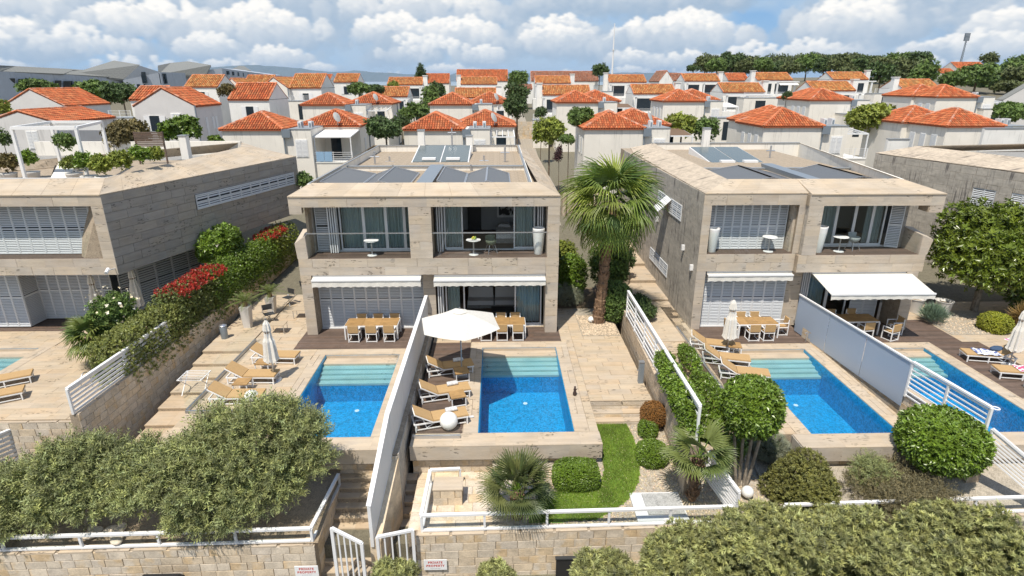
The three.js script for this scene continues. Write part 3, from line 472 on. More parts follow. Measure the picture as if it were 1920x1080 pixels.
// privacy wall between the two halves of the middle villa
{
  const t = thing('privacy_wall', 'tall white panel wall on a stone base between the left and middle pools', 'wall', [-3.6, 0, 22]);
  const x0 = -3.62, x1 = -3.3;
  const core = (a, b, y0, y1a, y1b) => mesh('wall_core', mb().hex([[x0 + 0.03, y0, a], [x1 - 0.03, y0, a], [x1 - 0.03, y0, b], [x0 + 0.03, y0, b]], [[x0 + 0.03, y1a, a], [x1 - 0.03, y1a, a], [x1 - 0.03, y1b, b], [x0 + 0.03, y1b, b]]), M.mortar, t);
  core(16.3, 27.15, -1.9, 0.55, 0.55);
  courses(t, 'stone', [x1 - 0.03, -1.9, 16.3], ...RIGHTF, 10.85, 2.45, 0.6, 0.3, M.travGrey, { gap: 0.012, t: 0.03, c: 0.006, jit: 0.3 });
  courses(t, 'stone', [x0 + 0.03, -0.1, 27.1], ...LEFTF, 10.8, 0.65, 0.6, 0.3, M.sand, { gap: 0.012, t: 0.03, c: 0.006, jit: 0.3 });
  courses(t, 'stone', [x0 + 0.03, -1.9, 16.27], ...FRONT, 0.26, 2.4, 0.3, 0.3, M.sand, {});
  mesh('wall_core', mb().hex([[-4.02, -3.5, 14.5], [-3.66, -3.5, 14.5], [-3.3, -3.5, 16.3], [-3.62, -3.5, 16.3]], [[-4.02, -1.25, 14.5], [-3.66, -1.25, 14.5], [-3.3, 0.4, 16.3], [-3.62, 0.4, 16.3]]), M.sand[3], t);
  // white panels, upper run level, lower run sloping down with the stairs
  const n = 7; for (let i = 0; i < n; i++) { const a = 16.3 + i * 10.8 / n + 0.004, b = 16.3 + (i + 1) * 10.8 / n - 0.004; mesh('panel', mb().box(-3.6, -3.5, 0.5, 2.06, a, b), M.panelWhite, t); }
  const S = [[-3.6, 16.29], [-3.98, 14.45]], w = 0.1;
  for (let i = 0; i < 2; i++) { const k0 = i / 2, k1 = (i + 1) / 2, P = (k) => [mix(S[0][0], S[1][0], k), mix(S[0][1], S[1][1], k)], [xa, da] = P(k0), [xb, db] = P(k1), ta = mix(2.06, 0.0, k0), tb = mix(2.06, 0.0, k1), ba = mix(0.4, -1.5, k0), bb = mix(0.4, -1.5, k1); mesh('panel', mb().hex([[xb, bb, db], [xb + w, bb, db], [xa + w, ba, da], [xa, ba, da]], [[xb, tb, db], [xb + w, tb, db], [xa + w, ta, da], [xa, ta, da]]), M.panelWhite, t); }
  mesh('top_rail', mb().box(-3.63, -3.47, 2.061, 2.1, 16.3, 27.1).bar([-3.55, 2.08, 16.3], [-3.93, 0.03, 14.45], 0.15, 0.05), M.white, t);
  seat(t, -3.55, 0, 22);
}
// slatted fences
function slatFence(label, a, b, h, o = {}) {
  const t = thing('slat_fence', label, 'fence', [0, 0, 0]), ns = o.n ?? 7, seg = o.seg ?? 1.9, L = Math.hypot(b[0] - a[0], b[2] - a[2]), np = Math.max(1, Math.round(L / seg)), P = (k, y) => [mix(a[0], b[0], k), mix(a[1], b[1], k) + y, mix(a[2], b[2], k)];
  for (let i = 0; i <= np; i++) { const p = P(i / np, 0); mesh('post', mb().box(p[0] - 0.04, p[0] + 0.04, p[1], p[1] + h, p[2] - 0.04, p[2] + 0.04), M.white, t); }
  for (let i = 0; i < np; i++) for (let s = 0; s < ns; s++) { const y = (s + 0.4) * h / ns; mesh('slat', mb().bar(P((i + 0.01) / np, y), P((i + 0.99) / np, y), 0.035, h / ns * (o.fill ?? 0.36)), M.white, t); }
  mesh('top_rail', mb().bar(P(0, h + 0.02), P(1, h + 0.02), 0.12, 0.07), M.white, t);
  return seat(t, a[0], a[1], a[2]);
}
slatFence('long white slatted fence on the stone wall right of the middle terrace', [6.42, 0.82, 27.2], [6.42, 0.82, 16.3], 1.36, { n: 6, fill: 0.34 });
slatFence('short white slatted fence sloping down beside the small fan palm', [6.8, -0.45, 16.1], [7.45, -1.15, 14.95], 1.05, { n: 9, fill: 0.5, seg: 3 });
slatFence('white slatted fence on the tan stone wall below the hedge', [-14.75, 0.93, 24.4], [-15.0, 0.93, 18.4], 0.98, { n: 6, fill: 0.5, seg: 2.9 });
slatFence('white slatted rail before the far right pool', [15.65, 0.52, 19.6], [16.0, 0.52, 16.3], 1.45, { n: 8, fill: 0.26, seg: 1.7 });
slatFence('white slatted fence running downhill at the lower right edge', [16.05, 0.3, 16.1], [17.6, -1.0, 14.9], 1.0, { n: 8, fill: 0.36, seg: 1.5 });
slatFence('tan slatted screen at the left edge below the neighbouring terrace', [-17.9, -1.9, 20.4], [-19.6, -1.9, 17.6], 1.5, { n: 8, fill: 0.6, seg: 1.9 });
// frosted glass screen on the low wall right of the right pool
{
  const t = thing('glass_screen', 'frosted glass screen leaning off the right villa down beside its pool', 'screen', [15.1, 0, 27.2]);
  const A = [15.0, 0.0, 27.1], B = [15.62, 0.0, 19.65], P = (k, y) => [mix(A[0], B[0], k), y, mix(A[2], B[2], k)], n = 3;
  for (let i = 0; i < n; i++) { const k0 = i / n + 0.003, k1 = (i + 1) / n - 0.003, p = P(k0, 0.5), q = P(k1, 0.5); mesh('pane', mb().hex([[q[0], 0.05, q[2]], [q[0] + 0.02, 0.05, q[2]], [p[0] + 0.02, 0.05, p[2]], [p[0], 0.05, p[2]]], [[q[0], 1.95, q[2]], [q[0] + 0.02, 1.95, q[2]], [p[0] + 0.02, 1.95, p[2]], [p[0], 1.95, p[2]]]), M.frost, t); }
  mesh('top_rail', mb().bar(P(0, 1.98), P(1, 1.98), 0.08, 0.06), M.white, t);
  seat(t, 15.1, 0, 27.2);
}
// white rails with clear glass on the front walls
function glassRail(label, pts, h, o = {}) {
  const t = thing('glass_rail', label, 'railing', pts[0]);
  for (let s = 0; s < pts.length - 1; s++) {
    const a = pts[s], b = pts[s + 1], L = Math.hypot(b[0] - a[0], b[2] - a[2]), n = Math.max(1, Math.round(L / (o.seg ?? 2))), P = (k, y) => [mix(a[0], b[0], k), mix(a[1], b[1], k) + y, mix(a[2], b[2], k)];
    mesh('top_rail', mb().bar(P(0, h), P(1, h), 0.11, 0.07), o.m ?? M.white, t);
    if (!o.noBottom) mesh('bottom_rail', mb().bar(P(0.002, 0.05), P(0.998, 0.05), 0.09, 0.06), o.m ?? M.white, t);
    for (let i = s ? 1 : 0; i <= n; i++) { const p = P(i / n, 0); mesh('post', mb().box(p[0] - 0.035, p[0] + 0.035, p[1], p[1] + h - 0.036, p[2] - 0.035, p[2] + 0.035), o.m ?? M.white, t); }
    for (let i = 0; i < n; i++) mesh('glass_pane', mb().quad(P(i / n + 0.02, 0.08), P((i + 1) / n - 0.02, 0.08), P((i + 1) / n - 0.02, h - 0.04), P(i / n + 0.02, h - 0.04)), M.glass, t);
  }
  return seat(t, ...pts[0]);
}
glassRail('white rail with glass panes round the lower patio and along the lawn', [[-1.38, -1.26, 17.1], [-2.4, -1.26, 17.05], [-2.44, -1.24, 14.78], [7.3, -1.24, 14.95]], 0.62, { seg: 2.1 });
glassRail('white rail with glass panes in front of the olive trees', [[-31, -1.38, 14.15], [-5.78, -1.36, 14.58], [-5.6, -1.36, 17.2]], 0.5, { seg: 2.35 });
glassRail('white rail at the lower right behind the pale foreground shrubs', [[9.0, -1.24, 15.0], [19.5, -1.24, 15.25]], 0.6, { seg: 2.3 });
function glassEdge(label, a, b, h) { const t = thing('glass_balustrade', label, 'balustrade', a), n = Math.max(1, Math.round(Math.hypot(b[0] - a[0], b[2] - a[2]) / 1.6)), P = (k, y) => [mix(a[0], b[0], k), a[1] + y, mix(a[2], b[2], k)]; mesh('base_channel', mb().bar(P(0, 0.06), P(1, 0.06), 0.09, 0.12), M.metal, t); for (let i = 0; i < n; i++) mesh('glass_pane', mb().quad(P(i / n + 0.004, 0.1), P((i + 1) / n - 0.004, 0.1), P((i + 1) / n - 0.004, h), P(i / n + 0.004, h)), M.glass, t); return seat(t, ...a); }
glassEdge('frameless glass balustrade along the left side of the left sunbeds', [-12.0, 0, 20.0], [-11.9, 0, 26.5], 0.95);
glassEdge('frameless glass balustrade across the front of the left sunbeds', [-12.0, 0, 19.9], [-9.6, 0, 19.85], 0.95);
glassEdge('frameless glass balustrade beside the sunbeds right of the slatted fence', [9.15, 0, 19.2], [9.15, 0, 27.6], 0.95);
glassEdge('low frameless glass edge in front of the round lamp on the dark boards', [-3.1, 0, 18.0], [-1.4, 0, 18.0], 0.5);
// gates
function gate(label, a, b, h) { const t = thing('garden_gate', label, 'gate', a), P = (k, y) => [mix(a[0], b[0], k), mix(a[1], b[1], k) + y, mix(a[2], b[2], k)]; mesh('gate_frame', [mb().bar(P(0, 0), P(0, h), 0.09), mb().bar(P(1, 0), P(1, h), 0.09), mb().bar(P(0, h), P(1, h), 0.09, 0.08), mb().bar(P(0, 0.1), P(1, 0.1), 0.08)], M.white, t); for (let i = 1; i < 5; i++) mesh('bar', mb().bar(P(i / 5, 0.12), P(i / 5, h - 0.04), 0.045), M.white, t); mesh('handle', mb().box(P(0.9, 0)[0], P(0.9, 0)[0] + 0.12, a[1] + 1.0, a[1] + 1.06, a[2] - 0.1, a[2] - 0.05), M.metal, t); return seat(t, ...a); }
gate('white barred gate left of the privacy wall foot', [-5.05, -3.3, 14.3], [-4.15, -3.7, 14.1], 2.68);
gate('white barred gate beside the right hand sign wall', [-3.72, -3.6, 14.3], [-2.66, -3.45, 14.4], 2.62);
// small stone block on the lower patio
{ const t = thing('stone_counter', 'small block of tan stone on the lower patio beside the white rail', 'stone block', [-1.7, -1.24, 16.1]); mesh('block_core', mb().box(-2.2, -1.25, -1.24, -0.66, 15.99, 16.6), M.mortar, t); courses(t, 'stone', [-2.2, -1.24, 15.99], ...FRONT, 0.95, 0.57, 0.48, 0.29, M.sand, { t: 0.03, c: 0.006 }); mesh('cap_stone', mb().box(-2.22, -1.23, -0.66, -0.61, 15.95, 16.62), M.cop[0], t); seat(t, -1.7, -1.24, 16.1); }
// utility cover and path slab on the gravel
{ const t = thing('utility_cover', 'pale square concrete cover on the gravel by the front rail', 'cover', [5.2, -1.1, 15.6]); mesh('slab', mb().box(4.35, 6.0, -1.3, -1.12, 14.95, 16.3), M.whiteDull, t); mesh('lid', mb().box(4.75, 5.95, -1.12, -1.08, 15.2, 16.2), M.concrete.clone(), t).material.color.setRGB(0.5, 0.5, 0.48); seat(t, 5.2, -1.3, 15.6); }
{ const t = wall('garden_wall', 'short white garden wall beside the path right of the palm', [8.0, 0, 34], [8.6, 0, 40], 0, 2.2, 0.25, { mats: M.cop }); }
// ---------- the stone villas ----------
function panelRects(t, d, rects, mats, o = {}) { for (const [x0, x1, y0, y1] of rects) courses(t, 'stone_slab', [x0, y0, d], ...FRONT, x1 - x0, y1 - y0, o.bw ?? 1.25, o.bh ?? 0.5, mats, { gap: 0.005, t: 0.03, c: 0.003, jit: 0.2, ...o }); }
// sloping stone rim round a roof: outer corners low, inner corners high
function roofRim(t, outer, inner, mats, dirty = []) {
  for (let i = 0; i < outer.length; i++) {
    const j = (i + 1) % outer.length, L = Math.hypot(outer[j][0] - outer[i][0], outer[j][2] - outer[i][2]), n = Math.max(1, Math.round(L / 1.3));
    const lp = (a, b, k) => [mix(a[0], b[0], k), mix(a[1], b[1], k), mix(a[2], b[2], k)];
    for (let k = 0; k < n; k++) { const k0 = k / n + 0.0003, k1 = (k + 1) / n - 0.0003; mesh('rim_slab', mb().slab([lp(outer[i], outer[j], k0), lp(outer[i], outer[j], k1), lp(inner[i], inner[j], k1), lp(inner[i], inner[j], k0)], 0.05), pick(dirty.includes(i) ? M.rimDirty : mats), t); const q = t.children[t.children.length - 1].geometry.attributes.uv; if (Math.abs(outer[j][2] - outer[i][2]) > Math.abs(outer[j][0] - outer[i][0])) for (let a = 0; a < q.count; a++) q.setXY(a, q.getY(a), q.getX(a)); }
  }
}
function curtainGeo(x0, x1, y0, y1, d) { const g = mb(), n = Math.round((x1 - x0) * 22); for (let i = 0; i < n; i++) { const f = (k) => [x0 + (x1 - x0) * k / n, d + 0.05 * Math.sin(k * 1.7) + 0.02 * Math.sin(k * 0.63)], [a, p] = f(i), [b, q] = f(i + 1); g.quad([a, y0, p], [b, y0, q], [b, y1, q], [a, y1, p]); } return g; }
function slidingDoor(t, x0, x1, y0, y1, d, fixed, curtains, glass = M.glassTint) { // fixed: list of [x0, x1] glazed leaves
  for (const [a, b] of fixed) {
    const f = mb(); f.box(a, a + 0.07, y0, y1, d, d + 0.06).box(b - 0.07, b, y0, y1, d, d + 0.06).box(a + 0.07, b - 0.07, y0, y0 + 0.09, d, d + 0.06).box(a + 0.07, b - 0.07, y1 - 0.08, y1, d, d + 0.06);
    const w = mesh('door_leaf', f, M.shutter, t); mesh('pane', mb().quad([a + 0.07, y0 + 0.09, d + 0.03], [b - 0.07, y0 + 0.09, d + 0.03], [b - 0.07, y1 - 0.08, d + 0.03], [a + 0.07, y1 - 0.08, d + 0.03]), glass, w);
  }
  for (const [a, b] of curtains) mesh('curtain', curtainGeo(a, b, y0 + 0.03, y1 - 0.02, d + 0.35), M.curtain, t);
  mesh('sill', mb().box(x0, x1, y0 - 0.06, y0 - 0.003, d - 0.08, d + 0.1), M.whiteDull, t);
}
function shutters(t, x0, x1, y0, y1, d, n) { for (let i = 0; i < n; i++) { const a = x0 + (x1 - x0) * i / n, b = x0 + (x1 - x0) * (i + 1) / n; louvre(t, [a + 0.004, y0, d], [1, 0, 0], b - a - 0.008, y1 - y0, {}); } }
function folded(t, x, y0, y1, d, n = 3) { for (let i = 0; i < n; i++) { const g = mb().box(x + i * 0.11, x + i * 0.11 + 0.05, y0, y1, d - 0.42, d - 0.02); mesh('folded_shutter', g, M.shutter, t); } }
function roomBox(t, x0, x1, y0, y1, d, dep, m = M.room) { const g = mb().quad([x0, y0, d + dep], [x1, y0, d + dep], [x1, y1, d + dep], [x0, y1, d + dep]).quad([x0, y0, d], [x0, y0, d + dep], [x0, y1, d + dep], [x0, y1, d]).quad([x1, y0, d], [x1, y0, d + dep], [x1, y1, d + dep], [x1, y1, d]).quad([x0, y1, d], [x1, y1, d], [x1, y1, d + dep], [x0, y1, d + dep]); mesh('room_wall', g, m, t); mesh('room_floor', mb().quad([x0, y0 + 0.002, d], [x1, y0 + 0.002, d], [x1, y0 + 0.002, d + dep], [x0, y0 + 0.002, d + dep]), M.roomFloor, t); }
function balconyGlass(t, x0, x1, y0, y1, d, rail = true) { const n = Math.max(1, Math.round((x1 - x0) / 1.8)); for (let i = 0; i < n; i++) mesh('glass_pane', mb().quad([x0 + (x1 - x0) * i / n + 0.006, y0, d], [x0 + (x1 - x0) * (i + 1) / n - 0.006, y0, d], [x0 + (x1 - x0) * (i + 1) / n - 0.006, y1, d], [x0 + (x1 - x0) * i / n + 0.006, y1, d]), M.glass, t); if (rail) mesh('hand_rail', mb().box(x0, x1, y1, y1 + 0.05, d - 0.03, d + 0.03), M.metal, t); }
function plaster(t, name, x0, x1, y0, y1, d0, d1, m = M.plaster) { return mesh(name, mb().box(x0, x1, y0, y1, d0, d1), m, t); }
// retracted or open awning with a scalloped valance
function awning(name, label, x0, x1, y, d, out, drop, val) {
  const t = thing(name, label, 'awning', [(x0 + x1) / 2, y, d]), cloth = mb(), vl = mb(), n = Math.round((x1 - x0) / 0.085), D = d - out, Y = y - drop;
  const lean = 0.0;
  cloth.quad([x0, Y, D], [x1, Y, D], [x1, y, d], [x0, y, d]).quad([x0, Y + 0.012, D], [x1, Y + 0.012, D], [x1, y + 0.012, d], [x0, y + 0.012, d]);
  for (let i = 0; i < n; i++) { const f = (k) => x0 + (x1 - x0) * k / n, b = (k) => Y - val + 0.045 * Math.pow(Math.abs(Math.sin(k * Math.PI / 4.4)), 0.8), dz = (k) => D - 0.01 - 0.012 * Math.sin(k * 0.7); vl.quad([f(i), b(i), dz(i) - 0.02], [f(i + 1), b(i + 1), dz(i + 1) - 0.02], [f(i + 1), Y, D], [f(i), Y, D]); }
  mesh('canopy', cloth, M.canvas, t); mesh('valance', vl, M.canvas, t);
  mesh('front_bar', mb().box(x0, x1, Y - 0.02, Y + 0.05, D - 0.045, D + 0.03), M.white, t);
  mesh('cassette', mb().box(x0, x1, y - 0.02, y + 0.11, d - 0.02, d + 0.1), M.whiteDull, t);
  if (out > 0.6) for (const x of [x0 + 0.5, x1 - 0.5]) mesh('arm', mb().bar([x, y - 0.15, d], [x + (x < (x0 + x1) / 2 ? 0.5 : -0.5), (y + Y) / 2 - 0.15, (d + D) / 2], 0.05).bar([x + (x < (x0 + x1) / 2 ? 0.5 : -0.5), (y + Y) / 2 - 0.15, (d + D) / 2], [x, Y - 0.03, D + 0.05], 0.05), M.white, t);
  return seat(t, (x0 + x1) / 2, y, d);
}
function solarPanel(t, x0, x1, d0, d1, y0, y1, flip) { const P = flip ? [[x0, y1, d0], [x1, y0, d0], [x1, y0, d1], [x0, y1, d1]] : [[x0, y0, d0], [x1, y1, d0], [x1, y1, d1], [x0, y0, d1]]; const p = mesh('panel', mb().slab(P, 0.06), M.solar, t); mesh('frame', [mb().bar(P[0], P[1], 0.05, 0.09), mb().bar(P[2], P[3], 0.05, 0.09), mb().bar(P[1], P[2], 0.05, 0.09), mb().bar(P[3], P[0], 0.05, 0.09)], M.metal, p); }
function roofCourt(t, x0, x1, d0, d1, yf, yt, mid, m = M.plaster) { // plastered court inside the rim: floor, walls, a cross wall
  mesh('roof_floor', mb().box(x0, x1, yf - 0.1, yf, d0, d1), M.roofFloor2, t);
  const w = mb(); w.box(x0 - 0.1, x0, yf - 0.1, yt, d0, d1).box(x1, x1 + 0.1, yf - 0.1, yt, d0, d1).box(x0 - 0.1, x1 + 0.1, yf - 0.1, yt, d1, d1 + 0.1).box(x0 - 0.1, x1 + 0.1, yf - 0.1, yt, d0 - 0.1, d0); mesh('court_wall', w, m, t);
  mesh('court_coping', mb().box(x0 - 0.05, x0 + 0.06, yt, yt + 0.04, d0, d1).box(x1 - 0.06, x1 + 0.05, yt, yt + 0.04, d0, d1).box(x0 + 0.06, x1 - 0.06, yt, yt + 0.04, d1 - 0.06, d1 + 0.05), M.coping, t);
  if (mid) { plaster(t, 'cross_wall', x0, x1, yf, mid[1], mid[0], mid[0] + 0.2, m); mesh('cross_coping', mb().box(x0, x1, mid[1], mid[1] + 0.06, mid[0] - 0.05, mid[0] + 0.25), M.coping, t); for (const k of [0.26, 0.7]) mesh('vent_pipe', mb().rod([mix(x0, x1, k), mid[1] - 0.75, mid[0] - 0.1], [mix(x0, x1, k), mid[1] + 0.14, mid[0] - 0.1], 0.055), M.metal, t); }
}
function skylight(label, x0, x1, d0, d1, y, h) { const t = thing('skylight', label, 'skylight', [(x0 + x1) / 2, y, d0]); mesh('kerb', mb().hex([[x0, y, d0], [x1, y, d0], [x1, y, d1], [x0, y, d1]], [[x0, y + h * 0.45, d0], [x1, y + h * 0.45, d0], [x1, y + h, d1], [x0, y + h, d1]]), M.white, t); const xm = (x0 + x1) / 2; for (const [a, b] of [[x0 + 0.08, xm - 0.04], [xm + 0.04, x1 - 0.08]]) mesh('pane', mb().slab([[a, y + h * 0.47 + 0.03, d0 + 0.1], [b, y + h * 0.47 + 0.03, d0 + 0.1], [b, y + h + 0.02, d1 - 0.1], [a, y + h + 0.02, d1 - 0.1]], 0.02), M.skylight, t); for (const k of [0.3, 0.72]) mesh('blind_box', mb().box(mix(x0, x1, k) - 0.45, mix(x0, x1, k) + 0.45, y + h * 0.5 + 0.06, y + h * 0.5 + 0.2, d0 + 0.3, d0 + 0.75), M.white, t); return seat(t, (x0 + x1) / 2, y, d0); }

// ----- middle villa -----
{
  const t = thing('stone_villa', 'middle travertine villa with two balconies and a walled flat roof', 'villa', [-3.4, 0, 27.2]), F = 27.2, B = 46.6;
  const XL = -9.72, XR = 2.93, G0 = -9.58, yS = 3.12, yB = 3.95, yT = 6.45, yP = 6.98;
  // structural cores
  const c = mb(); c.box(G0 + 0.03, -9.07, 0, yS, F + 0.03, B).box(2.33, XR - 0.03, 0, yS, F + 0.03, B).box(-3.72, -3.18, 0, yS, F + 0.6, F + 0.9).box(G0 + 0.03, XR - 0.03, yS, yB - 0.03, F + 0.03, B).box(XL + 0.5, XR - 0.03, yT, yP - 0.05, F + 0.03, B).box(2.37, XR - 0.03, yB, yT, F + 0.03, B).box(-4.17, -3.16, yB, yT, F + 0.03, F + 1.3).box(-9.2, -9.07, yB, yT, F + 0.6, B).box(XL + 0.03, XL + 0.5, 6.12, yP - 0.05, F + 0.03, F + 0.5);
  mesh('wall_core', c, M.mortar, t);
  panelRects(t, F + 0.03, [[G0, -9.06, 0, yS], [2.32, XR, 0, yS], [G0, XR, yS, yB], [-9.14, XR, yT, yP - 0.04], [2.36, XR, yB, yT], [-4.2, -3.13, yB, yT], [XL, -9.14, 6.12, yP - 0.04]], M.trav, { bh: 0.45 });
  panelRects(t, F + 0.57, [[-3.75, -3.15, 0, yS]], M.trav, { bh: 0.45 });
  // sides: right jamb faces seen in the openings
  for (const [x, y0, y1] of [[2.33, 0.02, yS], [2.37, yB, yT], [-3.16, yB, yT]]) courses(t, 'stone_slab', [x, y0, F + 1.3], ...LEFTF, 1.24, y1 - y0, 1.3, 0.45, M.trav, { gap: 0.007, t: 0.012, c: 0.003 });
  for (const [x, y0, y1, e] of [[-9.07, 0.02, yS, 0.8], [-4.17, yB, yT, 1.2]]) { void e; }
  courses(t, 'stone_slab', [XR - 0.03, 0, F + 0.03], ...RIGHTF, 6, yP - 0.05, 1.3, 0.45, M.travShaded, { gap: 0.007, t: 0.03, c: 0.004, max: 60 });
  // left open balcony corner: parapet return
  mesh('balcony_parapet', mb().hex([[-9.6, yB, F], [-9.1, yB, F], [-9.1, yB, F + 1.4], [-9.6, yB, F + 1.4]], [[-9.66, 4.72, F], [-9.14, 5.08, F], [-9.12, 5.1, F + 1.4], [-9.64, 5.1, F + 1.4]]), M.trav[0], t);
  plaster(t, 'return_wall', -9.2, -9.0, yB, yT, F + 1.05, F + 1.35, M.travShaded[0]);
  // upper left: closed glazing with curtains
  roomBox(t, -9.0, -4.2, yB, yT, F + 1.36, 4);
  folded(t, -8.25, yB + 0.05, yT - 0.02, F + 1.3, 4); louvre(t, [-8.95, yB + 0.05, F + 1.25], [1, 0, 0], 0.62, 2.4, {});
  slidingDoor(t, -9.0, -4.2, yB + 0.08, yT, F + 1.3, [[-7.8, -6.62], [-6.62, -5.52], [-5.52, -4.62], [-4.62, -4.2]], [[-7.75, -4.25]]);
  mesh('balcony_floor', mb().box(-9.1, -4.2, yB - 0.02, yB + 0.015, F + 0.04, F + 1.4), M.wood[1], t);
  balconyGlass(t, -9.1, -4.2, yB, 5.15, F + 0.12);
  // upper right: open room
  roomBox(t, -3.13, 2.36, yB, yT, F + 1.5, 4.2);
  folded(t, -3.0, yB + 0.05, yT - 0.02, F + 1.45, 3); folded(t, 1.95, yB + 0.05, yT - 0.02, F + 1.45, 3);
  slidingDoor(t, -2.6, 1.9, yB + 0.06, yT, F + 1.45, [[-2.68, -1.75], [0.78, 1.85]], [[-2.6, -1.85], [0.9, 1.9]]);
  mesh('balcony_floor', mb().box(-3.13, 2.36, yB - 0.02, yB + 0.015, F + 0.04, F + 1.5), M.wood[0], t);
  balconyGlass(t, -3.12, 2.34, yB, 5.15, F + 0.12);
  mesh('inner_door', mb().box(-1.7, -0.95, yB, yT - 0.1, F + 5.5, F + 5.6), M.black, t);
  // ground left: louvred shutters
  roomBox(t, -9.07, -3.72, 0, yS, F + 1.3, 3);
  shutters(t, -9.05, -3.76, 0.06, yS - 0.06, F + 0.85, 9);
  mesh('threshold', mb().box(-9.05, -3.76, -0.02, 0.055, F + 0.74, F + 0.98), M.whiteDull, t);
  // ground right: open sliding doors
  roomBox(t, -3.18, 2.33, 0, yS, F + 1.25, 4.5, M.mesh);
  folded(t, -3.05, 0.05, yS - 0.05, F + 1.0, 3);
  slidingDoor(t, -3.1, 2.3, 0.05, yS - 0.1, F + 0.95, [[-2.7, -1.72], [0.82, 2.2]], [[-2.6, -2.0], [0.95, 2.1]]);
  // roof
  mesh('roof_core', mb().box(XL + 0.4, XR - 0.1, yP - 0.3, yP - 0.06, F + 0.1, F + 0.95), M.mortar, t);
  roofRim(t, [[XL, yP, F - 0.04], [XR, yP, F - 0.04], [XR - 0.7, yP, B], [XL - 0.4, yP, B]], [[XL + 0.9, yP + 0.44, F + 1.05], [XR - 1.0, yP + 0.44, F + 1.05], [XR - 1.5, yP + 0.44, B - 0.8], [XL + 0.35, yP + 0.44, B - 0.8]], M.rim, []);
  roofCourt(t, XL + 0.75, XR - 1.35, F + 1.1, B - 0.85, 6.35, yP + 0.4, [35.6, 7.16]);
  const gx = -3.65; mesh('gutter_strip', mb().hex([[gx - 0.4, 6.4, F + 1.1], [gx + 0.4, 6.4, F + 1.1], [gx + 0.4, 6.4, 35.5], [gx - 0.4, 6.4, 35.5]], [[gx - 0.4, 7.26, F + 1.1], [gx + 0.4, 7.26, F + 1.1], [gx + 0.4, 7.22, 36.2], [gx - 0.4, 7.22, 36.2]]), M.greyMetal, t);
  seat(t, -3.4, 0, F);
  skylight('wide glass skylight on the roof of the middle villa', -5.7, -1.9, 39.4, 44.0, 6.4, 1.15);
}
// solar panels on the middle roof
function solarRow(label, specs, rails) { const t = thing('solar_panels', label, 'solar panels', [specs[0][0], 6.4, 31]); for (const s of specs) solarPanel(t, ...s); for (const r of rails) mesh('support_rail', mb().bar([r[0], 6.75, r[2]], [r[1], 6.75, r[2]], 0.07, 0.1), M.metal, t); return seat(t, specs[0][0], 6.4, 31); }
solarRow('dark solar panels in the left half of the middle villa roof', [[-8.75, -7.0, 29.2, 34.2, 6.95, 7.3, true], [-6.95, -5.95, 29.2, 34.2, 6.92, 7.28, false], [-5.9, -4.5, 29.2, 34.2, 6.98, 7.34, true]], [[-5.3, -4.1, 29.9], [-5.3, -4.1, 31.2]]);
solarRow('dark solar panels in the right half of the middle villa roof', [[-3.0, -1.75, 29.2, 34.2, 6.95, 7.34, true], [-1.7, -0.6, 29.2, 34.2, 6.92, 7.28, false], [-0.55, 0.65, 29.2, 34.2, 6.95, 7.32, true]], [[0.4, 1.4, 29.9], [0.4, 1.4, 31.2]]);
function roofPost(name, label, cat, x, d, y0, y1, kind) { const t = thing(name, label, cat, [x, y0, d]); if (kind === 'box') { mesh('shaft', mb().box(x - 0.24, x + 0.24, y0, y1, d - 0.24, d + 0.24), M.plasterWhite, t); mesh('cap', mb().box(x - 0.28, x + 0.28, y1, y1 + 0.06, d - 0.28, d + 0.28), M.coping, t); } else { mesh('pipe', mb().rod([x, y0, d], [x, y1, d], 0.06), M.metal, t); mesh('arm', mb().rod([x - 0.3, y1 - 0.35, d], [x + 0.3, y1 - 0.35, d], 0.045), M.metal, t); mesh('foot', mb().box(x - 0.3, x + 0.3, y0, y0 + 0.12, d - 0.15, d + 0.15), M.whiteDull, t); } return seat(t, x, y0, d); }
roofPost('roof_chimney', 'square white chimney at the back of the middle villa roof', 'chimney', -5.7, 45.5, 6.4, 8.5, 'box');
roofPost('roof_chimney', 'square white chimney at the back right of the middle villa roof', 'chimney', -2.1, 45.5, 6.4, 8.1, 'box');
roofPost('vent_pipe', 'cross shaped vent pipe right of the skylight on the middle villa', 'vent', 0.5, 39.5, 6.4, 7.9);
roofPost('vent_pipe', 'short vent pipe beside the skylight on the middle villa', 'vent', -0.9, 40, 6.4, 7.3);
roofPost('vent_pipe', 'cross shaped vent pipe left of the skylight on the middle villa', 'vent', -7.9, 38.6, 6.4, 7.75);
roofPost('vent_pipe', 'short vent pipe left of the skylight near the cross wall', 'vent', -7.2, 40, 6.4, 7.25);
roofPost('vent_pipe', 'thin aerial pole behind the skylight of the middle villa', 'pole', -3.4, 45.4, 6.4, 8.7);
awning('awning', 'rolled up white scalloped awning over the left shutters of the middle villa', -9.0, -3.76, 3.02, 27.25, 0.28, 0.1, 0.34);
awning('awning', 'rolled up white scalloped awning over the open door of the middle villa', -3.14, 2.3, 2.97, 27.3, 0.3, 0.1, 0.3);

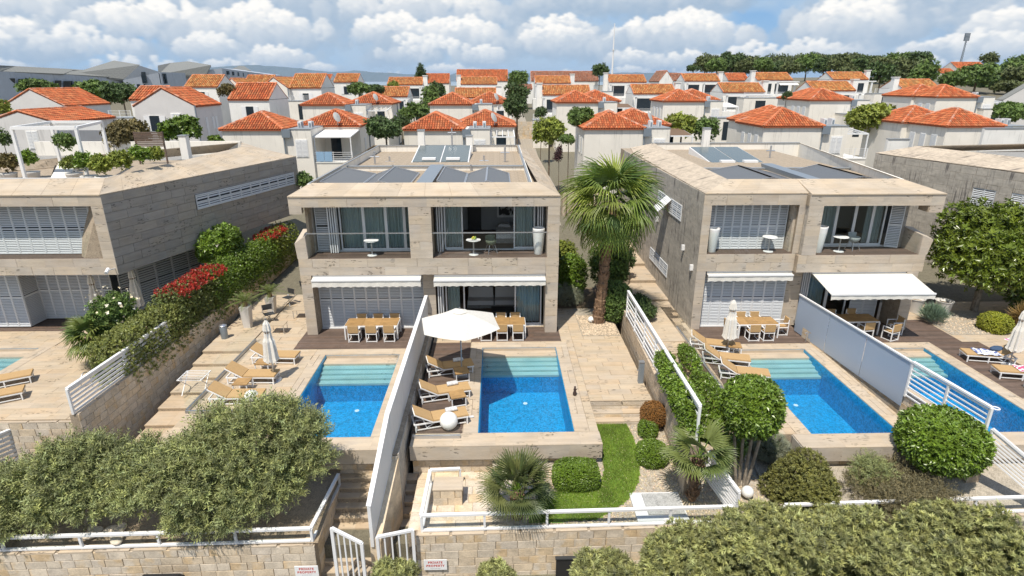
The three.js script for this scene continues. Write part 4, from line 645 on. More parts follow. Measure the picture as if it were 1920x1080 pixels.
// ----- right villa -----
{
  const t = thing('stone_villa', 'right travertine villa with weathered grey side wall and two balconies', 'villa', [15.4, 0, 27.4]), F = 27.4, B = 47.5;
  const XL = 9.8, XR = 21.2, yS = 3.12, yB = 4.0, yT = 6.42, yP = 7.0, P0 = F - 0.3;
  const XLb = 10.05;
  const c = mb(); c.box(XL + 0.03, 10.24, 0, yS, F + 0.03, F + 2).box(XL + 0.03, 14.6, yS, yB - 0.03, F + 0.03, B).box(14.6, 20.9, yS, yB - 0.03, P0 + 0.03, B).box(14.65, 15.35, 0, yS, F + 0.5, F + 0.8).box(XL + 0.03, 14.7, yT, yP - 0.05, F + 0.03, B).box(14.7, XR - 0.03, yT, yP - 0.05, P0 + 0.03, B).box(14.5, 14.75, yB, yT, F + 0.03, F + 1.2).box(14.75, 15.45, yB, yT, P0 + 0.03, F + 1.2).box(XL + 0.03, 10.17, yB, yT, F + 0.03, B).box(20.2, 20.75, 0, yS, P0 + 0.05, F + 1).box(20.5, 21.17, 6.1, yP - 0.05, P0 + 0.03, F + 0.4);
  c.box(XL + 0.03, 10.2, 0, yS, F + 2, B);
  mesh('wall_core', c, M.mortar, t);
  panelRects(t, F + 0.03, [[XL, 10.27, 0, yS], [XL, 14.6, yS, yB], [XL, 14.7, yT, yP - 0.04], [XL, 10.2, yB, yT], [14.42, 14.72, yB, yT]], M.trav, { bh: 0.45 });
  panelRects(t, P0 + 0.03, [[14.62, 20.92, yS, yB], [14.72, XR, yT, yP - 0.04], [14.74, 15.45, yB, yT], [20.55, 21.2, 6.08, yT], [20.2, 20.76, 0, yS]], M.trav, { bh: 0.45 });
  panelRects(t, F + 0.47, [[14.6, 15.38, 0, yS]], M.trav, { bh: 0.45 });
  // weathered left side wall, with a louvred window strip above and a lower one
  courses(t, 'stone_slab', [XL + 0.03, 0, 46], ...LEFTF, 46 - F - 0.03, yP - 0.05, 1.15, 0.44, M.travGrey, { cont: true, gap: 0.009, t: 0.03, c: 0.005, jit: 0.25, holes: [[46 - 35.4, 46 - 30.6, 4.9, 5.75], [46 - 36.2, 46 - 32.2, 1.2, 1.95]] });
  for (const [a, b, y0, y1, n] of [[35.4, 30.6, 4.9, 5.75, 6], [36.2, 32.2, 1.2, 1.95, 5]]) { const w = mesh('window_opening', mb().box(XL + 0.25, XL + 0.27, y0, y1, b, a), M.shutterDark, t); for (let i = 0; i < n; i++) { const k = mix(a, b, i / n), l = (a - b) / n - 0.02; if (y0 > 4 && i === 2) { continue; } const m4 = null; louvre(t, [XL - 0.01, y0, k], [0, 0, 1], l, y1 - y0, { pitch: 0.11 }); } }
  { const o = mesh('open_shutter', mb().slab([[XL - 0.75, 5.05, 32.55], [XL - 0.75, 5.05, 33.7], [XL, 5.75, 33.7], [XL, 5.75, 32.55]], 0.04), M.white, t); }
  for (const [d, y] of [[35, 3.9], [29.6, 3.6], [28.0, 3.0]]) mesh('wall_lamp', mb().box(XL - 0.16, XL - 0.002, y, y + 0.28, d - 0.07, d + 0.07), M.white, t);
  // right half steps forward
  courses(t, 'stone_slab', [14.76, yS, F + 0.03], ...LEFTF, 0.3, yT - yS, 0.5, 0.45, M.travGrey, { gap: 0.007, t: 0.02, c: 0.003 });
  // balconies
  roomBox(t, 10.2, 14.5, yB, yT, F + 1.4, 3); shutters(t, 10.25, 14.3, yB + 0.05, yT - 0.02, F + 0.78, 9);
  mesh('balcony_floor', mb().box(10.2, 14.5, yB - 0.02, yB + 0.015, F + 0.04, F + 1.4), M.wood[1], t); balconyGlass(t, 10.22, 14.4, yB, 5.05, F + 0.12, false);
  mesh('jamb', mb().box(14.38, 14.52, yB, yT, F + 0.34, F + 1.2), M.trav[2], t);
  roomBox(t, 15.45, 20.3, yB, yT, F + 1.3, 4);
  slidingDoor(t, 15.4, 20.3, yB + 0.1, yT, F + 1.15, [[15.85, 17.0], [17.0, 17.95], [17.95, 18.85], [18.85, 19.5]], [[15.9, 17.3], [18.7, 19.5]]);
  folded(t, 15.5, yB + 0.08, yT, F + 1.1, 2); louvre(t, [19.6, yB + 0.06, F + 1.0], [0.9, 0, 0.43], 0.6, 2.34, {});
  mesh('balcony_floor', mb().box(15.45, 20.6, yB - 0.02, yB + 0.015, P0 + 0.04, F + 1.3), M.wood[1], t); balconyGlass(t, 15.47, 20.5, yB, 5.05, P0 + 0.12, false);
  mesh('balcony_parapet', mb().hex([[20.55, yB, P0], [20.95, yB, P0], [20.95, yB, F + 1.3], [20.5, yB, F + 1.3]], [[20.55, 4.95, P0], [21.1, 4.75, P0], [21.1, 5.0, F + 1.3], [20.5, 5.1, F + 1.3]]), M.trav[1], t);
  mesh('return_wall', mb().box(20.3, 20.5, yB, yT, F + 1.0, F + 1.3), M.travShaded[0], t);
  // ground floor
  roomBox(t, 10.24, 14.7, 0, yS, F + 1.2, 3); shutters(t, 10.28, 14.6, 0.06, yS - 0.05, F + 0.42, 8); mesh('threshold', mb().box(10.28, 14.6, -0.02, 0.055, F + 0.32, F + 0.6), M.whiteDull, t);
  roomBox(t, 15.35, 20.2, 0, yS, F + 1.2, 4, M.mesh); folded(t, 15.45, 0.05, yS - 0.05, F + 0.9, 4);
  slidingDoor(t, 15.9, 20.1, 0.05, yS - 0.1, F + 0.95, [[16.0, 17.1], [17.1, 18.2]], [[16.1, 17.1]]); louvre(t, [18.4, 0.05, F + 0.9], [1, 0, 0], 0.7, 2.9, {}); louvre(t, [19.12, 0.05, F + 0.9], [1, 0, 0], 0.7, 2.9, {});
  // roof
  mesh('roof_core', mb().box(XL + 0.2, XR - 0.2, yP - 0.3, yP - 0.06, F + 0.06, F + 1), M.mortar, t);
  roofRim(t, [[XL, yP, F - 0.02], [14.74, yP, F - 0.02], [14.74, yP, P0 - 0.04], [XR, yP, P0 - 0.04], [24.6, yP, B], [10.6, yP, B], [10.05, yP, 44]], [[11.3, yP + 0.45, F + 1.35], [14.74, yP + 0.45, F + 1.35], [14.75, yP + 0.45, F + 1.34], [19.9, yP + 0.45, F + 1.3], [23.6, yP + 0.45, B - 1], [12.2, yP + 0.45, B - 1], [11.9, yP + 0.45, 43.4]], M.rim, [6, 5]);
  const k = { x: 11.7, x1: 20.2 };
  mesh('roof_floor', mb().hex([[11.3, 6.25, F + 1.35], [20, 6.25, F + 1.3], [23.6, 6.25, B - 1], [12, 6.25, B - 1]], [[11.3, 6.35, F + 1.35], [20, 6.35, F + 1.3], [23.6, 6.35, B - 1], [12, 6.35, B - 1]]), M.concrete, t);
  const side = (a, b, y0, y1, th) => mesh('court_wall', mb().hex([[a[0], y0, a[1]], [b[0], y0, b[1]], [b[0] + th, y0, b[1]], [a[0] + th, y0, a[1]]], [[a[0], y1, a[1]], [b[0], y1, b[1]], [b[0] + th, y1, b[1]], [a[0] + th, y1, a[1]]]), M.plaster, t);
  side([20.0, F + 1.3], [23.6, B - 1], 6.3, 7.42, 0.12); side([11.2, F + 1.35], [12, B - 1], 6.3, 7.4, 0.12);
  mesh('court_wall', mb().box(12, 23.6, 6.3, 7.42, B - 1.1, B - 1), M.plaster, t); mesh('court_coping', mb().box(12, 23.6, 7.42, 7.48, B - 1.15, B - 0.95), M.coping, t);
  plaster(t, 'cross_wall', 11.7, 21.9, 6.3, 7.0, 35.4, 35.6); mesh('cross_coping', mb().box(11.7, 21.9, 7.0, 7.06, 35.35, 35.65), M.coping, t);
  mesh('gutter_strip', mb().hex([[16.2, 6.3, 29], [16.8, 6.3, 29], [16.8, 6.3, 35.4], [16.2, 6.3, 35.4]], [[16.1, 7.2, 29], [16.8, 7.2, 29], [16.8, 7.25, 36], [16.1, 7.25, 36]]), M.greyMetal, t);
  seat(t, 15.4, 0, F);
  skylight('slanting glass skylight on the roof of the right villa', 14.0, 17.6, 38.2, 43.5, 6.35, 1.1);
}
solarRow('dark solar panel lying in the left half of the right villa roof', [[11.9, 14.0, 29.7, 34.2, 7.0, 7.35, false], [14.0, 15.9, 29.7, 34.2, 6.95, 7.35, true]], []);
solarRow('dark solar panels in the right half of the right villa roof', [[17.0, 18.7, 29.7, 34.2, 7.0, 7.4, false], [18.7, 20.2, 29.7, 34.2, 6.98, 7.4, true]], [[17.2, 20, 34.2]]);
roofPost('roof_chimney', 'square white chimney behind the skylight of the right villa', 'chimney', 15.9, 45.6, 6.35, 8.6, 'box');
roofPost('vent_pipe', 'cross shaped vent pipe on the roof of the right villa', 'vent', 18.9, 41, 6.35, 7.8);
awning('awning', 'rolled up white scalloped awning over the left shutters of the right villa', 10.35, 14.62, 3.0, 27.5, 0.22, 0.08, 0.3);
awning('awning', 'extended cream awning shading the dining table of the right villa', 15.5, 20.45, 3.02, 27.2, 1.9, 0.42, 0.26);

// ----- left villa -----
{
  const t = thing('stone_villa', 'left travertine villa with dark shaded side wall, cut by the left edge', 'villa', [-22, 0, 27.2]), F = 27.2;
  const yS = 3.24, yB = 4.05, yT = 6.56, yP = 7.1, A = [-18.2, 0, F], C = [-13.9, 0, 41.6];
  const c = mb(); c.box(-34, -18.25, yS, yB - 0.03, F + 0.03, 40).box(-34, -18.3, yT, yP - 0.05, F + 0.03, 40).box(-18.72, -18.25, yB, yT, F + 0.03, F + 2);
  c.hex([[-20, yS, F + 0.05], [A[0] - 0.04, yS, F + 0.05], [C[0] - 0.04, yS, C[2]], [-20, yS, C[2]]], [[-20, yP - 0.05, F + 1.6], [A[0] - 0.04, yP - 0.05, F + 0.05], [C[0] - 0.04, yP - 0.05, C[2]], [-20, yP - 0.05, C[2]]]);
  mesh('wall_core', c, M.mortar, t);
  panelRects(t, F + 0.03, [[-30, -18.2, yS, yB], [-30, -18.2, yT, yP - 0.04], [-18.75, -18.2, yB, yT]], M.trav, { bh: 0.45 });
  const { f, len } = dirFrame(A, C), wx = Math.hypot(A[0] - (-16.2), 32.3 - F), wx2 = Math.hypot(A[0] - (-14.05), F - 39.5);
  courses(t, 'stone_slab', [A[0] - 0.02, yS, A[2]], ...f, len, yP - yS - 0.05, 1.15, 0.43, M.travShaded, { gap: 0.009, t: 0.03, c: 0.005, jit: 0.25, holes: [[wx, len - 0.6, 2.05, 2.85]] });
  { const n = 10, U = V3(...f[0]); for (let i = 0; i < n; i++) { const s = mix(wx, len - 0.6, i / n), p = [A[0] + 0.06 + U.x * s, yS + 2.05, A[2] - U.z * s]; louvre(t, p, f[0], (len - 0.6 - wx) / n - 0.01, 0.8, { pitch: 0.12 }); } }
  // upper glazing behind a glass balustrade
  shutters(t, -26.8, -18.8, yB + 0.05, yT, F + 0.75, 13); roomBox(t, -30, -18.75, yB, yT, F + 1.1, 3);
  mesh('balcony_floor', mb().box(-30, -18.75, yB - 0.02, yB + 0.015, F + 0.04, F + 1.0), M.wood[1], t); balconyGlass(t, -29, -18.78, yB, 5.35, F + 0.1, false);
  // ground floor
  shutters(t, -27.6, -24.1, 0.06, yS, F + 1.3, 6); shutters(t, -24.1, -20.3, 0.06, yS, F + 2.4, 7); roomBox(t, -30, -20.2, 0, yS, F + 2.9, 3); louvre(t, [-24.12, 0.06, F + 1.32], [0.05, 0, -1], 1.06, yS - 0.06, {});
  const r = dirFrame([-20.1, 0, 29.9], [-17.6, 0, 36]); for (let i = 0; i < 6; i++) { const U = r.f[0], L = r.len / 6; louvre(t, [-20.1 + U[0] * L * i, 0.05, 29.9 - U[2] * L * i], U, L - 0.02, 3.1, { pitch: 0.13 }); }
  mesh('camera_arm', mb().bar([-18.3, 3.55, F], [-18.35, 3.6, F - 0.3], 0.04), M.white, t); mesh('security_camera', mb().rod([-18.45, 3.62, F - 0.25], [-18.4, 3.5, F - 0.55], 0.08), M.white, t);
  // roof: wide sloping stone band on the right, terrace behind
  roofRim(t, [[-34, yP, F - 0.04], [A[0], yP, F - 0.04], [C[0], yP, C[2]], [-18.6, yP, 47]], [[-34, yP + 0.4, F + 1.5], [-18.9, yP + 0.5, F + 1.7], [-17.6, yP + 0.62, 41.6], [-19.0, yP + 0.6, 45.2]], M.rim, []);
  mesh('roof_terrace', mb().box(-34, -19.2, 6.7, 6.8, F + 1.4, 45), M.concrete, t);
  mesh('court_wall', mb().box(-34, -19, 6.5, yP + 0.7, 45, 45.2), M.plaster, t);
  seat(t, -22, 0, F);
}
// ----- far right villa -----
{
  const t = thing('stone_villa', 'stained grey stone villa wall at the right edge behind the tree', 'villa', [31, 0, 30]), A = [27.9, 0, 43.5], C = [32.6, 0, 26];
  const { f, len } = dirFrame(A, C), N = [f[0][2] * -1, 0, 0];
  mesh('wall_core', mb().hex([[A[0] + 0.06, 0, A[2]], [C[0] + 0.06, 0, C[2]], [44, 0, 26], [44, 0, 46]].reverse(), [[A[0] + 0.06, 6.9, A[2]], [C[0] + 0.06, 6.9, C[2]], [44, 6.9, 26], [44, 6.9, 46]].reverse()), M.mortar, t);
  const holes = [[7.6, 9.0, 4.6, 5.7], [9.9, 12.3, 4.6, 5.75], [11.4, 15.6, 1.6, 2.5]];
  courses(t, 'stone_slab', [A[0] + 0.03, 0, A[2]], ...f, len, 6.92, 0.95, 0.46, M.travGrey, { cont: true, gap: 0.014, t: 0.03, c: 0.006, jit: 0.2, holes });
  const U = V3(...f[0]); for (const h of holes) { const n = Math.max(2, Math.round((h[1] - h[0]) / 0.6)); for (let i = 0; i < n; i++) { const s = mix(h[0], h[1], i / n); louvre(t, [A[0] + 0.05 + U.x * s, h[2], A[2] - U.z * s], f[0], (h[1] - h[0]) / n - 0.01, h[3] - h[2], { pitch: 0.11 }); } }
  roofRim(t, [[A[0], 7, A[2]], [C[0], 7, C[2]], [46, 7, 25], [46, 7, 47]], [[A[0] + 2.6, 7.55, A[2] - 0.6], [C[0] + 2.2, 7.55, C[2] + 1], [44, 7.55, 27], [44, 7.55, 45]], M.rimDirty, [0]);
  mesh('roof_floor', mb().box(31, 44, 6.9, 7.0, 28, 44), M.concrete, t);
  seat(t, 31, 0, 30);
}
// ---------- the village behind ----------
R = rng(2024);
function hipRoof(t, x0, x1, d0, d1, y, rise, m = M.terra, w = 0.25, cl = 0.42) {
  const o = 0.18, a = x0 - o, b = x1 + o, p = d0 - o, q = d1 + o, wx = b - a, wd = q - p; let r0, r1;
  if (wx >= wd) { r0 = [a + wd / 2, y + rise, (p + q) / 2]; r1 = [b - wd / 2, y + rise, (p + q) / 2]; } else { r0 = [(a + b) / 2, y + rise, p + wx / 2]; r1 = [(a + b) / 2, y + rise, q - wx / 2]; }
  const A = [a, y, p], B = [b, y, p], C = [b, y, q], D = [a, y, q], faces = wx >= wd ? [[A, B, r1, r0], [B, C, r1], [C, D, r0, r1], [D, A, r0]] : [[A, B, r0], [B, C, r1, r0], [C, D, r1], [D, A, r0, r1]];
  const base = mb(), lo = (k) => [k[0], k[1] - 0.03, k[2]]; for (const f of faces) { const g = f.map(lo); g.length === 3 ? base.tri(...g) : base.quad(...g); }
  base.box(a, b, y - 0.12, y - 0.031, p, q);
  const rf = mesh('roof', base, M.terraBase, t); const gs = faces.filter((f, i) => i !== 2).map((f) => tiles(f, { w, cl }));
  stuff(mesh('roof_tiles', gs, m, rf)); const cg = mb(); cg.col = [1, 1, 1]; for (const [u, v] of wx >= wd ? [[A, r0], [D, r0], [B, r1], [C, r1], [r0, r1]] : [[A, r0], [B, r0], [C, r1], [D, r1], [r0, r1]]) if (Math.hypot(u[0] - v[0], u[2] - v[2]) > 0.3) caps(cg, [u[0], u[1] + 0.03, u[2]], [v[0], v[1] + 0.03, v[2]]);
  stuff(mesh('ridge_caps', cg, M.ridge, rf)); return rf;
}
function gableRoof(t, x0, x1, d0, d1, y, rise, along, m = M.terra, w = 0.25, cl = 0.42, wallM = M.plaster) {
  const o = 0.12; let F;
  if (along === 'x') { const a = x0 - 0.02, b = x1 + 0.02, p = d0 - o, q = d1 + o, c = (p + q) / 2; F = [[[a, y, p], [b, y, p], [b, y + rise, c], [a, y + rise, c]], [[b, y, q], [a, y, q], [a, y + rise, c], [b, y + rise, c]]]; for (const x of [x0, x1]) mesh('gable_wall', mb().tri([x, y, d0], [x, y + rise, c], [x, y, d1]), wallM, t); }
  else { const p = d0 - 0.02, q = d1 + 0.02, a = x0 - o, b = x1 + o, c = (a + b) / 2; F = [[[b, y, p], [b, y, q], [c, y + rise, q], [c, y + rise, p]], [[a, y, q], [a, y, p], [c, y + rise, p], [c, y + rise, q]]]; for (const z of [d0, d1]) mesh('gable_wall', mb().tri([x0, y, z], [x1, y, z], [c, y + rise, z]), wallM, t); }
  const base = mb(); for (const f of F) base.slab(f.map((k) => [k[0], k[1] - 0.03, k[2]]), 0.08);
  const rf = mesh('roof', base, m === M.greyRoof ? m : M.terraBase, t); if (m === M.greyRoof) return rf;
  stuff(mesh('roof_tiles', F.map((f) => tiles(f, { w, cl })), m, rf)); const cg = mb(), e = F[0]; cg.col = [1, 1, 1]; caps(cg, [e[2][0], e[2][1] + 0.02, e[2][2]], [e[3][0], e[3][1] + 0.02, e[3][2]]);
  if (along === 'x') for (const x of [x0, x1]) { cg.col = [1.2, 1.8, 2]; caps(cg, [x, y + 0.05, d0 - o], [x, y + rise + 0.05, (d0 + d1) / 2], 0.09); } else for (const f of F) caps(cg, [f[0][0], y + 0.04, d0], [e[2][0], y + rise + 0.04, d0], 0.09);
  stuff(mesh('ridge_caps', cg, M.ridge, rf)); return rf;
}
function shutterWin(t, x, y, w, h, d, open) { const f = mesh('window', mb().box(x - w / 2 - 0.06, x + w / 2 + 0.06, y - 0.06, y + h + 0.06, d - 0.03, d + 0.02), M.plasterWhite, t); if (open) { mesh('pane', mb().box(x - w / 2, x + w / 2, y, y + h, d - 0.05, d - 0.031), M.pane, f); for (const s of [-1, 1]) mesh('shutter', mb().box(x + s * (w / 2 + 0.3) - 0.27, x + s * (w / 2 + 0.3) + 0.27, y, y + h, d - 0.07, d - 0.032), M.white, f); } else for (const s of [-1, 1]) { const g = mb(), a = x + (s < 0 ? -w / 2 : 0.012), b = a + w / 2 - 0.012; g.box(a, b, y, y + h, d - 0.055, d - 0.031); for (let k = 0; k < Math.floor(h / 0.12); k++) g.box(a + 0.05, b - 0.05, y + 0.06 + k * 0.12, y + 0.06 + k * 0.12 + 0.06, d - 0.075, d - 0.056); mesh('shutter', g, M.white, f); } return f; }
function sideWin(t, x, y, w, h, d, s) { const f = mesh('window', mb().box(x - 0.03, x + 0.03, y - 0.05, y + h + 0.05, d - w / 2 - 0.05, d + w / 2 + 0.05), M.plasterWhite, t); for (const k of [-1, 1]) mesh('shutter', mb().box(x + s * 0.03, x + s * 0.06, y, y + h, d + (k < 0 ? -w / 2 : 0.02), d + (k < 0 ? -0.02 : w / 2)), M.shutter, f); }
function acUnit(t, x, y, d) { const a = mesh('air_conditioner', mb().box(x - 0.16, x + 0.16, y, y + 0.55, d, d + 0.75), M.whiteDull, t); mesh('fan_grille', mb().rod([x + 0.161, y + 0.28, d + 0.3], [x + 0.18, y + 0.28, d + 0.3], 0.2, 0.2, 14), M.greyMetal, a); mesh('pipe_cover', mb().box(x - 0.08, x + 0.08, y, y + 0.4, d - 0.06, d - 0.002), M.greyMetal, a); }
function dish(t, x, y, d) { const g = uv(new THREE.SphereGeometry(1.3, 20, 6, 0, 6.2832, 0, 0.36).toNonIndexed()); g.translate(0, -1.3, 0); g.scale(0.85, 1, 1.1); g.rotateX(1.1); g.rotateY(0.9); const m = mesh('satellite_dish', g, M.dish, t); m.position.set(x, y + 0.8, -d); mesh('mast', mb().rod([0, -0.8, 0], [0, 0.1, 0.0], 0.03), M.metal, m); }
function pergola(t, x0, x1, d0, d1, y0, y1, fabric) { const g = mb(); for (const x of [x0, x1]) g.bar([x, y0, d0], [x, y1, d0], 0.1); g.bar([x0, y1, d0], [x1, y1, d0], 0.12).bar([x0, y1, d0], [x0, y1 + 0.35, d1], 0.1).bar([x1, y1, d0], [x1, y1 + 0.35, d1], 0.1); for (let i = 1; i < 4; i++) g.bar([mix(x0, x1, i / 4), y1, d0], [mix(x0, x1, i / 4), y1 + 0.35, d1], 0.06); mesh('pergola_frame', g, M.white, t); if (fabric) mesh('sunshade', mb().slab([[x0, y1 + 0.06, d0], [x1, y1 + 0.06, d0], [x1, y1 + 0.42, d1], [x0, y1 + 0.42, d1]], 0.03), fabric, t); }
function railing(t, a, b, y, h = 0.95) { const g = mb(); for (let k = 0; k < 5; k++) g.bar([a[0], y + 0.12 + k * h / 5, a[1]], [b[0], y + 0.12 + k * h / 5, b[1]], 0.03); for (const k of [0, 0.5, 1]) g.bar([mix(a[0], b[0], k), y, mix(a[1], b[1], k)], [mix(a[0], b[0], k), y + h, mix(a[1], b[1], k)], 0.05); mesh('railing', g, M.white, t); }
const wallB = (t, x0, x1, y0, y1, d0, d1, m = M.plaster) => mesh('wall', mb().box(x0, x1, y0, y1, d0, d1), m, t);
// a white house in two hipped blocks with a flat roofed link and a balcony: px, ey = left front eave corner in the photograph
function twinHouse(label, px, ey, d, o = {}) {
  const [x, ye] = at(px, ey, d), yg = landY(x, d) - 1.5, k = o.k ?? 1, A = 5.5 * k, L = 2.55 * k, wm = o.wm ?? M.plaster, r = o.rise ?? 1.4, far = d > 70;
  const t = thing('white_house', label, 'house', [x, yg, d]), w = far ? 0.27 : 0.235, cl = far ? 0.5 : 0.4;
  wallB(t, x, x + A, yg, ye - 0.05, d, d + 6.4, wm); hipRoof(t, x, x + A, d, d + 6.4, ye, r, o.roof ?? M.terra, w, cl);
  const bx0 = x + (o.b0 ?? 4.7) * k, bx1 = bx0 + 6 * k, bd = d + (o.bd ?? 4.4);
  wallB(t, bx0, bx1, yg, ye - 0.05 + (o.bl ?? 0), bd, bd + 6.5, wm); hipRoof(t, bx0, bx1, bd, bd + 6.5, ye + (o.bl ?? 0), r, o.roof ?? M.terra, w, cl);
  wallB(t, x + A, x + A + L, yg, ye - 0.02, d + 0.12, d + 5, wm); mesh('parapet_cap', mb().box(x + A + 0.5, x + A + L + 0.05, ye - 0.019, ye + 0.04, d + 0.07, d + 4.4), M.coping, t);
  const gut = mesh('gutter_box', mb().box(x + A - 0.02, x + A + 0.72, ye - 0.72, ye + 0.03, d - 0.22, d + 0.1), M.greyMetal, t); mesh('downpipe', mb().rod([x + A + 0.1, yg, d - 0.06], [x + A + 0.1, ye - 0.7, d - 0.06], 0.07), M.greyMetal, gut);
  shutterWin(t, x + A + L * 0.62, ye - 2.5, 1.05 * k, 1.55, d + 0.12); 
  const tx0 = x + A + L, tx1 = Math.max(bx1, tx0 + 2.4 * k);
  wallB(t, tx0, tx1, yg, ye - 3.1, d + 0.4, bd, wm); mesh('floor_slab', mb().box(tx0, tx1, ye - 3.1, ye - 3.0, d + 0.35, bd), M.plasterWhite, t);
  railing(t, [tx0, d + 0.4], [tx1, d + 0.4], ye - 3.0); mesh('doorway', mb().box(tx0 + 0.6, tx0 + 1.6, ye - 3, ye - 0.9, bd - 0.03, bd - 0.005), M.pane, t);
  if (o.towel) for (const q of [0.2, 0.95]) mesh('hanging_towel', mb().box(tx0 + q, tx0 + q + 0.72, ye - 2.95, ye - 2.05, d + 0.34, d + 0.37), M.blueCloth, t);
  if (o.shade !== null) pergola(t, tx0 + 0.1, tx1 - 0.1, d + 0.6, bd, ye - 3, ye - 0.75, o.shade);
  if (!o.noac) { acUnit(t, x + A + 1.1, ye + 0.04, d + 1.6); if (!far) acUnit(t, x + A + 2.0, ye + 0.04, d + 1.9); }
  if (o.dish) dish(t, bx0 + 4.0 * k, ye + (o.bl ?? 0) + 0.1, bd - 0.4);
  if (o.left) for (let i = 0; i < 3; i++) sideWin(t, x, ye - 2.4, 0.75, 1.5, d + 1.4 + i * 1.6, -1);
  if (o.right) { sideWin(t, bx1, ye - 3.3, 0.6, 2.0, bd + 2, 1); mesh('downpipe', mb().rod([bx1 + 0.06, yg, bd + 4], [bx1 + 0.06, ye, bd + 4], 0.07), M.greyMetal, t); }
  return seat(t, x, yg, d);
}
twinHouse('white house with blue towels on its balcony rail, left behind the middle villa', 415, 243, 56, { towel: true, shade: M.plasterWhite, dish: true, right: true, b0: 5.6 });
twinHouse('white house directly behind the middle villa roof with a satellite dish', 757, 243, 57, { dish: true, b0: 4.5 });
twinHouse('white house behind the tall palm with a brown sunshade', 1096, 241, 56, { shade: M.mesh, left: true, dish: true, b0: 3.1 });
twinHouse('white house behind the right villa skylight with three shuttered side windows', 1433, 237, 56, { left: true, b0: 1.0, bd: 5.0, rise: 1.5 });
twinHouse('white house at the right behind the stained villa roof', 1776, 237, 57, { left: true, b0: -0.6, bd: 5.6, rise: 1.5 });
twinHouse('white house of the second row left of the hedge, with dark balcony door', 566, 197, 79, { right: true, dish: true });
twinHouse('white house of the second row above the middle villa', 806, 196, 80, { dish: true });
twinHouse('white house of the second row right of the village lane', 1044, 192, 81, { shade: M.mesh, left: true, b0: 3.2 });
twinHouse('white house of the second row with pale awning above the lane trees', 1244, 190, 81, { left: true, shade: M.canvasThick, b0: 3 });
twinHouse('white house of the second row above the right villa roof', 1520, 188, 81, { left: true, b0: 0.6 });
twinHouse('white house of the second row at the right with two dark side windows', 1757, 182, 81, { left: true, b0: -0.4, rise: 1.5 });
// long low houses with an ochre ridge roof seen from the front
function ridgeHouse(label, pl, pr, ey, d, o = {}) {
  const [x0, ye] = at(pl, ey, d), x1 = at(pr, ey, d)[0], yg = landY((x0 + x1) / 2, d) - 2, wm = o.wm ?? M.plasterWhite, dep = o.dep ?? 6.5, rise = o.rise ?? 1.5;
  const t = thing(o.name ?? 'terrace_house', label, 'house', [x0, yg, d]);
  wallB(t, x0, x1, yg, ye - 0.05, d, d + dep, wm); gableRoof(t, x0, x1, d, d + dep, ye, rise, 'x', o.roof ?? M.terraOld, 0.3, 0.55, wm);
  if (!o.plain) { // front terrace: frame, dark glazing, parapet
    const y1 = ye - 0.5, fw = x1 - x0;
    mesh('terrace_wall', mb().box(x0 - 0.6, x1 + 1.6, yg, ye - 3.1, d - 2.2, d - 0.01), wm, t);
    mesh('window', mb().box(x0 + fw * 0.08, x0 + fw * 0.42, ye - 2.8, ye - 0.75, d - 0.05, d - 0.004), M.pane, t);
    mesh('window', mb().box(x0 + fw * 0.52, x0 + fw * 0.9, ye - 2.8, ye - 0.75, d - 0.05, d - 0.004), M.pane, t);
    const g = mb(); for (const k of [0.0, 0.47, 0.96]) g.box(x0 + fw * k - 0.1, x0 + fw * k + 0.18, ye - 3.1, y1, d - 2.1, d - 1.8); g.box(x0 - 0.3, x1 + 0.5, y1, y1 + 0.22, d - 2.2, d - 1.8); g.box(x0 - 0.3, x0 - 0.1, y1, y1 + 0.2, d - 1.8, d - 0.02).box(x1 + 0.3, x1 + 0.5, y1, y1 + 0.2, d - 1.8, d - 0.02); mesh('terrace_frame', g, M.white, t);
    railing(t, [x0, d - 2.1], [x1, d - 2.1], ye - 3.1, 0.8);
    if (o.shade) mesh('sunshade', mb().slab([[x0 + fw * 0.5, y1 - 0.5, d - 2.8], [x1 + 0.2, y1 - 0.5, d - 2.8], [x1 + 0.2, y1, d - 1.8], [x0 + fw * 0.5, y1, d - 1.8]], 0.04), M.canvasThick, t);
  } else { shutterWin(t, mix(x0, x1, 0.5), ye - 2.3, 0.9, 1.5, d, true); }
  for (const s of o.ch ?? [1]) { const cx = s > 0 ? x1 + 0.5 : x0 - 0.5, c = mesh('chimney', mb().box(cx - 0.45, cx + 0.45, yg, ye + rise + 0.3, d + 1.2, d + 2.1), wm, t); mesh('chimney_cap', mb().box(cx - 0.55, cx + 0.55, ye + rise + 0.3, ye + rise + 0.42, d + 1.1, d + 2.2), wm, c); }
  return seat(t, x0, yg, d);
}
ridgeHouse('ochre roofed terrace house above the second row left of the hedge', 688, 764, 181, 104, { ch: [-1] });
ridgeHouse('ochre roofed terrace house behind the second row house of the middle', 852, 930, 183, 106, { ch: [1] });
ridgeHouse('ochre roofed terrace house right of the lane with white blocks in front', 1018, 1108, 178, 104, { ch: [-1] });
ridgeHouse('ochre roofed terrace house with large dark windows and white rails', 1188, 1268, 176, 106, { ch: [1] });
ridgeHouse('ochre roofed terrace house with a wide cream awning', 1356, 1434, 173, 106, { ch: [1], shade: true });
ridgeHouse('ochre roofed terrace house behind the second row hip roofs at right', 1526, 1604, 170, 106, { ch: [1] });
ridgeHouse('ochre roofed terrace house before the dark hillside trees', 1692, 1762, 166, 106, { ch: [-1] });
ridgeHouse('ochre roofed house with white end block and small palm in front', 726, 792, 159, 134, { ch: [1] });
ridgeHouse('ochre roofed house in front of the broad red roof', 864, 932, 158, 134, { ch: [-1] });
ridgeHouse('ochre roofed house before the long brown roof', 1004, 1070, 156, 134, { ch: [1] });
ridgeHouse('ochre roofed house below the white mast', 1142, 1212, 154, 132, { ch: [-1], shade: true });
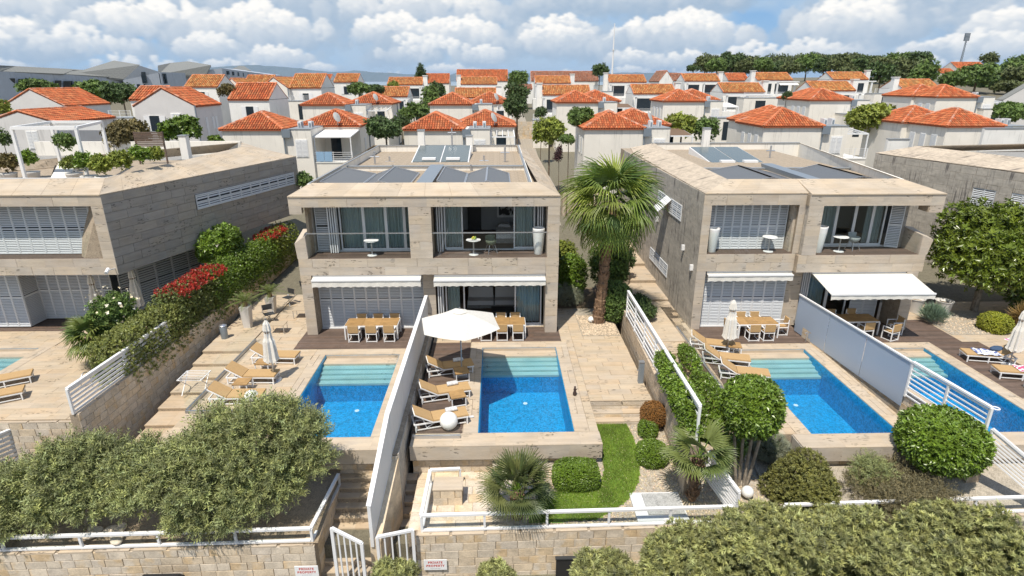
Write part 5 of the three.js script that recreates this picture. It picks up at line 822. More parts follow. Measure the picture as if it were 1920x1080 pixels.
ridgeHouse('ochre roofed house left of the small red gable', 1284, 1350, 152, 132, { ch: [1] });
ridgeHouse('ochre roofed house with pale awnings under the pine trees', 1420, 1486, 150, 132, { ch: [-1], shade: true });
ridgeHouse('ochre roofed house in the gap of the hillside trees', 1562, 1628, 149, 132, { ch: [1] });
for (const [l, a, b, y, d, h] of [['white rendered garden block left of the lane behind the first houses', 915, 950, 262, 68, 2.4], ['white low annex between the second row houses above the skylight', 770, 800, 214, 92, 2.6], ['white annex with flat roof right of the blue towel house', 655, 690, 232, 70, 2.4], ['white low garden wall right of the lane', 1000, 1030, 226, 84, 2], ['white flat roofed annex between the right hand yellow green trees', 1345, 1385, 222, 74, 2.6], ['white stepped block behind the right villa pergola', 1590, 1640, 215, 78, 2.8], ['white terrace block at the far right of the second row', 1845, 1900, 205, 80, 2.8], ['white flat annex left of the round bright tree', 205, 246, 222, 70, 3], ['white terrace block before the broad white gable', 540, 600, 190, 92, 2.6], ['white terrace wall below the cream awnings', 1395, 1470, 184, 100, 2.4], ['white block before the hillside trees at right', 1640, 1690, 176, 104, 2.4], ['white block above the lane right of the dark trees', 1110, 1150, 172, 108, 2.4]]) { const p = at(a, y, d), q = at(b, y, d), t = thing('white_annex', l, 'annex', p); mesh('wall', mb().box(p[0], q[0], landY(p[0], d) - 1, p[1], d, d + 3), M.plaster, t); mesh('coping', mb().box(p[0] - 0.05, q[0] + 0.05, p[1], p[1] + 0.08, d - 0.05, d + 3), M.coping, t); mesh('doorway', mb().box(mix(p[0], q[0], 0.3), mix(p[0], q[0], 0.55), p[1] - h, p[1] - 0.4, d - 0.02, d - 0.002), M.pane, t); railing(t, [p[0], d + 0.1], [q[0], d + 0.1], p[1] + 0.08, 0.8); seat(t, ...p); }
ridgeHouse('long red roofed house behind the slim conifer', 786, 842, 156, 165, { plain: true, ch: [], roof: M.terra, rise: 2.4, wm: M.plaster });
ridgeHouse('broad house with faded red roof and brick chimney', 856, 952, 152, 172, { plain: true, ch: [], roof: M.terra, rise: 3.0 });
ridgeHouse('long low house with brown roof in four bays', 996, 1122, 152, 175, { plain: true, ch: [], roof: M.terraBrown, rise: 2.6 });
ridgeHouse('small house with dark red roof behind the lane', 962, 998, 167, 150, { plain: true, ch: [], roof: M.terraBrown, rise: 1.0 });
ridgeHouse('small brown roofed house between dark trees', 1250, 1284, 151, 165, { plain: true, ch: [], roof: M.terraBrown, rise: 1.8 });
ridgeHouse('small red roofed house behind the white gable', 1366, 1404, 151, 150, { plain: true, ch: [], roof: M.terra, rise: 1.7 });
ridgeHouse('white house with red roof and dark upper window, left of the first row', 428, 504, 187, 76, { plain: true, ch: [], roof: M.terra, rise: 1.9, dep: 7 });
ridgeHouse('ochre roofed white house with green shutter near the grey building', 346, 408, 163, 104, { plain: true, ch: [], rise: 1.9, dep: 7 });
ridgeHouse('white house with ochre roof left of the broad white gable', 456, 508, 160, 124, { plain: true, ch: [], rise: 1.9 });
ridgeHouse('distant ochre roofed house left of the bay', 626, 670, 154, 124, { plain: true, ch: [], rise: 1.6 });
ridgeHouse('distant orange roof between the gables at the left of the bay', 560, 618, 151, 150, { plain: true, ch: [], rise: 1.4, roof: M.terra });
// gable fronts
function gableHouse(label, pl, pr, ey, d, dep, rise, o = {}) {
  const [x0, ye] = at(pl, ey, d), x1 = at(pr, ey, d)[0], yg = landY((x0 + x1) / 2, d) - 2, wm = o.wm ?? M.plaster, t = thing('gabled_house', label, 'house', [x0, yg, d]);
  wallB(t, x0, x1, yg, ye - 0.05, d, d + dep, wm); gableRoof(t, x0, x1, d, d + dep, ye - 0.05, rise, 'z', o.roof ?? M.terra, 0.26, 0.45, wm);
  for (const [k, y, op] of o.win ?? []) shutterWin(t, mix(x0, x1, k), ye + y, 0.9, 1.45, d, op);
  for (const [k, h] of o.slits ?? []) mesh('window', mb().box(x1 + 0.002, x1 + 0.03, ye - 1.2 - h, ye - 1.2, d + dep * k, d + dep * k + 0.45), M.shutter, t);
  mesh('downpipe', mb().rod([x1 - 0.02, yg, d - 0.06], [x1 - 0.02, ye, d - 0.06], 0.08), M.greyMetal, t);
  return seat(t, x0, yg, d);
}
gableHouse('pale gabled house at the far left under the grey building', 6, 120, 198, 68, 8, 1.75, { wm: M.plasterCool, slits: [[0.5, 0.5], [0.7, 0.5]] });
gableHouse('pale gabled house behind the roof terrace pergola', -30, 106, 229, 52, 8, 0.95, { wm: M.plasterCool, win: [[0.62, -2.2, false]] });
gableHouse('pale gabled house with dark shaded side behind the left villa', 251, 366, 198, 60, 5.5, 1.65, { wm: M.plasterCool, win: [[0.3, -2.4, true], [0.66, -2.2, false]], slits: [[0.3, 2.2], [0.55, 1.2], [0.68, 1.8]] });
ridgeHouse('low house with red roof joined to the left of the pale gable', 244, 300, 187, 66, { plain: true, ch: [], roof: M.terra, rise: 1.3, dep: 5 });
gableHouse('broad white gabled house with ochre roof and green shuttered door', 490, 540, 165, 96, 12, 1.6, { roof: M.terraOld, win: [[0.8, -2.8, true]] });
ridgeHouse('white house wing with ochre roof right of the broad white gable', 542, 602, 165, 97, { plain: true, ch: [], rise: 2.1, dep: 8 });
gableHouse('small white gabled house left of the broad white gable', 420, 452, 163, 112, 6, 1.5, { roof: M.terraOld });
gableHouse('white gabled house with brown roof right of the dark trees', 1236, 1262, 152, 150, 10, 2.4, { roof: M.terraBrown, wm: M.plasterWhite });
gableHouse('grey gabled house cut by the right edge', 1882, 2030, 186, 84, 1.2, 3.6, { roof: M.greyRoof, wm: M.plasterCool });
// large house on the hill with solar panels
{
  const [x0, ye] = at(1800, 134, 215), x1 = at(1855, 134, 215)[0], yg = ye - 11, t = thing('hill_house', 'white house with red roof and solar panels on the wooded hill', 'house', [x0, yg, 215]);
  wallB(t, x0, x1, yg, ye, 215, 226, M.plasterWhite); gableRoof(t, x0, x1, 215, 226, ye, 3.2, 'x', M.terra, 0.4, 0.7, M.plasterWhite); for (let i = 0; i < 3; i++) mesh('solar_panel', mb().slab([[x1 - 5 + i * 1.5, ye + 1.15, 216.7], [x1 - 3.7 + i * 1.5, ye + 1.15, 216.7], [x1 - 3.7 + i * 1.5, ye + 2.2, 218.7], [x1 - 5 + i * 1.5, ye + 2.2, 218.7]], 0.08), M.solar, t);
  for (let i = 0; i < 3; i++) mesh('window', mb().box(mix(x0, x1, 0.1 + i * 0.3), mix(x0, x1, 0.34 + i * 0.3), ye - 1.9, ye - 0.5, 214.9, 214.99), M.shutter, t); seat(t, x0, yg, 215);
  ridgeHouse('low red roofed wing left of the house on the hill', 1762, 1792, 137, 212, { plain: true, ch: [], roof: M.terra, rise: 1.5 });
}
// the long blue grey apartment building at the left
{
  const t = thing('apartment_building', 'long blue grey apartment building with grey folded roof at the left', 'building', [-120, 6, 120]), pts = [[-60, 133, 112], [0, 135, 122], [120, 140, 136], [235, 147, 150]], P = pts.map((p) => at(...p)), yg = 5;
  for (let i = 0; i < 3; i++) { const a = P[i], b = P[i + 1]; mesh('wall', mb().hex([[a[0], yg, a[2]], [b[0], yg, b[2]], [b[0] - 2, yg, b[2] + 14], [a[0] - 2, yg, a[2] + 14]], [a, b, [b[0] - 2, b[1], b[2] + 14], [a[0] - 2, a[1], a[2] + 14]]), M.plasterBlue, t); mesh('roof', mb().slab([[a[0] - 0.2, a[1] + 0.15, a[2] - 0.3], [b[0] + 0.2, b[1] + 0.15, b[2] - 0.3], [b[0] - 2, b[1] + 1.2, b[2] + 7], [a[0] - 2, a[1] + 1.2, a[2] + 7]], 0.15), M.greyRoof, t); }
  const onF = (px) => { for (let i = 0; i < 3; i++) if (px <= pts[i + 1][0]) { const a = P[i], b = P[i + 1], m = (b[0] - a[0]) / (b[2] - a[2]), c = at(px, 150, 1)[0]; return (a[0] - m * a[2]) / (c - m); } return 150; };
  for (const [a, b, y0, y1] of [[10, 22, 147, 173], [34, 49, 148, 172], [52, 64, 149, 160], [69, 74, 149, 158], [78, 83, 150, 158], [103, 110, 151, 171], [119, 131, 152, 174], [138, 146, 153, 173], [155, 164, 154, 163], [167, 177, 154, 164], [181, 187, 155, 162], [191, 201, 156, 164], [223, 232, 157, 165], [0, 7, 177, 195], [15, 24, 177, 190]]) { const da = onF(a) - 0.6, db = onF(b) - 0.6, A = at(a, y1, da), B = at(b, y1, db), C = at(b, y0, db), D = at(a, y0, da), k = (p, e) => [p[0], p[1], p[2] + e]; mesh('window', mb().hex([A, B, k(B, 0.9), k(A, 0.9)], [D, C, k(C, 0.9), k(D, 0.9)]), M.pane, t); }
  const gb = (pl, pa, pr, ye, ya, yr, d, dl) => { const A = at(pl, ye, dl), B = at(pa, ya, d + 1.2), C = at(pr, yr, d + 8), A0 = at(pl, ye, d); mesh('gable_wall', mb().hex([[A0[0], yg, d - 1], [C[0], yg, d + 4], [C[0], yg, d + 16], [A0[0], yg, d + 14]], [[A0[0], A0[1] - 0.3, d - 1], [C[0], C[1] - 0.6, d + 4], [C[0], C[1] - 0.6, d + 16], [A0[0], A0[1] - 0.3, d + 14]]), M.plasterBlue, t); mesh('gable_wall', mb().tri([A0[0], A0[1] - 0.3, d - 1], [B[0], B[1], d + 1.2], [C[0], C[1] - 0.6, d + 4]), M.plasterBlue, t); };
  gb(235, 262, 316, 148, 123, 131, 149, 149);
  const slabP = (L) => { const q = L.map((p) => at(...p)); mesh('roof', mb().quad(...q).quad(...q.map((p) => [p[0], p[1] - 0.25, p[2]])), M.greyRoof, t); };
  slabP([[134, 138, 140], [235, 149, 148.4], [263, 121.5, 153.5], [214, 113.5, 163]]);
  slabP([[297, 140, 170], [386, 142, 178], [396, 122, 180], [352, 115, 195]]); slabP([[297, 140, 170], [352, 115, 195], [320, 118, 195], [296, 123, 178]]);
  for (const [a, b, y0, y1] of [[263, 272, 135, 156], [279, 284, 137, 156], [290, 299, 137, 158], [301, 305, 138, 157], [307, 311, 138, 157], [254, 262, 158, 167], [264, 272, 158, 167]]) { const d = mix(149, 156, (a - 235) / 80) - 0.9, p = at(a, y1, d), q = at(b, y0, d); mesh('window', mb().box(p[0], q[0], p[1], q[1], d - 0.15, d + 0.2), M.pane, t); }
  const E = [[296, 142, 172], [416, 128, 182], [515, 141, 230]].map((p) => at(...p));
  for (let i = 0; i < 2; i++) { const a = E[i], b = E[i + 1]; mesh('wall', mb().hex([[a[0], yg, a[2]], [b[0], yg, b[2]], [b[0] - 2, yg, b[2] + 14], [a[0] - 2, yg, a[2] + 14]], [a, b, [b[0] - 2, b[1], b[2] + 14], [a[0] - 2, a[1], a[2] + 14]]), M.plasterBlue, t); }
  for (let i = 0; i < 9; i++) { const px = 424 + i * 9, d = mix(182, 230, (px - 416) / 99) - 0.8, ty = mix(128, 141, (px - 416) / 99), p = at(px, ty + 11, d), q = at(px + 5, ty + 4, d); mesh('window', mb().box(p[0], q[0], p[1], q[1], d - 0.1, d + 0.5), M.pane, t); }
  slabP([[432, 131, 200], [472, 133, 212], [458, 124, 220], [448, 123.5, 216]]);
  for (const c of [[56, 139, 134], [110, 137, 138]]) { const p = at(...c); mesh('roof_unit', mb().box(p[0] - 1.2, p[0] + 1.2, p[1] - 1, p[1] + 0.6, p[2] + 3, p[2] + 5), M.darkMetal, t); }
  seat(t, -100, yg, 130);
}
// masts
{ const p = at(1147, 150, 190), t = thing('white_mast', 'tall thin white mast rising above the roofs', 'mast', p); mesh('pole', mb().rod([p[0], p[1] - 3, p[2]], [p[0], at(1147, 44, 190)[1], p[2]], 0.35, 0.13, 8), M.white, t); mesh('mast_joint', mb().rod([p[0], at(1147, 95, 190)[1], p[2]], [p[0], at(1147, 93, 190)[1], p[2]], 0.4, 0.4, 8), M.whiteDull, t); seat(t, ...p); }
{ const p = at(1801, 120, 230), y1 = at(1801, 66, 230)[1], t = thing('lattice_mast', 'dark lattice antenna mast behind the house on the hill', 'mast', p), g = mb(); for (const [a, b] of [[-0.45, -0.3], [0.45, 0.3], [0, 0.45]]) g.rod([p[0] + a, p[1] - 4, p[2] + Math.abs(b)], [p[0] + a * 0.5, y1, p[2] + b * 0.5], 0.09); for (let i = 0; i < 12; i++) { const y = mix(p[1], y1, i / 12); g.bar([p[0] - 0.4, y, p[2]], [p[0] + 0.4, y + 1, p[2]], 0.07).bar([p[0] + 0.4, y, p[2]], [p[0] - 0.4, y + 1, p[2]], 0.07); } mesh('lattice', g, M.greyMetal, t); for (const k of [0.8, 0.93]) mesh('antenna', mb().box(p[0] - 0.8, p[0] + 0.8, mix(p[1], y1, k), mix(p[1], y1, k) + 1.4, p[2] - 0.4, p[2] + 0.4), M.greyMetal, t); seat(t, ...p); }
// lane, garden walls and paths between the houses
{ const ln = struct('village_lane'), g = mb(); for (let d = 47; d < 125; d += 3) g.quad([mix(1.6, 2.4, (d - 47) / 78), landY(2, d) + 0.06, d], [mix(5.2, 5.4, (d - 47) / 78), landY(2, d) + 0.06, d], [mix(5.2, 5.4, (d - 44) / 78), landY(2, d + 3) + 0.06, d + 3], [mix(1.6, 2.4, (d - 44) / 78), landY(2, d + 3) + 0.06, d + 3]); mesh('lane_surface', g, M.path, ln); }
wall('lane_wall', 'rubble stone wall beside the lane behind the middle villa', [5.6, 0, 50], [9.5, 0, 51], 0.6, 2.9, 0.4, { bw: 0.5, bh: 0.35 });
wall('lane_wall', 'rubble stone wall closing the lane under the dark trees', [1.5, 0, 92], [6.5, 0, 92], 3, 6.2, 0.4, { bw: 0.9, bh: 0.6 });
{ const t = thing('terrace_wall', 'white rendered terrace wall behind the far right roofs', 'wall', [33, 2, 52]); for (const [a, b, y, d] of [[1660, 1700, 288, 52], [1840, 1960, 268, 52], [1240, 1300, 300, 54]]) { const p = at(a, y, d), q = at(b, y, d); mesh('wall', mb().box(p[0], q[0], 0.5, p[1] + 1.2, d, d + 0.3), M.plasterWhite, t); mesh('coping', mb().box(p[0], q[0], p[1] + 1.2, p[1] + 1.28, d - 0.05, d + 0.35), M.coping, t); } seat(t, 33, 1, 52); }
// ---------- plants ----------
R = rng(77);
function leafQuad(g, p, dir, up, L, w) { // a folded pointed leaf of four triangles
  const s = V3(...dir).cross(V3(...up)).normalize(), d = V3(...dir).normalize(), u = s.clone().cross(d), q = (a, b, c) => { const v = V3(p[0], p[1], -p[2]).addScaledVector(d, a * L).addScaledVector(s, b * w).addScaledVector(u, c * w); return [v.x, v.y, -v.z]; };
  const b = q(0, 0, 0), m = q(0.5, 0, -0.12), t = q(1, 0, -0.25), l = q(0.45, -0.5, 0.12), r = q(0.45, 0.5, 0.12);
  g.tri(b, r, m).tri(m, r, t).tri(b, m, l).tri(l, m, t);
}
function sprig(n, len, L, w, spread, seed) { // leaves up a twig along +y
  const r = rng(seed), g = mb();
  for (let i = 0; i < n; i++) { const a = i * 2.4 + r() * 0.6, y = len * (n > 1 ? i / (n - 1) : 0), e = spread * (0.7 + 0.6 * r()), s = 0.75 + 0.5 * r(); leafQuad(g, [0, y, 0], [Math.cos(a) * Math.sin(e), Math.cos(e), Math.sin(a) * Math.sin(e)], [r() - 0.5, 1.3, r() - 0.5], L * s, w * s); }
  return g.geo();
}
const SPR = { broad: sprig(7, 0.10, 0.14, 0.075, 1.0, 1), olive: sprig(12, 0.24, 0.085, 0.022, 0.8, 2), rosette: sprig(12, 0.07, 0.11, 0.026, 0.85, 3), fine: sprig(8, 0.06, 0.045, 0.024, 0.9, 4), big: sprig(8, 0.12, 0.19, 0.08, 1.0, 5), far: sprig(7, 0.5, 0.6, 0.34, 1.0, 6), needle: sprig(9, 0.5, 0.55, 0.12, 0.7, 8), red: sprig(7, 0.10, 0.13, 0.055, 0.7, 9), flower: sprig(7, 0.02, 0.07, 0.05, 1.2, 10), lav: sprig(7, 0.06, 0.22, 0.012, 0.45, 12) };
const EX = V3(0, 1, 0);
// leaves over lumps [x, y, d, rx, ry, rz]; box > 2 squares the lumps off (clipped crowns)
function crown(t, lumps, N, geo, m, o = {}) {
  const r = rng(o.seed ?? 1), im = new THREE.InstancedMesh(geo, m, N), wts = lumps.map((l) => l[3] * l[4] + l[4] * l[5] + l[3] * l[5]), tot = wts.reduce((a, b) => a + b, 0), M4 = new THREE.Matrix4(), q = new THREE.Quaternion(), q2 = new THREE.Quaternion();
  const e = o.box ?? 2, cl = o.clump ?? 0;
  for (let i = 0; i < N;) {
    let k = 0, w = r() * tot; while (k < lumps.length - 1 && (w -= wts[k]) > 0) k++;
    const l = lumps[k]; let a = r() * 2 - 1, ph = r() * 6.28319; const s = Math.sqrt(1 - a * a); let n = [Math.cos(ph) * s, a, Math.sin(ph) * s];
    if (a < (o.under ?? -0.6) && r() < 0.8) continue;
    const f = Math.pow(Math.pow(Math.abs(n[0]), e) + Math.pow(Math.abs(n[1]), e) + Math.pow(Math.abs(n[2]), e), -1 / e);
    const rad = (o.rough ?? 0.1) * (fbm(n[0] * 3 + l[0] + 50, n[1] * 3 + n[2] * 3 + l[1] + 50, 0, 0, 7, 3) - 0.5) * 2 + 1;
    const depth = 1 - (o.thick ?? 0.28) * Math.pow(r(), 1.6);
    const p = V3(l[0] + n[0] * f * l[3] * rad * depth, l[1] + n[1] * f * l[4] * rad * depth, -(l[2] + n[2] * f * l[5] * rad * depth));
    if (cl && fbm(p.x * o.cf + 90, p.y * o.cf + p.z * o.cf * 0.7 + 190, 0, 0, 13, 2) < cl) { if (r() < 0.8) continue; }
    const dir = V3(n[0] / l[3], n[1] / l[4] + (o.up ?? 0.25) / l[4], -n[2] / l[5]).normalize().add(V3(r() - 0.5, r() - 0.5, r() - 0.5).multiplyScalar(o.jit ?? 1.1)).normalize();
    q.setFromUnitVectors(EX, dir); q2.setFromAxisAngle(EX, r() * 6.28); q.multiply(q2); const sc = (o.size ?? 1) * (0.7 + 0.6 * r());
    im.setMatrixAt(i, M4.compose(p, q, V3(sc, sc, sc)));
    const c = (o.con ? 0.45 + 1.05 * Math.pow(r(), 1.4) : 0.7 + 0.6 * r()) * (0.8 + 0.5 * fbm(p.x * 1.3 + 7, p.y * 1.3 - p.z, 0, 0, 23, 2)), y = (o.yel ?? 0.25) * r(); im.setColorAt(i, lin(c * (1 + y), c * (1 + y * 0.5), c * (1 - y * 0.4))); i++;
  }
  im.name = o.name ?? 'crown'; im.castShadow = im.receiveShadow = true; stuff(im); t.add(im); return im;
}
function lumpsOf(x, y, d, rx, ry, rz, n, seed, k = 0.5, core = 0.82) { const r = rng(seed), L = [[x, y, d, rx * core, ry * core, rz * core]]; for (let i = 0; i < n; i++) { const a = r() * 6.283, b = r() * 1.5 - 0.5, c = Math.cos(b); const e = k < 0.4 ? 0.6 + 0.3 * r() : 0.64; L.push([x + Math.cos(a) * c * rx * e, y + Math.sin(b) * ry * e, d + Math.sin(a) * c * rz * e, rx * k * (0.7 + 0.6 * r()), ry * k * (0.7 + 0.6 * r()), rz * k * (0.7 + 0.6 * r())]); } return L; }
function trunk(t, pts, r0, r1, m = M.bark) { const g = mb(); for (let i = 0; i < pts.length - 1; i++) g.rod(pts[i], pts[i + 1], mix(r0, r1, i / (pts.length - 1)), mix(r0, r1, (i + 1) / (pts.length - 1)), 9); return mesh('trunk', g, m, t); }
function limbs(t, base, lumps, r, m = M.bark) { for (const l of lumps.slice(1, 6)) mesh('limb', mb().rod(base, [mix(base[0], l[0], 0.55), mix(base[1], l[1], 0.6), mix(base[2], l[2], 0.55)], r, r * 0.6, 7).rod([mix(base[0], l[0], 0.55), mix(base[1], l[1], 0.6), mix(base[2], l[2], 0.55)], [l[0], l[1], l[2]], r * 0.6, r * 0.25, 6), m, t); }
// a tree: crown centre c, radii, ground height
function tree(name, label, c, rx, ry, o = {}) {
  const yg = o.yg ?? landY(c[0], c[2]), t = thing(name, label, o.cat ?? 'tree', [c[0], yg, c[2]], 0, o.group), L = o.lumps ?? lumpsOf(c[0], c[1], c[2], rx, ry, o.rz ?? rx, o.n ?? 8, o.seed ?? 3, o.k, o.core);
  const fork = [c[0] + (o.lean ?? 0.05), Math.max(yg + 0.2, c[1] - ry * 0.55), c[2]];
  if (!o.noTrunk) { trunk(t, [[c[0], yg - 0.3, c[2]], [c[0] + (o.lean ?? 0.05) * 1.6, mix(yg, fork[1], 0.5), c[2]], fork], o.tr ?? 0.14, (o.tr ?? 0.14) * 0.7, o.bark ?? M.bark); limbs(t, fork, L, (o.tr ?? 0.14) * 0.55, o.bark ?? M.bark); }
  crown(t, L, o.N ?? 1500, SPR[o.spr ?? 'broad'], o.m ?? M.leaf, { seed: (o.seed ?? 3) * 7 + 1, ...o });
  return seat(t, c[0], yg, c[2]);
}
const fT = (o) => ({ spr: 'far', thick: 0.5, jit: 1.4, rough: 0.25, ...o });
// trees among the houses: pixel centre, distance, half width and half height in pixels
let sd = 100;
function vTree(name, label, px, py, d, hw, hh, o = {}) { const c = at(px, py, d), s = d / 1100 * 1.02; return tree(name, label, c, hw * s, hh * s, fT({ N: o.N ?? 620, size: hw * s * 0.28, seed: sd++, n: 7, tr: hw * s * 0.07, ...o })); }
const tDark = phys([0.055, 0.10, 0.025], 0.7, { transmission: 0.15, thickness: 0 }), tMid = phys([0.10, 0.17, 0.034], 0.7, { transmission: 0.2, thickness: 0 }), tYel = phys([0.20, 0.25, 0.035], 0.7, { transmission: 0.2, thickness: 0 }), tBrown = phys([0.13, 0.11, 0.035], 0.7, { transmission: 0.2, thickness: 0 });
vTree('round_tree', 'round bright green tree in front of the pale gable with dark side', 337, 243, 50, 31, 20, { m: M.gloss, N: 1100 });
vTree('garden_tree', 'loose olive brown tree beside the wooden screen on the left', 240, 256, 46, 32, 27, { m: tBrown, N: 900 });
vTree('garden_tree', 'dark leafy tree left of the house behind the middle villa', 722, 243, 55, 31, 17, { m: tDark, N: 900 });
vTree('garden_tree', 'small dark tree right beside the broad dark one', 752, 234, 58, 15, 16, { m: tDark });
vTree('garden_tree', 'feathery tree with thin stem by the second row garden', 775, 212, 70, 22, 14, { m: tMid });
vTree('tall_shrub', 'tall dark hedge tree between the second row houses', 806, 192, 84, 17, 26, { m: tMid, noTrunk: true });
vTree('garden_tree', 'dark tree standing in the lane behind the middle villa', 969, 202, 74, 20, 22, { m: tDark, N: 900 });
vTree('garden_tree', 'dark tree higher up the lane', 968, 176, 92, 18, 18, { m: tDark });
vTree('round_tree', 'round dark tree at the top of the lane', 973, 150, 132, 17, 14, { m: tMid });
vTree('flowering_tree', 'yellow green tree beside the lane at the foot of the houses', 1029, 250, 57, 27, 24, { m: tYel, N: 1000 });
vTree('small_tree', 'small dark tree at the corner of the second row house by the lane', 1014, 213, 72, 11, 10, { m: tDark });
vTree('flowering_shrub', 'green shrub with pale flowers left of the tall white wall', 1088, 222, 60, 23, 17, { m: tMid, N: 900 });
vTree('garden_tree', 'yellow green bush left of the skylight chimney', 1278, 236, 62, 30, 22, { m: tYel, N: 1000 });
vTree('garden_tree', 'darker bush right beside the yellow green bush', 1325, 247, 60, 22, 22, { m: tMid });
vTree('round_tree', 'round yellow green tree between the right hand houses', 1640, 224, 68, 37, 20, { m: tYel, N: 1100 });
vTree('round_tree', 'round green tree at the far right behind the stained villa', 1897, 211, 67, 26, 15, { m: tMid, N: 800 });
vTree('small_tree', 'small dark tree beside the cream awning', 1474, 181, 88, 9, 9, { m: tDark });
vTree('garden_tree', 'broad dark tree below the grey apartment building', 180, 178, 92, 30, 18, { m: tMid, N: 900 });
vTree('garden_tree', 'dark bushy tree right of the broad one below the apartments', 228, 176, 90, 24, 17, { m: tDark, N: 800 });
vTree('garden_tree', 'low green tree top in front of the apartments at the left', 70, 163, 96, 26, 9, { m: tMid });
vTree('small_tree', 'red brown leaved small tree by the ochre roofed house', 425, 170, 78, 13, 13, { m: tBrown });
vTree('garden_shrub', 'green shrub at the left edge beside the far gable', 2, 205, 60, 14, 16, { m: tYel });
vTree('garden_shrub', 'dark shrub left of the roof terrace at the left edge', 3, 258, 45, 12, 20, { m: tMid });
vTree('round_tree', 'green bush at the foot of the dark shaded gable wall', 404, 264, 52, 14, 9, { m: M.gloss });
vTree('garden_tree', 'small palm like tree in front of the ochre roof', 738, 162, 118, 11, 8, { m: tYel });
vTree('dark_tree', 'dark tree before the white end block beside red roof', 822, 172, 112, 14, 14, { m: tDark });
vTree('dark_tree', 'round dark pine near the white mast', 1124, 133, 172, 14, 12, { m: tDark });
vTree('garden_shrub', 'low green hedge behind the villa roof by the lane', 1065, 263, 50, 14, 9, { m: tMid });
vTree('garden_shrub', 'purple dark shrub beside the tall white wall', 1047, 290, 50, 9, 17, { m: mat([0.06, 0.03, 0.035], 0.8) });
vTree('garden_shrub', 'low green bush behind the left rim of the middle roof', 566, 338, 42, 18, 15, { m: tMid });
vTree('garden_shrub', 'low dark bushes beside the sunlit house left of the bay', 672, 168, 100, 20, 9, { m: tMid });
vTree('garden_shrub', 'row of dark bushes right of the low bushes', 702, 168, 105, 14, 7, { m: tDark });
// slim conifer
{ const b = at(790, 148, 150), t = thing('conifer', 'slim dark conifer with bare side branches', 'conifer', [b[0], b[1] - 4, b[2]]), h = at(790, 119, 150)[1] - b[1], L = []; trunk(t, [[b[0], b[1] - 4, b[2]], [b[0], b[1] + h, b[2]]], 0.16, 0.03); for (let i = 0; i < 9; i++) { const k = i / 9; L.push([b[0], b[1] + h * k, b[2], (1 - k) * 1.3 + 0.15, h * 0.05, (1 - k) * 1.3 + 0.15]); } crown(t, L, 520, SPR.needle, tDark, { seed: 55, size: 0.75, jit: 0.8, thick: 0.9 }); seat(t, b[0], b[1] - 4, b[2]); }
const tWood = phys([0.10, 0.13, 0.045], 0.75, { transmission: 0.15, thickness: 0 });
// wooded hill on the right
{
  const spots = [[1300, 131, 9], [1322, 123, 14], [1345, 128, 14], [1372, 122, 18], [1400, 126, 14], [1430, 124, 15], [1455, 129, 13], [1480, 131, 14], [1513, 124, 16], [1545, 128, 15], [1573, 124, 17], [1600, 128, 14], [1628, 121, 16], [1655, 124, 16], [1688, 116, 20], [1720, 122, 18], [1700, 140, 24], [1735, 142, 20], [1652, 142, 20], [1590, 141, 14], [1832, 146, 26], [1868, 140, 22], [1850, 116, 12], [1895, 132, 20], [1915, 124, 16], [1905, 150, 20], [1790, 155, 20], [1845, 160, 22], [1890, 165, 18]];
  const nth = ['first', 'second', 'third', 'fourth', 'fifth', 'sixth', 'seventh', 'eighth', 'ninth', 'tenth', 'eleventh', 'twelfth']; const cnt = [0, 0, 0];
  spots.map((s, i) => [...s, i]).sort((a, b) => a[0] - b[0]).forEach(([px, py, r, i]) => { const kinds = [['dark green pine', tDark], ['olive green pine', tWood], ['deep green holm oak', tMid]][i % 3]; vTree('hill_tree', kinds[0] + ', ' + nth[cnt[i % 3]++] + ' of its kind from the left on the wooded hill', px, py - 2, 150 + (i * 37 % 60) + (py < 135 ? 60 : 0), r * 1.15, r * 1.15 * (0.5 + 0.6 * ((i * 13) % 7) / 7), { m: kinds[1], N: 460, seed: 300 + i, group: 'trees of the wooded hill' }); });
  const w = thing('woodland', 'dense far wood covering the ridge at the right', 'wood', [120, 14, 330]); w.userData.kind = 'stuff';
  const L = []; const q = rng(61); for (let i = 0; i < 110; i++) { const px = 1285 + q() * 680, d = 205 + q() * 40, p = at(px, 150 + q() * 12, d); if (px > 1740 && px < 1890) continue; L.push([p[0], p[1] - 2, d, 5 + q() * 3, 3 + q() * 2, 4]); }
  for (let i = 0; i < 130; i++) { const px = 1285 + q() * 680, d = 250 + q() * 120, p = at(px, 144 - 34 * Math.pow(fbm(px * 0.018, 3, 0, 0, 71, 4), 1.6) - q() * 8 - (px > 1600 ? 7 : 0), d); L.push([p[0], p[1] - 2, d, 5 + q() * 4, 3.5 + q() * 2.5, 5]); }
  crown(w, L, 19000, SPR.far, tWood, { seed: 9, size: 2.0, jit: 1.4, rough: 0.3, name: 'foliage' });
}
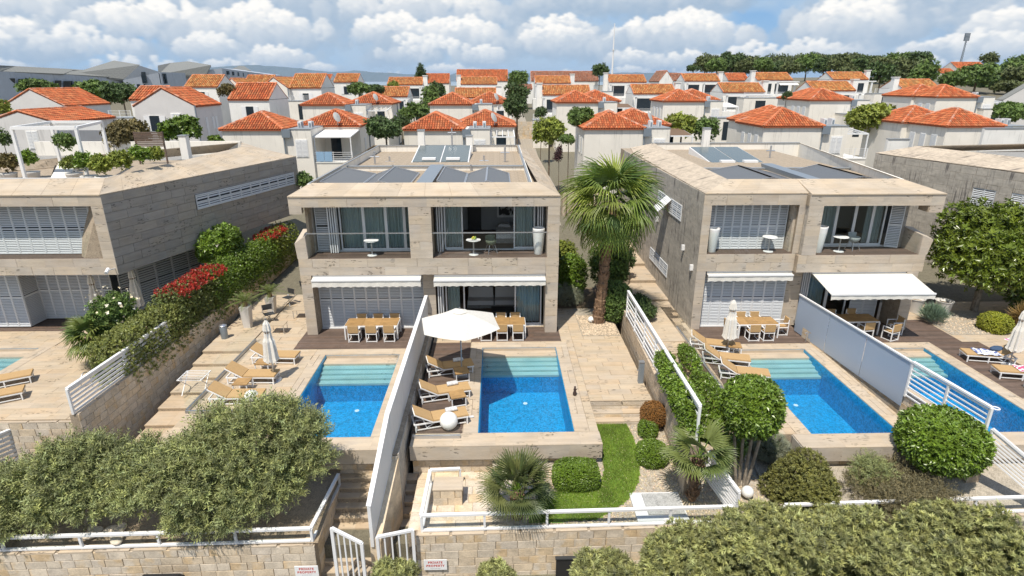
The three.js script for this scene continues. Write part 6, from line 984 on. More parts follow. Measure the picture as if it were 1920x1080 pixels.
// ---------- palms ----------
function fanLeaf(Rd, n, spread, droop, seed, thin = 0.42, fold = 0.02) { // blade of narrow segments from a point, in the xy plane, stalk along -y
  const r = rng(seed), g = mb();
  for (let i = 0; i < n; i++) {
    const a = -spread / 2 + spread * i / (n - 1) + (r() - 0.5) * 0.05, L = Rd * (0.86 + 0.14 * Math.cos(a * 0.8)) * (0.9 + 0.2 * r()), w = Rd * spread / n * thin, tipd = droop * (0.25 + 0.9 * r()), P = (s, o) => { const dr = -(droop * s * s * (0.5 + 0.5 * Math.abs(a)) + tipd * Math.pow(Math.max(0, s - 0.45), 2) * 2.2) * L, ww = o * w * (s < 0.4 ? 0.35 + s * 1.6 : s < 0.95 ? 1 - (s - 0.4) * 1.5 : 0.06); return [Math.sin(a) * L * s + Math.cos(a) * ww, Math.cos(a) * L * s * (1 - droop * 0.3 * s) - Math.sin(a) * ww, -dr + (o ? 0 : fold * Rd) - 0]; };
    for (const [s0, s1] of [[0.02, 0.35], [0.35, 0.6], [0.6, 0.8], [0.8, 1]]) g.quad(P(s0, -1), P(s0, 0), P(s1, 0), P(s1, -1)).quad(P(s0, 0), P(s0, 1), P(s1, 1), P(s1, 0));
  }
  return g.geo();
}
function fanPalm(label, base, top, o) {
  const t = thing(o.name ?? 'fan_palm', label, 'palm', base), r = rng(o.seed ?? 5), leaf = [1, 2, 3].map((s) => fanLeaf(o.R, o.seg ?? 24, o.spread ?? 3.6, o.droop ?? 0.35, s + (o.seed ?? 5), o.thin));
  const mats = (o.mats ?? [[0.15, 0.20, 0.04], [0.20, 0.24, 0.045], [0.10, 0.16, 0.035]]).map((c) => phys(c, 0.5, { transmission: 0.3, thickness: 0 }));
  if (o.tr) { const g = mb(), n = 14; for (let i = 0; i < n; i++) { const P = (k) => [mix(base[0], top[0], k), mix(base[1], top[1], k), mix(base[2], top[2], k)], rad = (k) => mix(o.tr, o.tr2 ?? o.tr * 0.85, k); g.rod(P(i / n), P((i + 0.92) / n), rad(i / n), rad(i / n) * 1.18, 12).rod(P((i + 0.92) / n), P((i + 1) / n), rad(i / n) * 1.1, rad((i + 1) / n), 12); } const tk = mesh('trunk', g, M.palmBark, t); const st = mb(); for (let i = 0; i < (o.stubs ?? 70); i++) { const k = r(), a = r() * 6.28, p = [mix(base[0], top[0], k), mix(base[1], top[1], k), mix(base[2], top[2], k)], rad = mix(o.tr, o.tr2 ?? o.tr, k); st.bar([p[0] + Math.cos(a) * rad, p[1], p[2] + Math.sin(a) * rad], [p[0] + Math.cos(a) * (rad + 0.09), p[1] + 0.16, p[2] + Math.sin(a) * (rad + 0.09)], 0.06, 0.03); } stuff(mesh('leaf_stubs', st, M.palmBark, tk)); }
  for (let i = 0; i < o.n; i++) {
    const k = i / o.n, el = (o.e0 ?? 1.35) - k * ((o.e0 ?? 1.35) - (o.e1 ?? -0.7)) + (r() - 0.5) * 0.25, az = i * 2.39996 + (r() - 0.5) * 0.4, sl = o.stalk * (0.85 + 0.3 * r()), dir = V3(Math.cos(az) * Math.cos(el), Math.sin(el), Math.sin(az) * Math.cos(el)), s = 0.85 + 0.3 * r();
    const m = k > 0.86 && o.dead ? phys([0.30, 0.22, 0.09], 0.8, { transmission: 0.1, thickness: 0 }) : mats[Math.floor(r() * mats.length)];
    const f = mesh('frond', leaf[i % 3], m, t); const tip = V3(top[0], top[1], -top[2]).addScaledVector(dir, sl);
    const side = dir.clone().cross(EX).normalize(), nrm = side.clone().cross(dir).normalize(); if (nrm.y < 0) { nrm.negate(); side.negate(); }
    f.matrix.identity(); const B = new THREE.Matrix4().makeBasis(side, dir, side.clone().cross(dir)); f.quaternion.setFromRotationMatrix(B); f.position.copy(tip); f.scale.setScalar(s);
    mesh('stalk', mb().rod([0, -sl / s, 0], [0, 0.02, 0], 0.018, 0.012, 5), M.gloss, f);
  }
  return seat(t, ...base);
}
fanPalm('tall fan palm with shaggy trunk between the middle and right villas', [5.2, 0, 28.35], [5.65, 6.35, 28.5], { R: 1.55, seg: 32, n: 36, stalk: 1.3, tr: 0.27, tr2: 0.16, e0: 1.5, e1: -0.9, droop: 0.5, thin: 0.3, dead: false, seed: 11, stubs: 160, name: 'tall_palm', mats: [[0.19, 0.27, 0.045], [0.28, 0.34, 0.055], [0.11, 0.19, 0.04], [0.22, 0.27, 0.05]] });
fanPalm('bushy fan palm in front of the lawn at the front rail', [0.55, -1.24, 15.3], [0.55, -0.15, 15.3], { R: 0.72, seg: 24, spread: 3.2, n: 28, stalk: 0.62, tr: 0.15, e0: 1.45, e1: -0.3, droop: 0.08, thin: 0.3, seed: 21, mats: [[0.13, 0.16, 0.05], [0.19, 0.21, 0.07], [0.10, 0.14, 0.045]] });
fanPalm('small fan palm on the gravel next to the slatted fence', [6.35, -1.1, 15.9], [6.45, 0.55, 15.9], { R: 0.72, seg: 22, spread: 3.3, n: 16, stalk: 0.6, tr: 0.13, e0: 1.2, e1: -0.25, droop: 0.2, seed: 31, mats: [[0.19, 0.23, 0.06], [0.14, 0.19, 0.05]] });
fanPalm('fan palm with several stems at the left neighbouring terrace', [-17.4, 0, 24.2], [-18.0, 1.35, 24.2], { R: 0.75, seg: 22, n: 26, stalk: 0.55, tr: 0.14, e0: 1.3, e1: -0.6, seed: 41 });
fanPalm('low spreading palm by the shaded louvres of the left villa', [-15.9, 0, 29.3], [-15.9, 1.2, 29.3], { R: 0.75, seg: 22, n: 22, stalk: 0.5, tr: 0.12, e0: 1.3, e1: -0.2, seed: 43, mats: [[0.20, 0.26, 0.05], [0.16, 0.22, 0.05]] });
// feathery cycads in tall planters
function cycad(label, p, h, o = {}) { const t = thing('potted_cycad', label, 'potted palm', p), r = rng(o.seed ?? 3); if (o.pot) mesh('planter', mb().hex([[p[0] - 0.17, p[1], p[2] - 0.17], [p[0] + 0.17, p[1], p[2] - 0.17], [p[0] + 0.17, p[1], p[2] + 0.17], [p[0] - 0.17, p[1], p[2] + 0.17]], [[p[0] - 0.24, p[1] + h, p[2] - 0.24], [p[0] + 0.24, p[1] + h, p[2] - 0.24], [p[0] + 0.24, p[1] + h, p[2] + 0.24], [p[0] - 0.24, p[1] + h, p[2] + 0.24]]), M.pot, t); mesh('trunk', mb().rod([p[0], p[1] + h - 0.05, p[2]], [p[0], p[1] + h + 0.25, p[2]], 0.14, 0.1, 9), M.palmBark, t);
  for (let i = 0; i < 26; i++) { const az = i * 2.4, e = 1.25 - i * 0.045, L = 0.95 * (0.85 + 0.3 * r()), g = mb(), P = (s) => [p[0] + Math.cos(az) * Math.cos(e) * L * s, p[1] + h + 0.25 + Math.sin(e) * L * s - 0.55 * s * s * L * 0.7, p[2] + Math.sin(az) * Math.cos(e) * L * s]; for (let k = 1; k < 16; k++) { const s = k / 16, a = P(s), sx = -Math.sin(az), sz = Math.cos(az), w = 0.17 * Math.sin(Math.PI * Math.min(1, s * 0.9 + 0.12)); for (const q of [-1, 1]) { const b = P(Math.min(1, s + 0.12)), tip = [b[0] + sx * w * q, b[1] - 0.02, b[2] + sz * w * q], c = P(s + 0.035); g.tri(a, c, tip); } g.tri(P(s - 0.06), [a[0], a[1] + 0.012, a[2]], [a[0] + sx * 0.01, a[1], a[2] + sz * 0.01]); } mesh('frond', g, M.palmLeaf, t); }
  return seat(t, ...p); }
cycad('cycad in a tall pale planter left of the middle villa', [-12.95, 0, 28.3], 1.15, { pot: true, seed: 4 });
cycad('cycad in a shorter pale planter behind the tall one', [-12.4, 0, 30.2], 0.95, { pot: true, seed: 6 });
// ---------- big foreground trees ----------
function bigOlive(label, c, rx, ry, rz, o) { return tree('olive_tree', label, c, rx, ry, { rz, yg: -1.3, n: 46, k: 0.25, core: 0.4, con: 1, spr: 'olive', size: 1.25, m: M.olive, bark: M.barkGrey, tr: 0.13, thick: 0.85, rough: 0.8, jit: 1.3, up: 0.7, yel: 0.3, clump: 0.52, cf: 3.8, under: -0.8, ...o }); }
const lumpList = (L) => L.map(([px, py, r, d]) => { const c = at(px, py, d ?? 15.5); return [...c, r, r * 0.85, r * 0.9]; });
const oliveLumps = [[[525, 778, 0.5, 16.2], [475, 800, 0.72, 16], [572, 806, 0.55, 16], [545, 850, 0.75, 15.8], [595, 862, 0.42], [450, 858, 0.8], [395, 800, 0.5, 16], [525, 905, 0.6, 15.3], [470, 925, 0.7, 15.1], [420, 900, 0.7], [435, 975, 0.42, 14.6]], [[372, 848, 0.6], [325, 868, 0.62], [280, 850, 0.42, 15.9], [300, 905, 0.72, 15.2], [365, 925, 0.7, 15], [250, 890, 0.5], [255, 935, 0.5, 14.9], [345, 975, 0.45, 14.6], [392, 985, 0.36, 14.5]], [[205, 848, 0.45, 15.9], [155, 852, 0.6, 15.8], [100, 872, 0.7], [185, 898, 0.6], [125, 915, 0.7, 15.2], [60, 905, 0.6], [165, 948, 0.45, 14.9], [85, 958, 0.55, 14.9], [225, 870, 0.32]]];
bigOlive('tallest grey green olive tree, nearest the left gate and the left pool', at(500, 868, 15.7), 1.9, 1.5, 1.5, { N: 9000, seed: 71, lumps: lumpList(oliveLumps[0]) });
bigOlive('grey green olive tree in the middle of the front bed', at(320, 905, 15.3), 1.9, 1.2, 1.4, { N: 7600, seed: 72, lumps: lumpList(oliveLumps[1]) });
bigOlive('grey green olive tree at the left end of the front bed', at(140, 905, 15.4), 2.0, 1.2, 1.4, { N: 7600, seed: 73, lumps: lumpList(oliveLumps[2]) });
bigOlive('grey green olive tree cut by the left edge of the picture', at(-20, 950, 15.2), 1.5, 1.0, 1.2, { N: 5000, seed: 74 });
{ const t = thing('garden_rocks', 'pale rocks on the soil between the left two olive trees', 'rocks', at(195, 975, 14.9)), r = rng(17), p = at(195, 975, 14.9); for (let i = 0; i < 9; i++) { const g = uv(new THREE.IcosahedronGeometry(0.13 + r() * 0.12, 1)); g.scale(1.4, 0.55, 1); const m = mesh('rock', g, M.sand[i % 3], t); m.position.set((r() - 0.5) * 1.5, -1.2 - p[1], -(r() - 0.5) * 0.8); m.rotation.y = r() * 6; } }
function shrubTree(label, px, py, d, rx, ry, o) { const c = at(px, py, d); return tree('street_tree', label, c, rx, ry, { rz: o.rz ?? rx * 0.8, yg: -2.95, n: 46, k: 0.26, core: 0.5, spr: 'rosette', size: 1.0, con: 1, m: M.pitto, tr: 0.12, thick: 0.6, rough: 0.45, jit: 1.1, up: 0.7, yel: 0.2, clump: 0.52, cf: 4.6, ...o }); }
shrubTree('pale leaved street tree whose crown fills the bottom right corner', 1800, 1065, 12.1, 2.2, 1.55, { N: 11500, seed: 81 });
shrubTree('pale leaved street tree below the round clipped crown', 1600, 1050, 12.2, 1.8, 1.3, { N: 9500, seed: 82 });
shrubTree('pale leaved street tree in front of the small round lamp', 1440, 1040, 12.2, 1.7, 1.25, { N: 9200, seed: 83 });
shrubTree('pale leaved street tree nearest the utility cover', 1300, 1065, 12.2, 1.3, 1.15, { N: 7000, seed: 84 });
shrubTree('low pale shrub in front of the wall beside the dark box', 1140, 1085, 12.6, 1.0, 0.6, { N: 4000, seed: 85 });
shrubTree('low pale shrub top at the wall in the bottom middle', 932, 1085, 12.8, 0.5, 0.42, { N: 1300, seed: 86 });
shrubTree('low pale shrub top before the right gate', 738, 1085, 12.8, 0.6, 0.45, { N: 1500, seed: 87 });
tree('garden_shrub', 'dense olive green shrub between clipped tree and front rail', at(1495, 905, 16.1), 1.05, 0.95, { yg: -1.2, N: 5200, spr: 'fine', size: 1.5, m: phys([0.16, 0.17, 0.045], 0.6, { transmission: 0.2, thickness: 0 }), seed: 91, n: 9, noTrunk: true, cat: 'shrub' });
tree('garden_shrub', 'grey leaved open shrub behind the front rail at right', at(1690, 935, 15.7), 1.55, 0.85, { yg: -1.2, N: 5200, spr: 'olive', size: 0.9, m: phys([0.17, 0.155, 0.085], 0.7, { transmission: 0.2, thickness: 0 }), seed: 92, n: 10, cat: 'shrub', thick: 0.6, tr: 0.08 });
tree('garden_shrub', 'thin twiggy shrub left of the grey leaved one', at(1635, 890, 16.3), 0.6, 0.75, { yg: -1.1, N: 900, spr: 'olive', size: 0.8, m: M.olive, seed: 93, n: 6, cat: 'shrub', thick: 0.9, tr: 0.05 });
// clipped crowns
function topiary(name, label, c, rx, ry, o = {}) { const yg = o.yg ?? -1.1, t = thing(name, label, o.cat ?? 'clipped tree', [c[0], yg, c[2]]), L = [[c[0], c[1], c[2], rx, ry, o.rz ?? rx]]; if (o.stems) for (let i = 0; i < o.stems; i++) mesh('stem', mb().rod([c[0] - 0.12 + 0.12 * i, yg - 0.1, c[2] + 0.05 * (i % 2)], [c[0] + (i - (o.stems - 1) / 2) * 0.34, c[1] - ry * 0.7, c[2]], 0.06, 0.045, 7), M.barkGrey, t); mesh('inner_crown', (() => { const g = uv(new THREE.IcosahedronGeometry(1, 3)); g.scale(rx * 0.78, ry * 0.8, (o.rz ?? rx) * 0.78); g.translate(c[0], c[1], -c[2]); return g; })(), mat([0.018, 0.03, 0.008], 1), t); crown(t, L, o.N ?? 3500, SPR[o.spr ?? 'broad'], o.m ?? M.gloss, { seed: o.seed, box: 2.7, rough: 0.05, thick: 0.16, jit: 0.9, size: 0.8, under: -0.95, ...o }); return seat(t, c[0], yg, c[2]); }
topiary('clipped_tree', 'clipped block shaped tree on several stems beside the right pool', [...at(1410, 762, 16.5)], 0.82, 0.86, { stems: 4, N: 3600, seed: 101 });
topiary('clipped_tree', 'wide clipped dome shaped tree in front of the right pool corner', [...at(1766, 826, 16.6)], 1.16, 0.9, { stems: 3, N: 5200, seed: 102, yg: -1.0 });
topiary('clipped_bush', 'square clipped bright green bush beside the lawn', [2.6, -0.72, 16.75], 0.74, 0.48, { cat: 'bush', spr: 'fine', N: 6500, m: M.gloss, seed: 103, box: 4, size: 0.95, rz: 0.42, yg: -1.2 });
topiary('clipped_bush', 'low round bright green bush on the gravel', [5.45, -0.62, 17.75], 0.52, 0.4, { cat: 'bush', spr: 'fine', N: 4000, m: M.gloss, seed: 104, size: 0.9, yg: -1.0 });
topiary('clipped_bush', 'round bush with orange red leaf tips at the foot of the steps', [5.85, 0.05, 19.3], 0.45, 0.42, { cat: 'bush', spr: 'fine', N: 3000, m: phys([0.24, 0.12, 0.03], 0.6, { transmission: 0.2, thickness: 0 }), seed: 105, yg: -0.5, stems: 2 });
topiary('clipped_bush', 'small dark green bush under the orange tipped one', [5.55, -0.3, 18.85], 0.32, 0.32, { cat: 'bush', spr: 'fine', N: 1500, seed: 106, yg: -0.6 });
topiary('clipped_bush', 'small grey green cushion shrub beside the right pool slab', [9.7, -0.35, 17.7], 0.52, 0.38, { cat: 'bush', spr: 'lav', N: 1500, m: M.lavender, seed: 107, yg: -0.7, size: 0.7 });
topiary('clipped_bush', 'round yellow green bush before the dark boards at the right', [25.2, 0.4, 26.9], 0.6, 0.45, { cat: 'bush', spr: 'fine', size: 1.3, N: 3000, m: phys([0.30, 0.34, 0.03], 0.6, { transmission: 0.2, thickness: 0 }), seed: 108, yg: 0 });
topiary('clipped_bush', 'rounded green bush at the end of the slatted fence by the palm', [6.15, 1.0, 28.9], 0.8, 1.05, { cat: 'bush', spr: 'broad', N: 2600, m: tMid, seed: 109, yg: 0, box: 2.3, size: 0.75 });
// magnolia on the right and plants round it
tree('magnolia_tree', 'broad glossy magnolia tree with bronze tips right of the extended awning', [26.3, 3.3, 29.6], 2.7, 2.45, { rz: 2.4, yg: 0, N: 4600, spr: 'big', size: 1.15, m: phys([0.12, 0.17, 0.02], 0.32, { transmission: 0.15, thickness: 0 }), bark: M.barkGrey, tr: 0.2, seed: 111, n: 12, rough: 0.25, thick: 0.45, lean: 0.0 });
tree('garden_shrub', 'bronze red leaved shrub behind the far right parasol', [29.6, 1.7, 29.5], 1.6, 0.9, { yg: 0, N: 1500, spr: 'broad', m: phys([0.22, 0.09, 0.03], 0.5, { transmission: 0.2, thickness: 0 }), seed: 112, cat: 'shrub', noTrunk: true });
tree('garden_shrub', 'dark green shrub under the magnolia at the right edge', [28.4, 1.0, 28.2], 1.3, 1.0, { yg: 0, N: 1500, spr: 'broad', m: tMid, seed: 113, cat: 'shrub', noTrunk: true });
tree('grass_clump', 'spiky red and green grass clump beside the yellow green bush', [26.7, 0.45, 26.7], 0.5, 0.6, { yg: 0, N: 260, spr: 'lav', size: 2.4, m: phys([0.22, 0.15, 0.05], 0.6, { transmission: 0.2, thickness: 0 }), seed: 114, cat: 'plant', noTrunk: true, up: 2, jit: 0.7 });
tree('grass_clump', 'spiky blue green plant at the foot of the awning pillar', [22.9, 0.25, 28.0], 0.5, 0.3, { yg: 0, N: 240, spr: 'lav', size: 2, m: mat([0.13, 0.2, 0.15], 0.6), seed: 115, cat: 'plant', noTrunk: true, up: 2, jit: 0.7 });
for (const [x, d, l] of [[24.2, 29.2, 'pale planter pot in the shade under the magnolia'], [22.9, 29.6, 'round pale pot behind the awning corner']]) { const t = thing('planter_pot', l, 'pot', [x, 0, d]); mesh('pot_body', lathe([[0.3, 0], [0.42, 0.75], [0.46, 0.78], [0.4, 0.78], [0.38, 0.6], [0, 0.6]]), M.pot, t); mesh('soil', lathe([[0.38, 0.62], [0, 0.62]]), M.soil, t); }
// hedge with red shoots on the left boundary
{
  const t = thing('flowering_hedge', 'long clipped hedge with red new leaves behind the tan wall', 'hedge', [-15, 0, 31]), seg = (d0, d1, y, m, N, s, w = 0.85) => { const L = []; for (let d = d0; d <= d1 + 0.01; d += 0.8) L.push([mix(-15.55, -14.6, (d - 21) / 19), y * 0.52, d, w, y * 0.52, 0.75]); crown(t, L, N, SPR.broad, m, { seed: s, box: 3.2, rough: 0.12, thick: 0.25, jit: 1, size: 0.62, name: 'foliage', under: -0.95 }); };
  seg(21.9, 25.2, 2.35, phys([0.20, 0.235, 0.06], 0.5, { transmission: 0.2, thickness: 0 }), 6000, 121, 0.82); seg(25.8, 29.0, 2.75, phys([0.13, 0.17, 0.04], 0.5, { transmission: 0.2, thickness: 0 }), 5200, 122, 0.78); seg(29, 36.5, 2.7, M.gloss, 9000, 123); seg(36.5, 40, 2.8, phys([0.17, 0.22, 0.025], 0.5, { transmission: 0.2, thickness: 0 }), 3800, 124);
  const top = (d0, d1, N, s) => { const L = []; for (let d = d0; d <= d1; d += 0.7) L.push([mix(-15.45, -14.6, (d - 21) / 19), 2.6, d, 0.8, 0.28, 0.6]); crown(t, L, N, SPR.red, M.red, { seed: s, rough: 0.2, thick: 0.4, size: 0.75, name: 'red_shoots', up: 1.2, under: -0.2 }); };
  top(26.2, 30.2, 850, 126); top(36.3, 38.6, 420, 127); seat(t, -15, 0, 31);
}
// ivy over the slatted fence
tree('climbing_plant', 'glossy climbing plant over the lower part of the slatted fence', [6.5, 1.0, 18.0], 0.5, 0.9, { yg: 0, lumps: [[6.45, 1.5, 17.2, 0.4, 0.6, 0.7], [6.45, 1.45, 18.1, 0.38, 0.62, 0.8], [6.4, 1.6, 19.2, 0.36, 0.55, 0.9], [6.45, 1.2, 16.8, 0.35, 0.7, 0.5], [6.4, 1.75, 20.2, 0.3, 0.35, 0.6]], N: 2600, spr: 'broad', size: 0.75, seed: 131, cat: 'climber', noTrunk: true, m: M.gloss });
tree('climbing_plant', 'green creeper between the fence and the glass balustrade', [8.2, 0.2, 20], 0.6, 0.3, { yg: -0.6, lumps: [[8.5, 0.0, 21, 0.45, 0.5, 1.6], [8.4, -0.3, 18.5, 0.5, 0.5, 1.3], [8.55, 0.25, 23.6, 0.3, 0.35, 1.2]], N: 2600, spr: 'broad', size: 0.7, seed: 132, cat: 'climber', noTrunk: true, m: M.gloss });
// oleander trees by the left villa
tree('oleander', 'white flowering oleander tree beside the left villa parasols', [-17.6, 1.9, 25.2], 1.05, 1.15, { yg: 0, N: 1100, spr: 'big', size: 0.8, seed: 141, m: tMid, tr: 0.08, n: 8, thick: 0.8 });
tree('oleander', 'white flowering shrub against the dark side wall', [-15.9, 3.0, 33], 1.2, 1.1, { yg: 0, N: 1800, spr: 'big', size: 0.9, seed: 142, m: M.gloss, tr: 0.08, n: 7 });
for (const [i, c, r] of [[0, [-17.4, 2.4, 25.1], 1.2], [1, [-16.2, 3.1, 32.8], 1.1]]) { const t = scene.children.filter((k) => k.name.startsWith('oleander'))[i]; const im = crown(t, [[c[0], c[1], c[2], r, r * 0.8, r]], 46, SPR.flower, M.flower, { seed: 150 + i, size: 1.0, name: 'flowers', jit: 0.5 }); im.position.set(-t.position.x, -t.position.y, -t.position.z); }
topiary('garden_shrub', 'small green shrub at the foot of the left neighbouring palm', [-16.3, 0.35, 23.0], 0.7, 0.5, { cat: 'shrub', N: 1200, seed: 151, yg: 0, spr: 'broad' });
// planting beside the path between the villas
const bed = [['tall dark green shrub behind the palm trunk', [6.3, 1.8, 32], 1.2, 1.7, tMid, 2600], ['bright green shrub left of the palm trunk', [4.4, 1.3, 32.5], 0.9, 1.3, M.gloss, 1900], ['dark shrub mass against the garden wall', [7.2, 1.4, 35], 1.0, 1.4, tDark, 1900], ['grey lavender mound beside the middle villa', [3.9, 0.45, 31.2], 0.8, 0.5, M.lavender, 1200], ['yellow green shrub behind the middle villa', [4.0, 1.2, 37], 1.0, 1.1, tYel, 1600], ['dark leafy plant on the path edge by the fence top', [7.6, 0.6, 29.0], 0.7, 0.6, tDark, 1100]];
bed.forEach(([l, c, rx, ry, m, N], i) => tree('garden_shrub', l, c, rx, ry, { yg: 0, N, spr: m === M.lavender ? 'lav' : 'broad', m, seed: 161 + i, cat: 'shrub', noTrunk: true, n: 7, thick: 0.5, size: 0.9 }));
{ const bd = struct('planting_bed'); mesh('soil_bed', mb().box(3.2, 7.8, -0.4, 0.04, 30.5, 46), M.bedSoil, bd); mesh('gravel_patch', mb().box(4.15, 6.05, -0.01, 0.02, 26.7, 30.4), M.gravel, bd); mesh('lawn_patch', mb().box(3.1, 4.6, -0.1, 0.06, 33.6, 40), M.grass, bd); mesh('gravel_patch', mb().box(22.7, 30, 0, 0.02, 26.4, 29.6), M.gravel, bd);
  const im = new THREE.InstancedMesh(new THREE.IcosahedronGeometry(0.035, 0), mat([0.56, 0.47, 0.37], 0.9), 3600), r = rng(8), m4 = new THREE.Matrix4(), q = new THREE.Quaternion(); for (let i = 0; i < 3600; i++) { const a = i < 2200, s = 0.5 + r(); q.setFromEuler(new THREE.Euler(r() * 6, r() * 6, 0)); im.setMatrixAt(i, m4.compose(a ? V3(4.2 + r() * 1.8, 0.03, -26.75 - r() * 2.6) : V3(22.8 + r() * 7, 0.03, -26.5 - r() * 2), q, V3(s, s * 0.7, s))); const k = 0.6 + 0.7 * r(); im.setColorAt(i, lin(k, k * 0.96, k * 0.88)); } im.name = 'pebbles'; stuff(im); bd.add(im); }
// ---------- furniture and small things ----------
R = rng(404);
// local frames: x to the right, third number counts away from the viewer
function makeLounger(label) { // head at -x, foot at +x
  const t = thing('sun_lounger', label, 'sun lounger', [0, 0, 0]), m = M.white;
  mesh('frame', mb().bar([-1.0, 0.3, -0.32], [1.0, 0.3, -0.32], 0.04, 0.05).bar([-1.0, 0.3, 0.32], [1.0, 0.3, 0.32], 0.04, 0.05).bar([1.0, 0.3, -0.32], [1.0, 0.3, 0.32], 0.04, 0.05).bar([-1.0, 0.3, -0.32], [-1.0, 0.3, 0.32], 0.04, 0.05).bar([-0.9, 0.08, -0.32], [0.9, 0.08, -0.32], 0.03).bar([-0.9, 0.08, 0.32], [0.9, 0.08, 0.32], 0.03).bar([-0.9, 0.08, -0.32], [-0.9, 0.08, 0.32], 0.03), m, t);
  for (const [x, d] of [[-0.95, -0.32], [-0.95, 0.32], [0.95, -0.32], [0.95, 0.32], [0.1, -0.32], [0.1, 0.32]]) mesh('leg', mb().bar([x, 0, d], [x, 0.3, d], 0.045), m, t);
  const sl = mb(); for (let i = 0; i < 12; i++) { const x = -0.12 + i * 0.05; sl.bar([x, 0.285, -0.3], [x, 0.285, 0.3], 0.022, 0.015); } mesh('support_slats', sl, m, t);
  mesh('seat_cushion', mb().hex([[-0.3, 0.335, -0.33], [1.02, 0.335, -0.33], [1.02, 0.335, 0.33], [-0.3, 0.335, 0.33]], [[-0.29, 0.39, -0.32], [1.01, 0.39, -0.32], [1.01, 0.39, 0.32], [-0.29, 0.39, 0.32]]), M.tan, t);
  const a = 0.56, L = 0.76, P = (s, h, d) => [-0.31 - Math.cos(a) * s - Math.sin(a) * h * -1 * 0 + -Math.sin(a) * -h * 0, 0.335 + Math.sin(a) * s + h, d];
  const b = mesh('backrest', mb().hex([P(0, 0, -0.33), P(L, 0, -0.33), P(L, 0, 0.33), P(0, 0, 0.33)].reverse(), [P(0, 0.06, -0.32), P(L, 0.06, -0.32), P(L, 0.06, 0.32), P(0, 0.06, 0.32)].reverse()), M.tan, t);
  mesh('backrest_frame', mb().bar(P(0, -0.03, -0.34), P(L + 0.03, -0.03, -0.34), 0.035).bar(P(0, -0.03, 0.34), P(L + 0.03, -0.03, 0.34), 0.035).bar(P(L + 0.02, -0.03, -0.34), P(L + 0.02, -0.03, 0.34), 0.035), m, b);
  mesh('strut', mb().bar(P(L * 0.6, -0.05, -0.28), [-0.55, 0.1, -0.28], 0.025).bar(P(L * 0.6, -0.05, 0.28), [-0.55, 0.1, 0.28], 0.025).bar([-0.55, 0.1, -0.28], [-0.55, 0.1, 0.28], 0.025).bar([-0.55, 0.1, -0.28], [-0.2, 0.28, -0.28], 0.025).bar([-0.55, 0.1, 0.28], [-0.2, 0.28, 0.28], 0.025), m, t);
  return t;
}
const lg = makeLounger('tan sunbed nearest the big round lamp on the middle terrace');
lg.position.set(-2.2, 0, -18.95); lg.rotation.y = 0.28; lg.userData.group = 'sunbeds by the pools';
const LG = 'sunbeds by the pools';
copy(lg, [-2.2, 0, 20.9], 0.26, 'tan sunbed in the middle of the row beside the privacy wall', LG);
copy(lg, [-2.15, 0, 23.05], 0.24, 'tan sunbed shaded by the open white parasol', LG);
copy(lg, [-10.35, 0, 20.75], 0.02, 'tan sunbed at the front of the left row, by the olive trees', LG);
copy(lg, [-10.4, 0, 22.45], -0.02, 'tan sunbed in the middle of the left row by the closed parasol', LG);
copy(lg, [-10.1, 0, 24.3], -0.06, 'tan sunbed at the back of the left row nearest the villa', LG);
copy(lg, [10.1, 0, 25.1], -0.30, 'tan sunbed at the back of the right row beside the dark boards', LG);
copy(lg, [10.2, 0, 23.6], -0.27, 'tan sunbed in the middle of the right row under the closed parasol', LG);
copy(lg, [10.45, 0, 22.2], -0.25, 'tan sunbed at the front of the right row behind the clipped tree', LG);
copy(lg, [22.2, 0, 23.6], Math.PI - 0.2, 'tan sunbed with patterned towel at the right edge beyond the far pool', LG);
copy(lg, [22.35, 0, 21.95], Math.PI - 0.2, 'tan sunbed with pink patterned towel at the right edge', LG);
copy(lg, [22.7, 0, 20.65], Math.PI - 0.2, 'tan sunbed nearest the lower right, cut by the edge of the picture', LG);
copy(lg, [-20.0, 0, 20.9], 0.5, 'sunbed on the neighbouring terrace at the left edge, lower one', LG);
copy(lg, [-20.7, 0, 22.3], 0.5, 'sunbed on the neighbouring terrace at the left edge, upper one', LG);
// small side tables
function makeSide(label, p, turn) { const t = thing('side_table', label, 'side table', p, turn); mesh('top', mb().box(-0.3, 0.3, 0.4, 0.44, -0.3, 0.3), M.teak[1], t); for (const [a, b] of [[-1, -1], [1, -1], [-1, 1], [1, 1]]) mesh('leg', mb().box(a * 0.27 - 0.02, a * 0.27 + 0.02, 0, 0.4, b * 0.27 - 0.02, b * 0.27 + 0.02), M.white, t); mesh('rail', mb().bar([-0.27, 0.06, -0.27], [0.27, 0.06, -0.27], 0.03).bar([-0.27, 0.06, 0.27], [0.27, 0.06, 0.27], 0.03), M.white, t); return t; }
const sT = makeSide('tan side table beside the middle sunbed of the middle terrace', [-1.65, 0, 20.35], 0.3);
copy(sT, [-1.6, 0, 22.35], 0.25, 'tan side table in the shade of the open parasol'); copy(sT, [-10.5, 0, 21.6], 0, 'tan side table between front and middle left sunbeds'); copy(sT, [-10.3, 0, 23.4], 0, 'tan side table between middle and back left sunbeds'); copy(sT, [10.95, 0, 24.6], -0.2, 'side table in the shadow beside the closed right parasol');
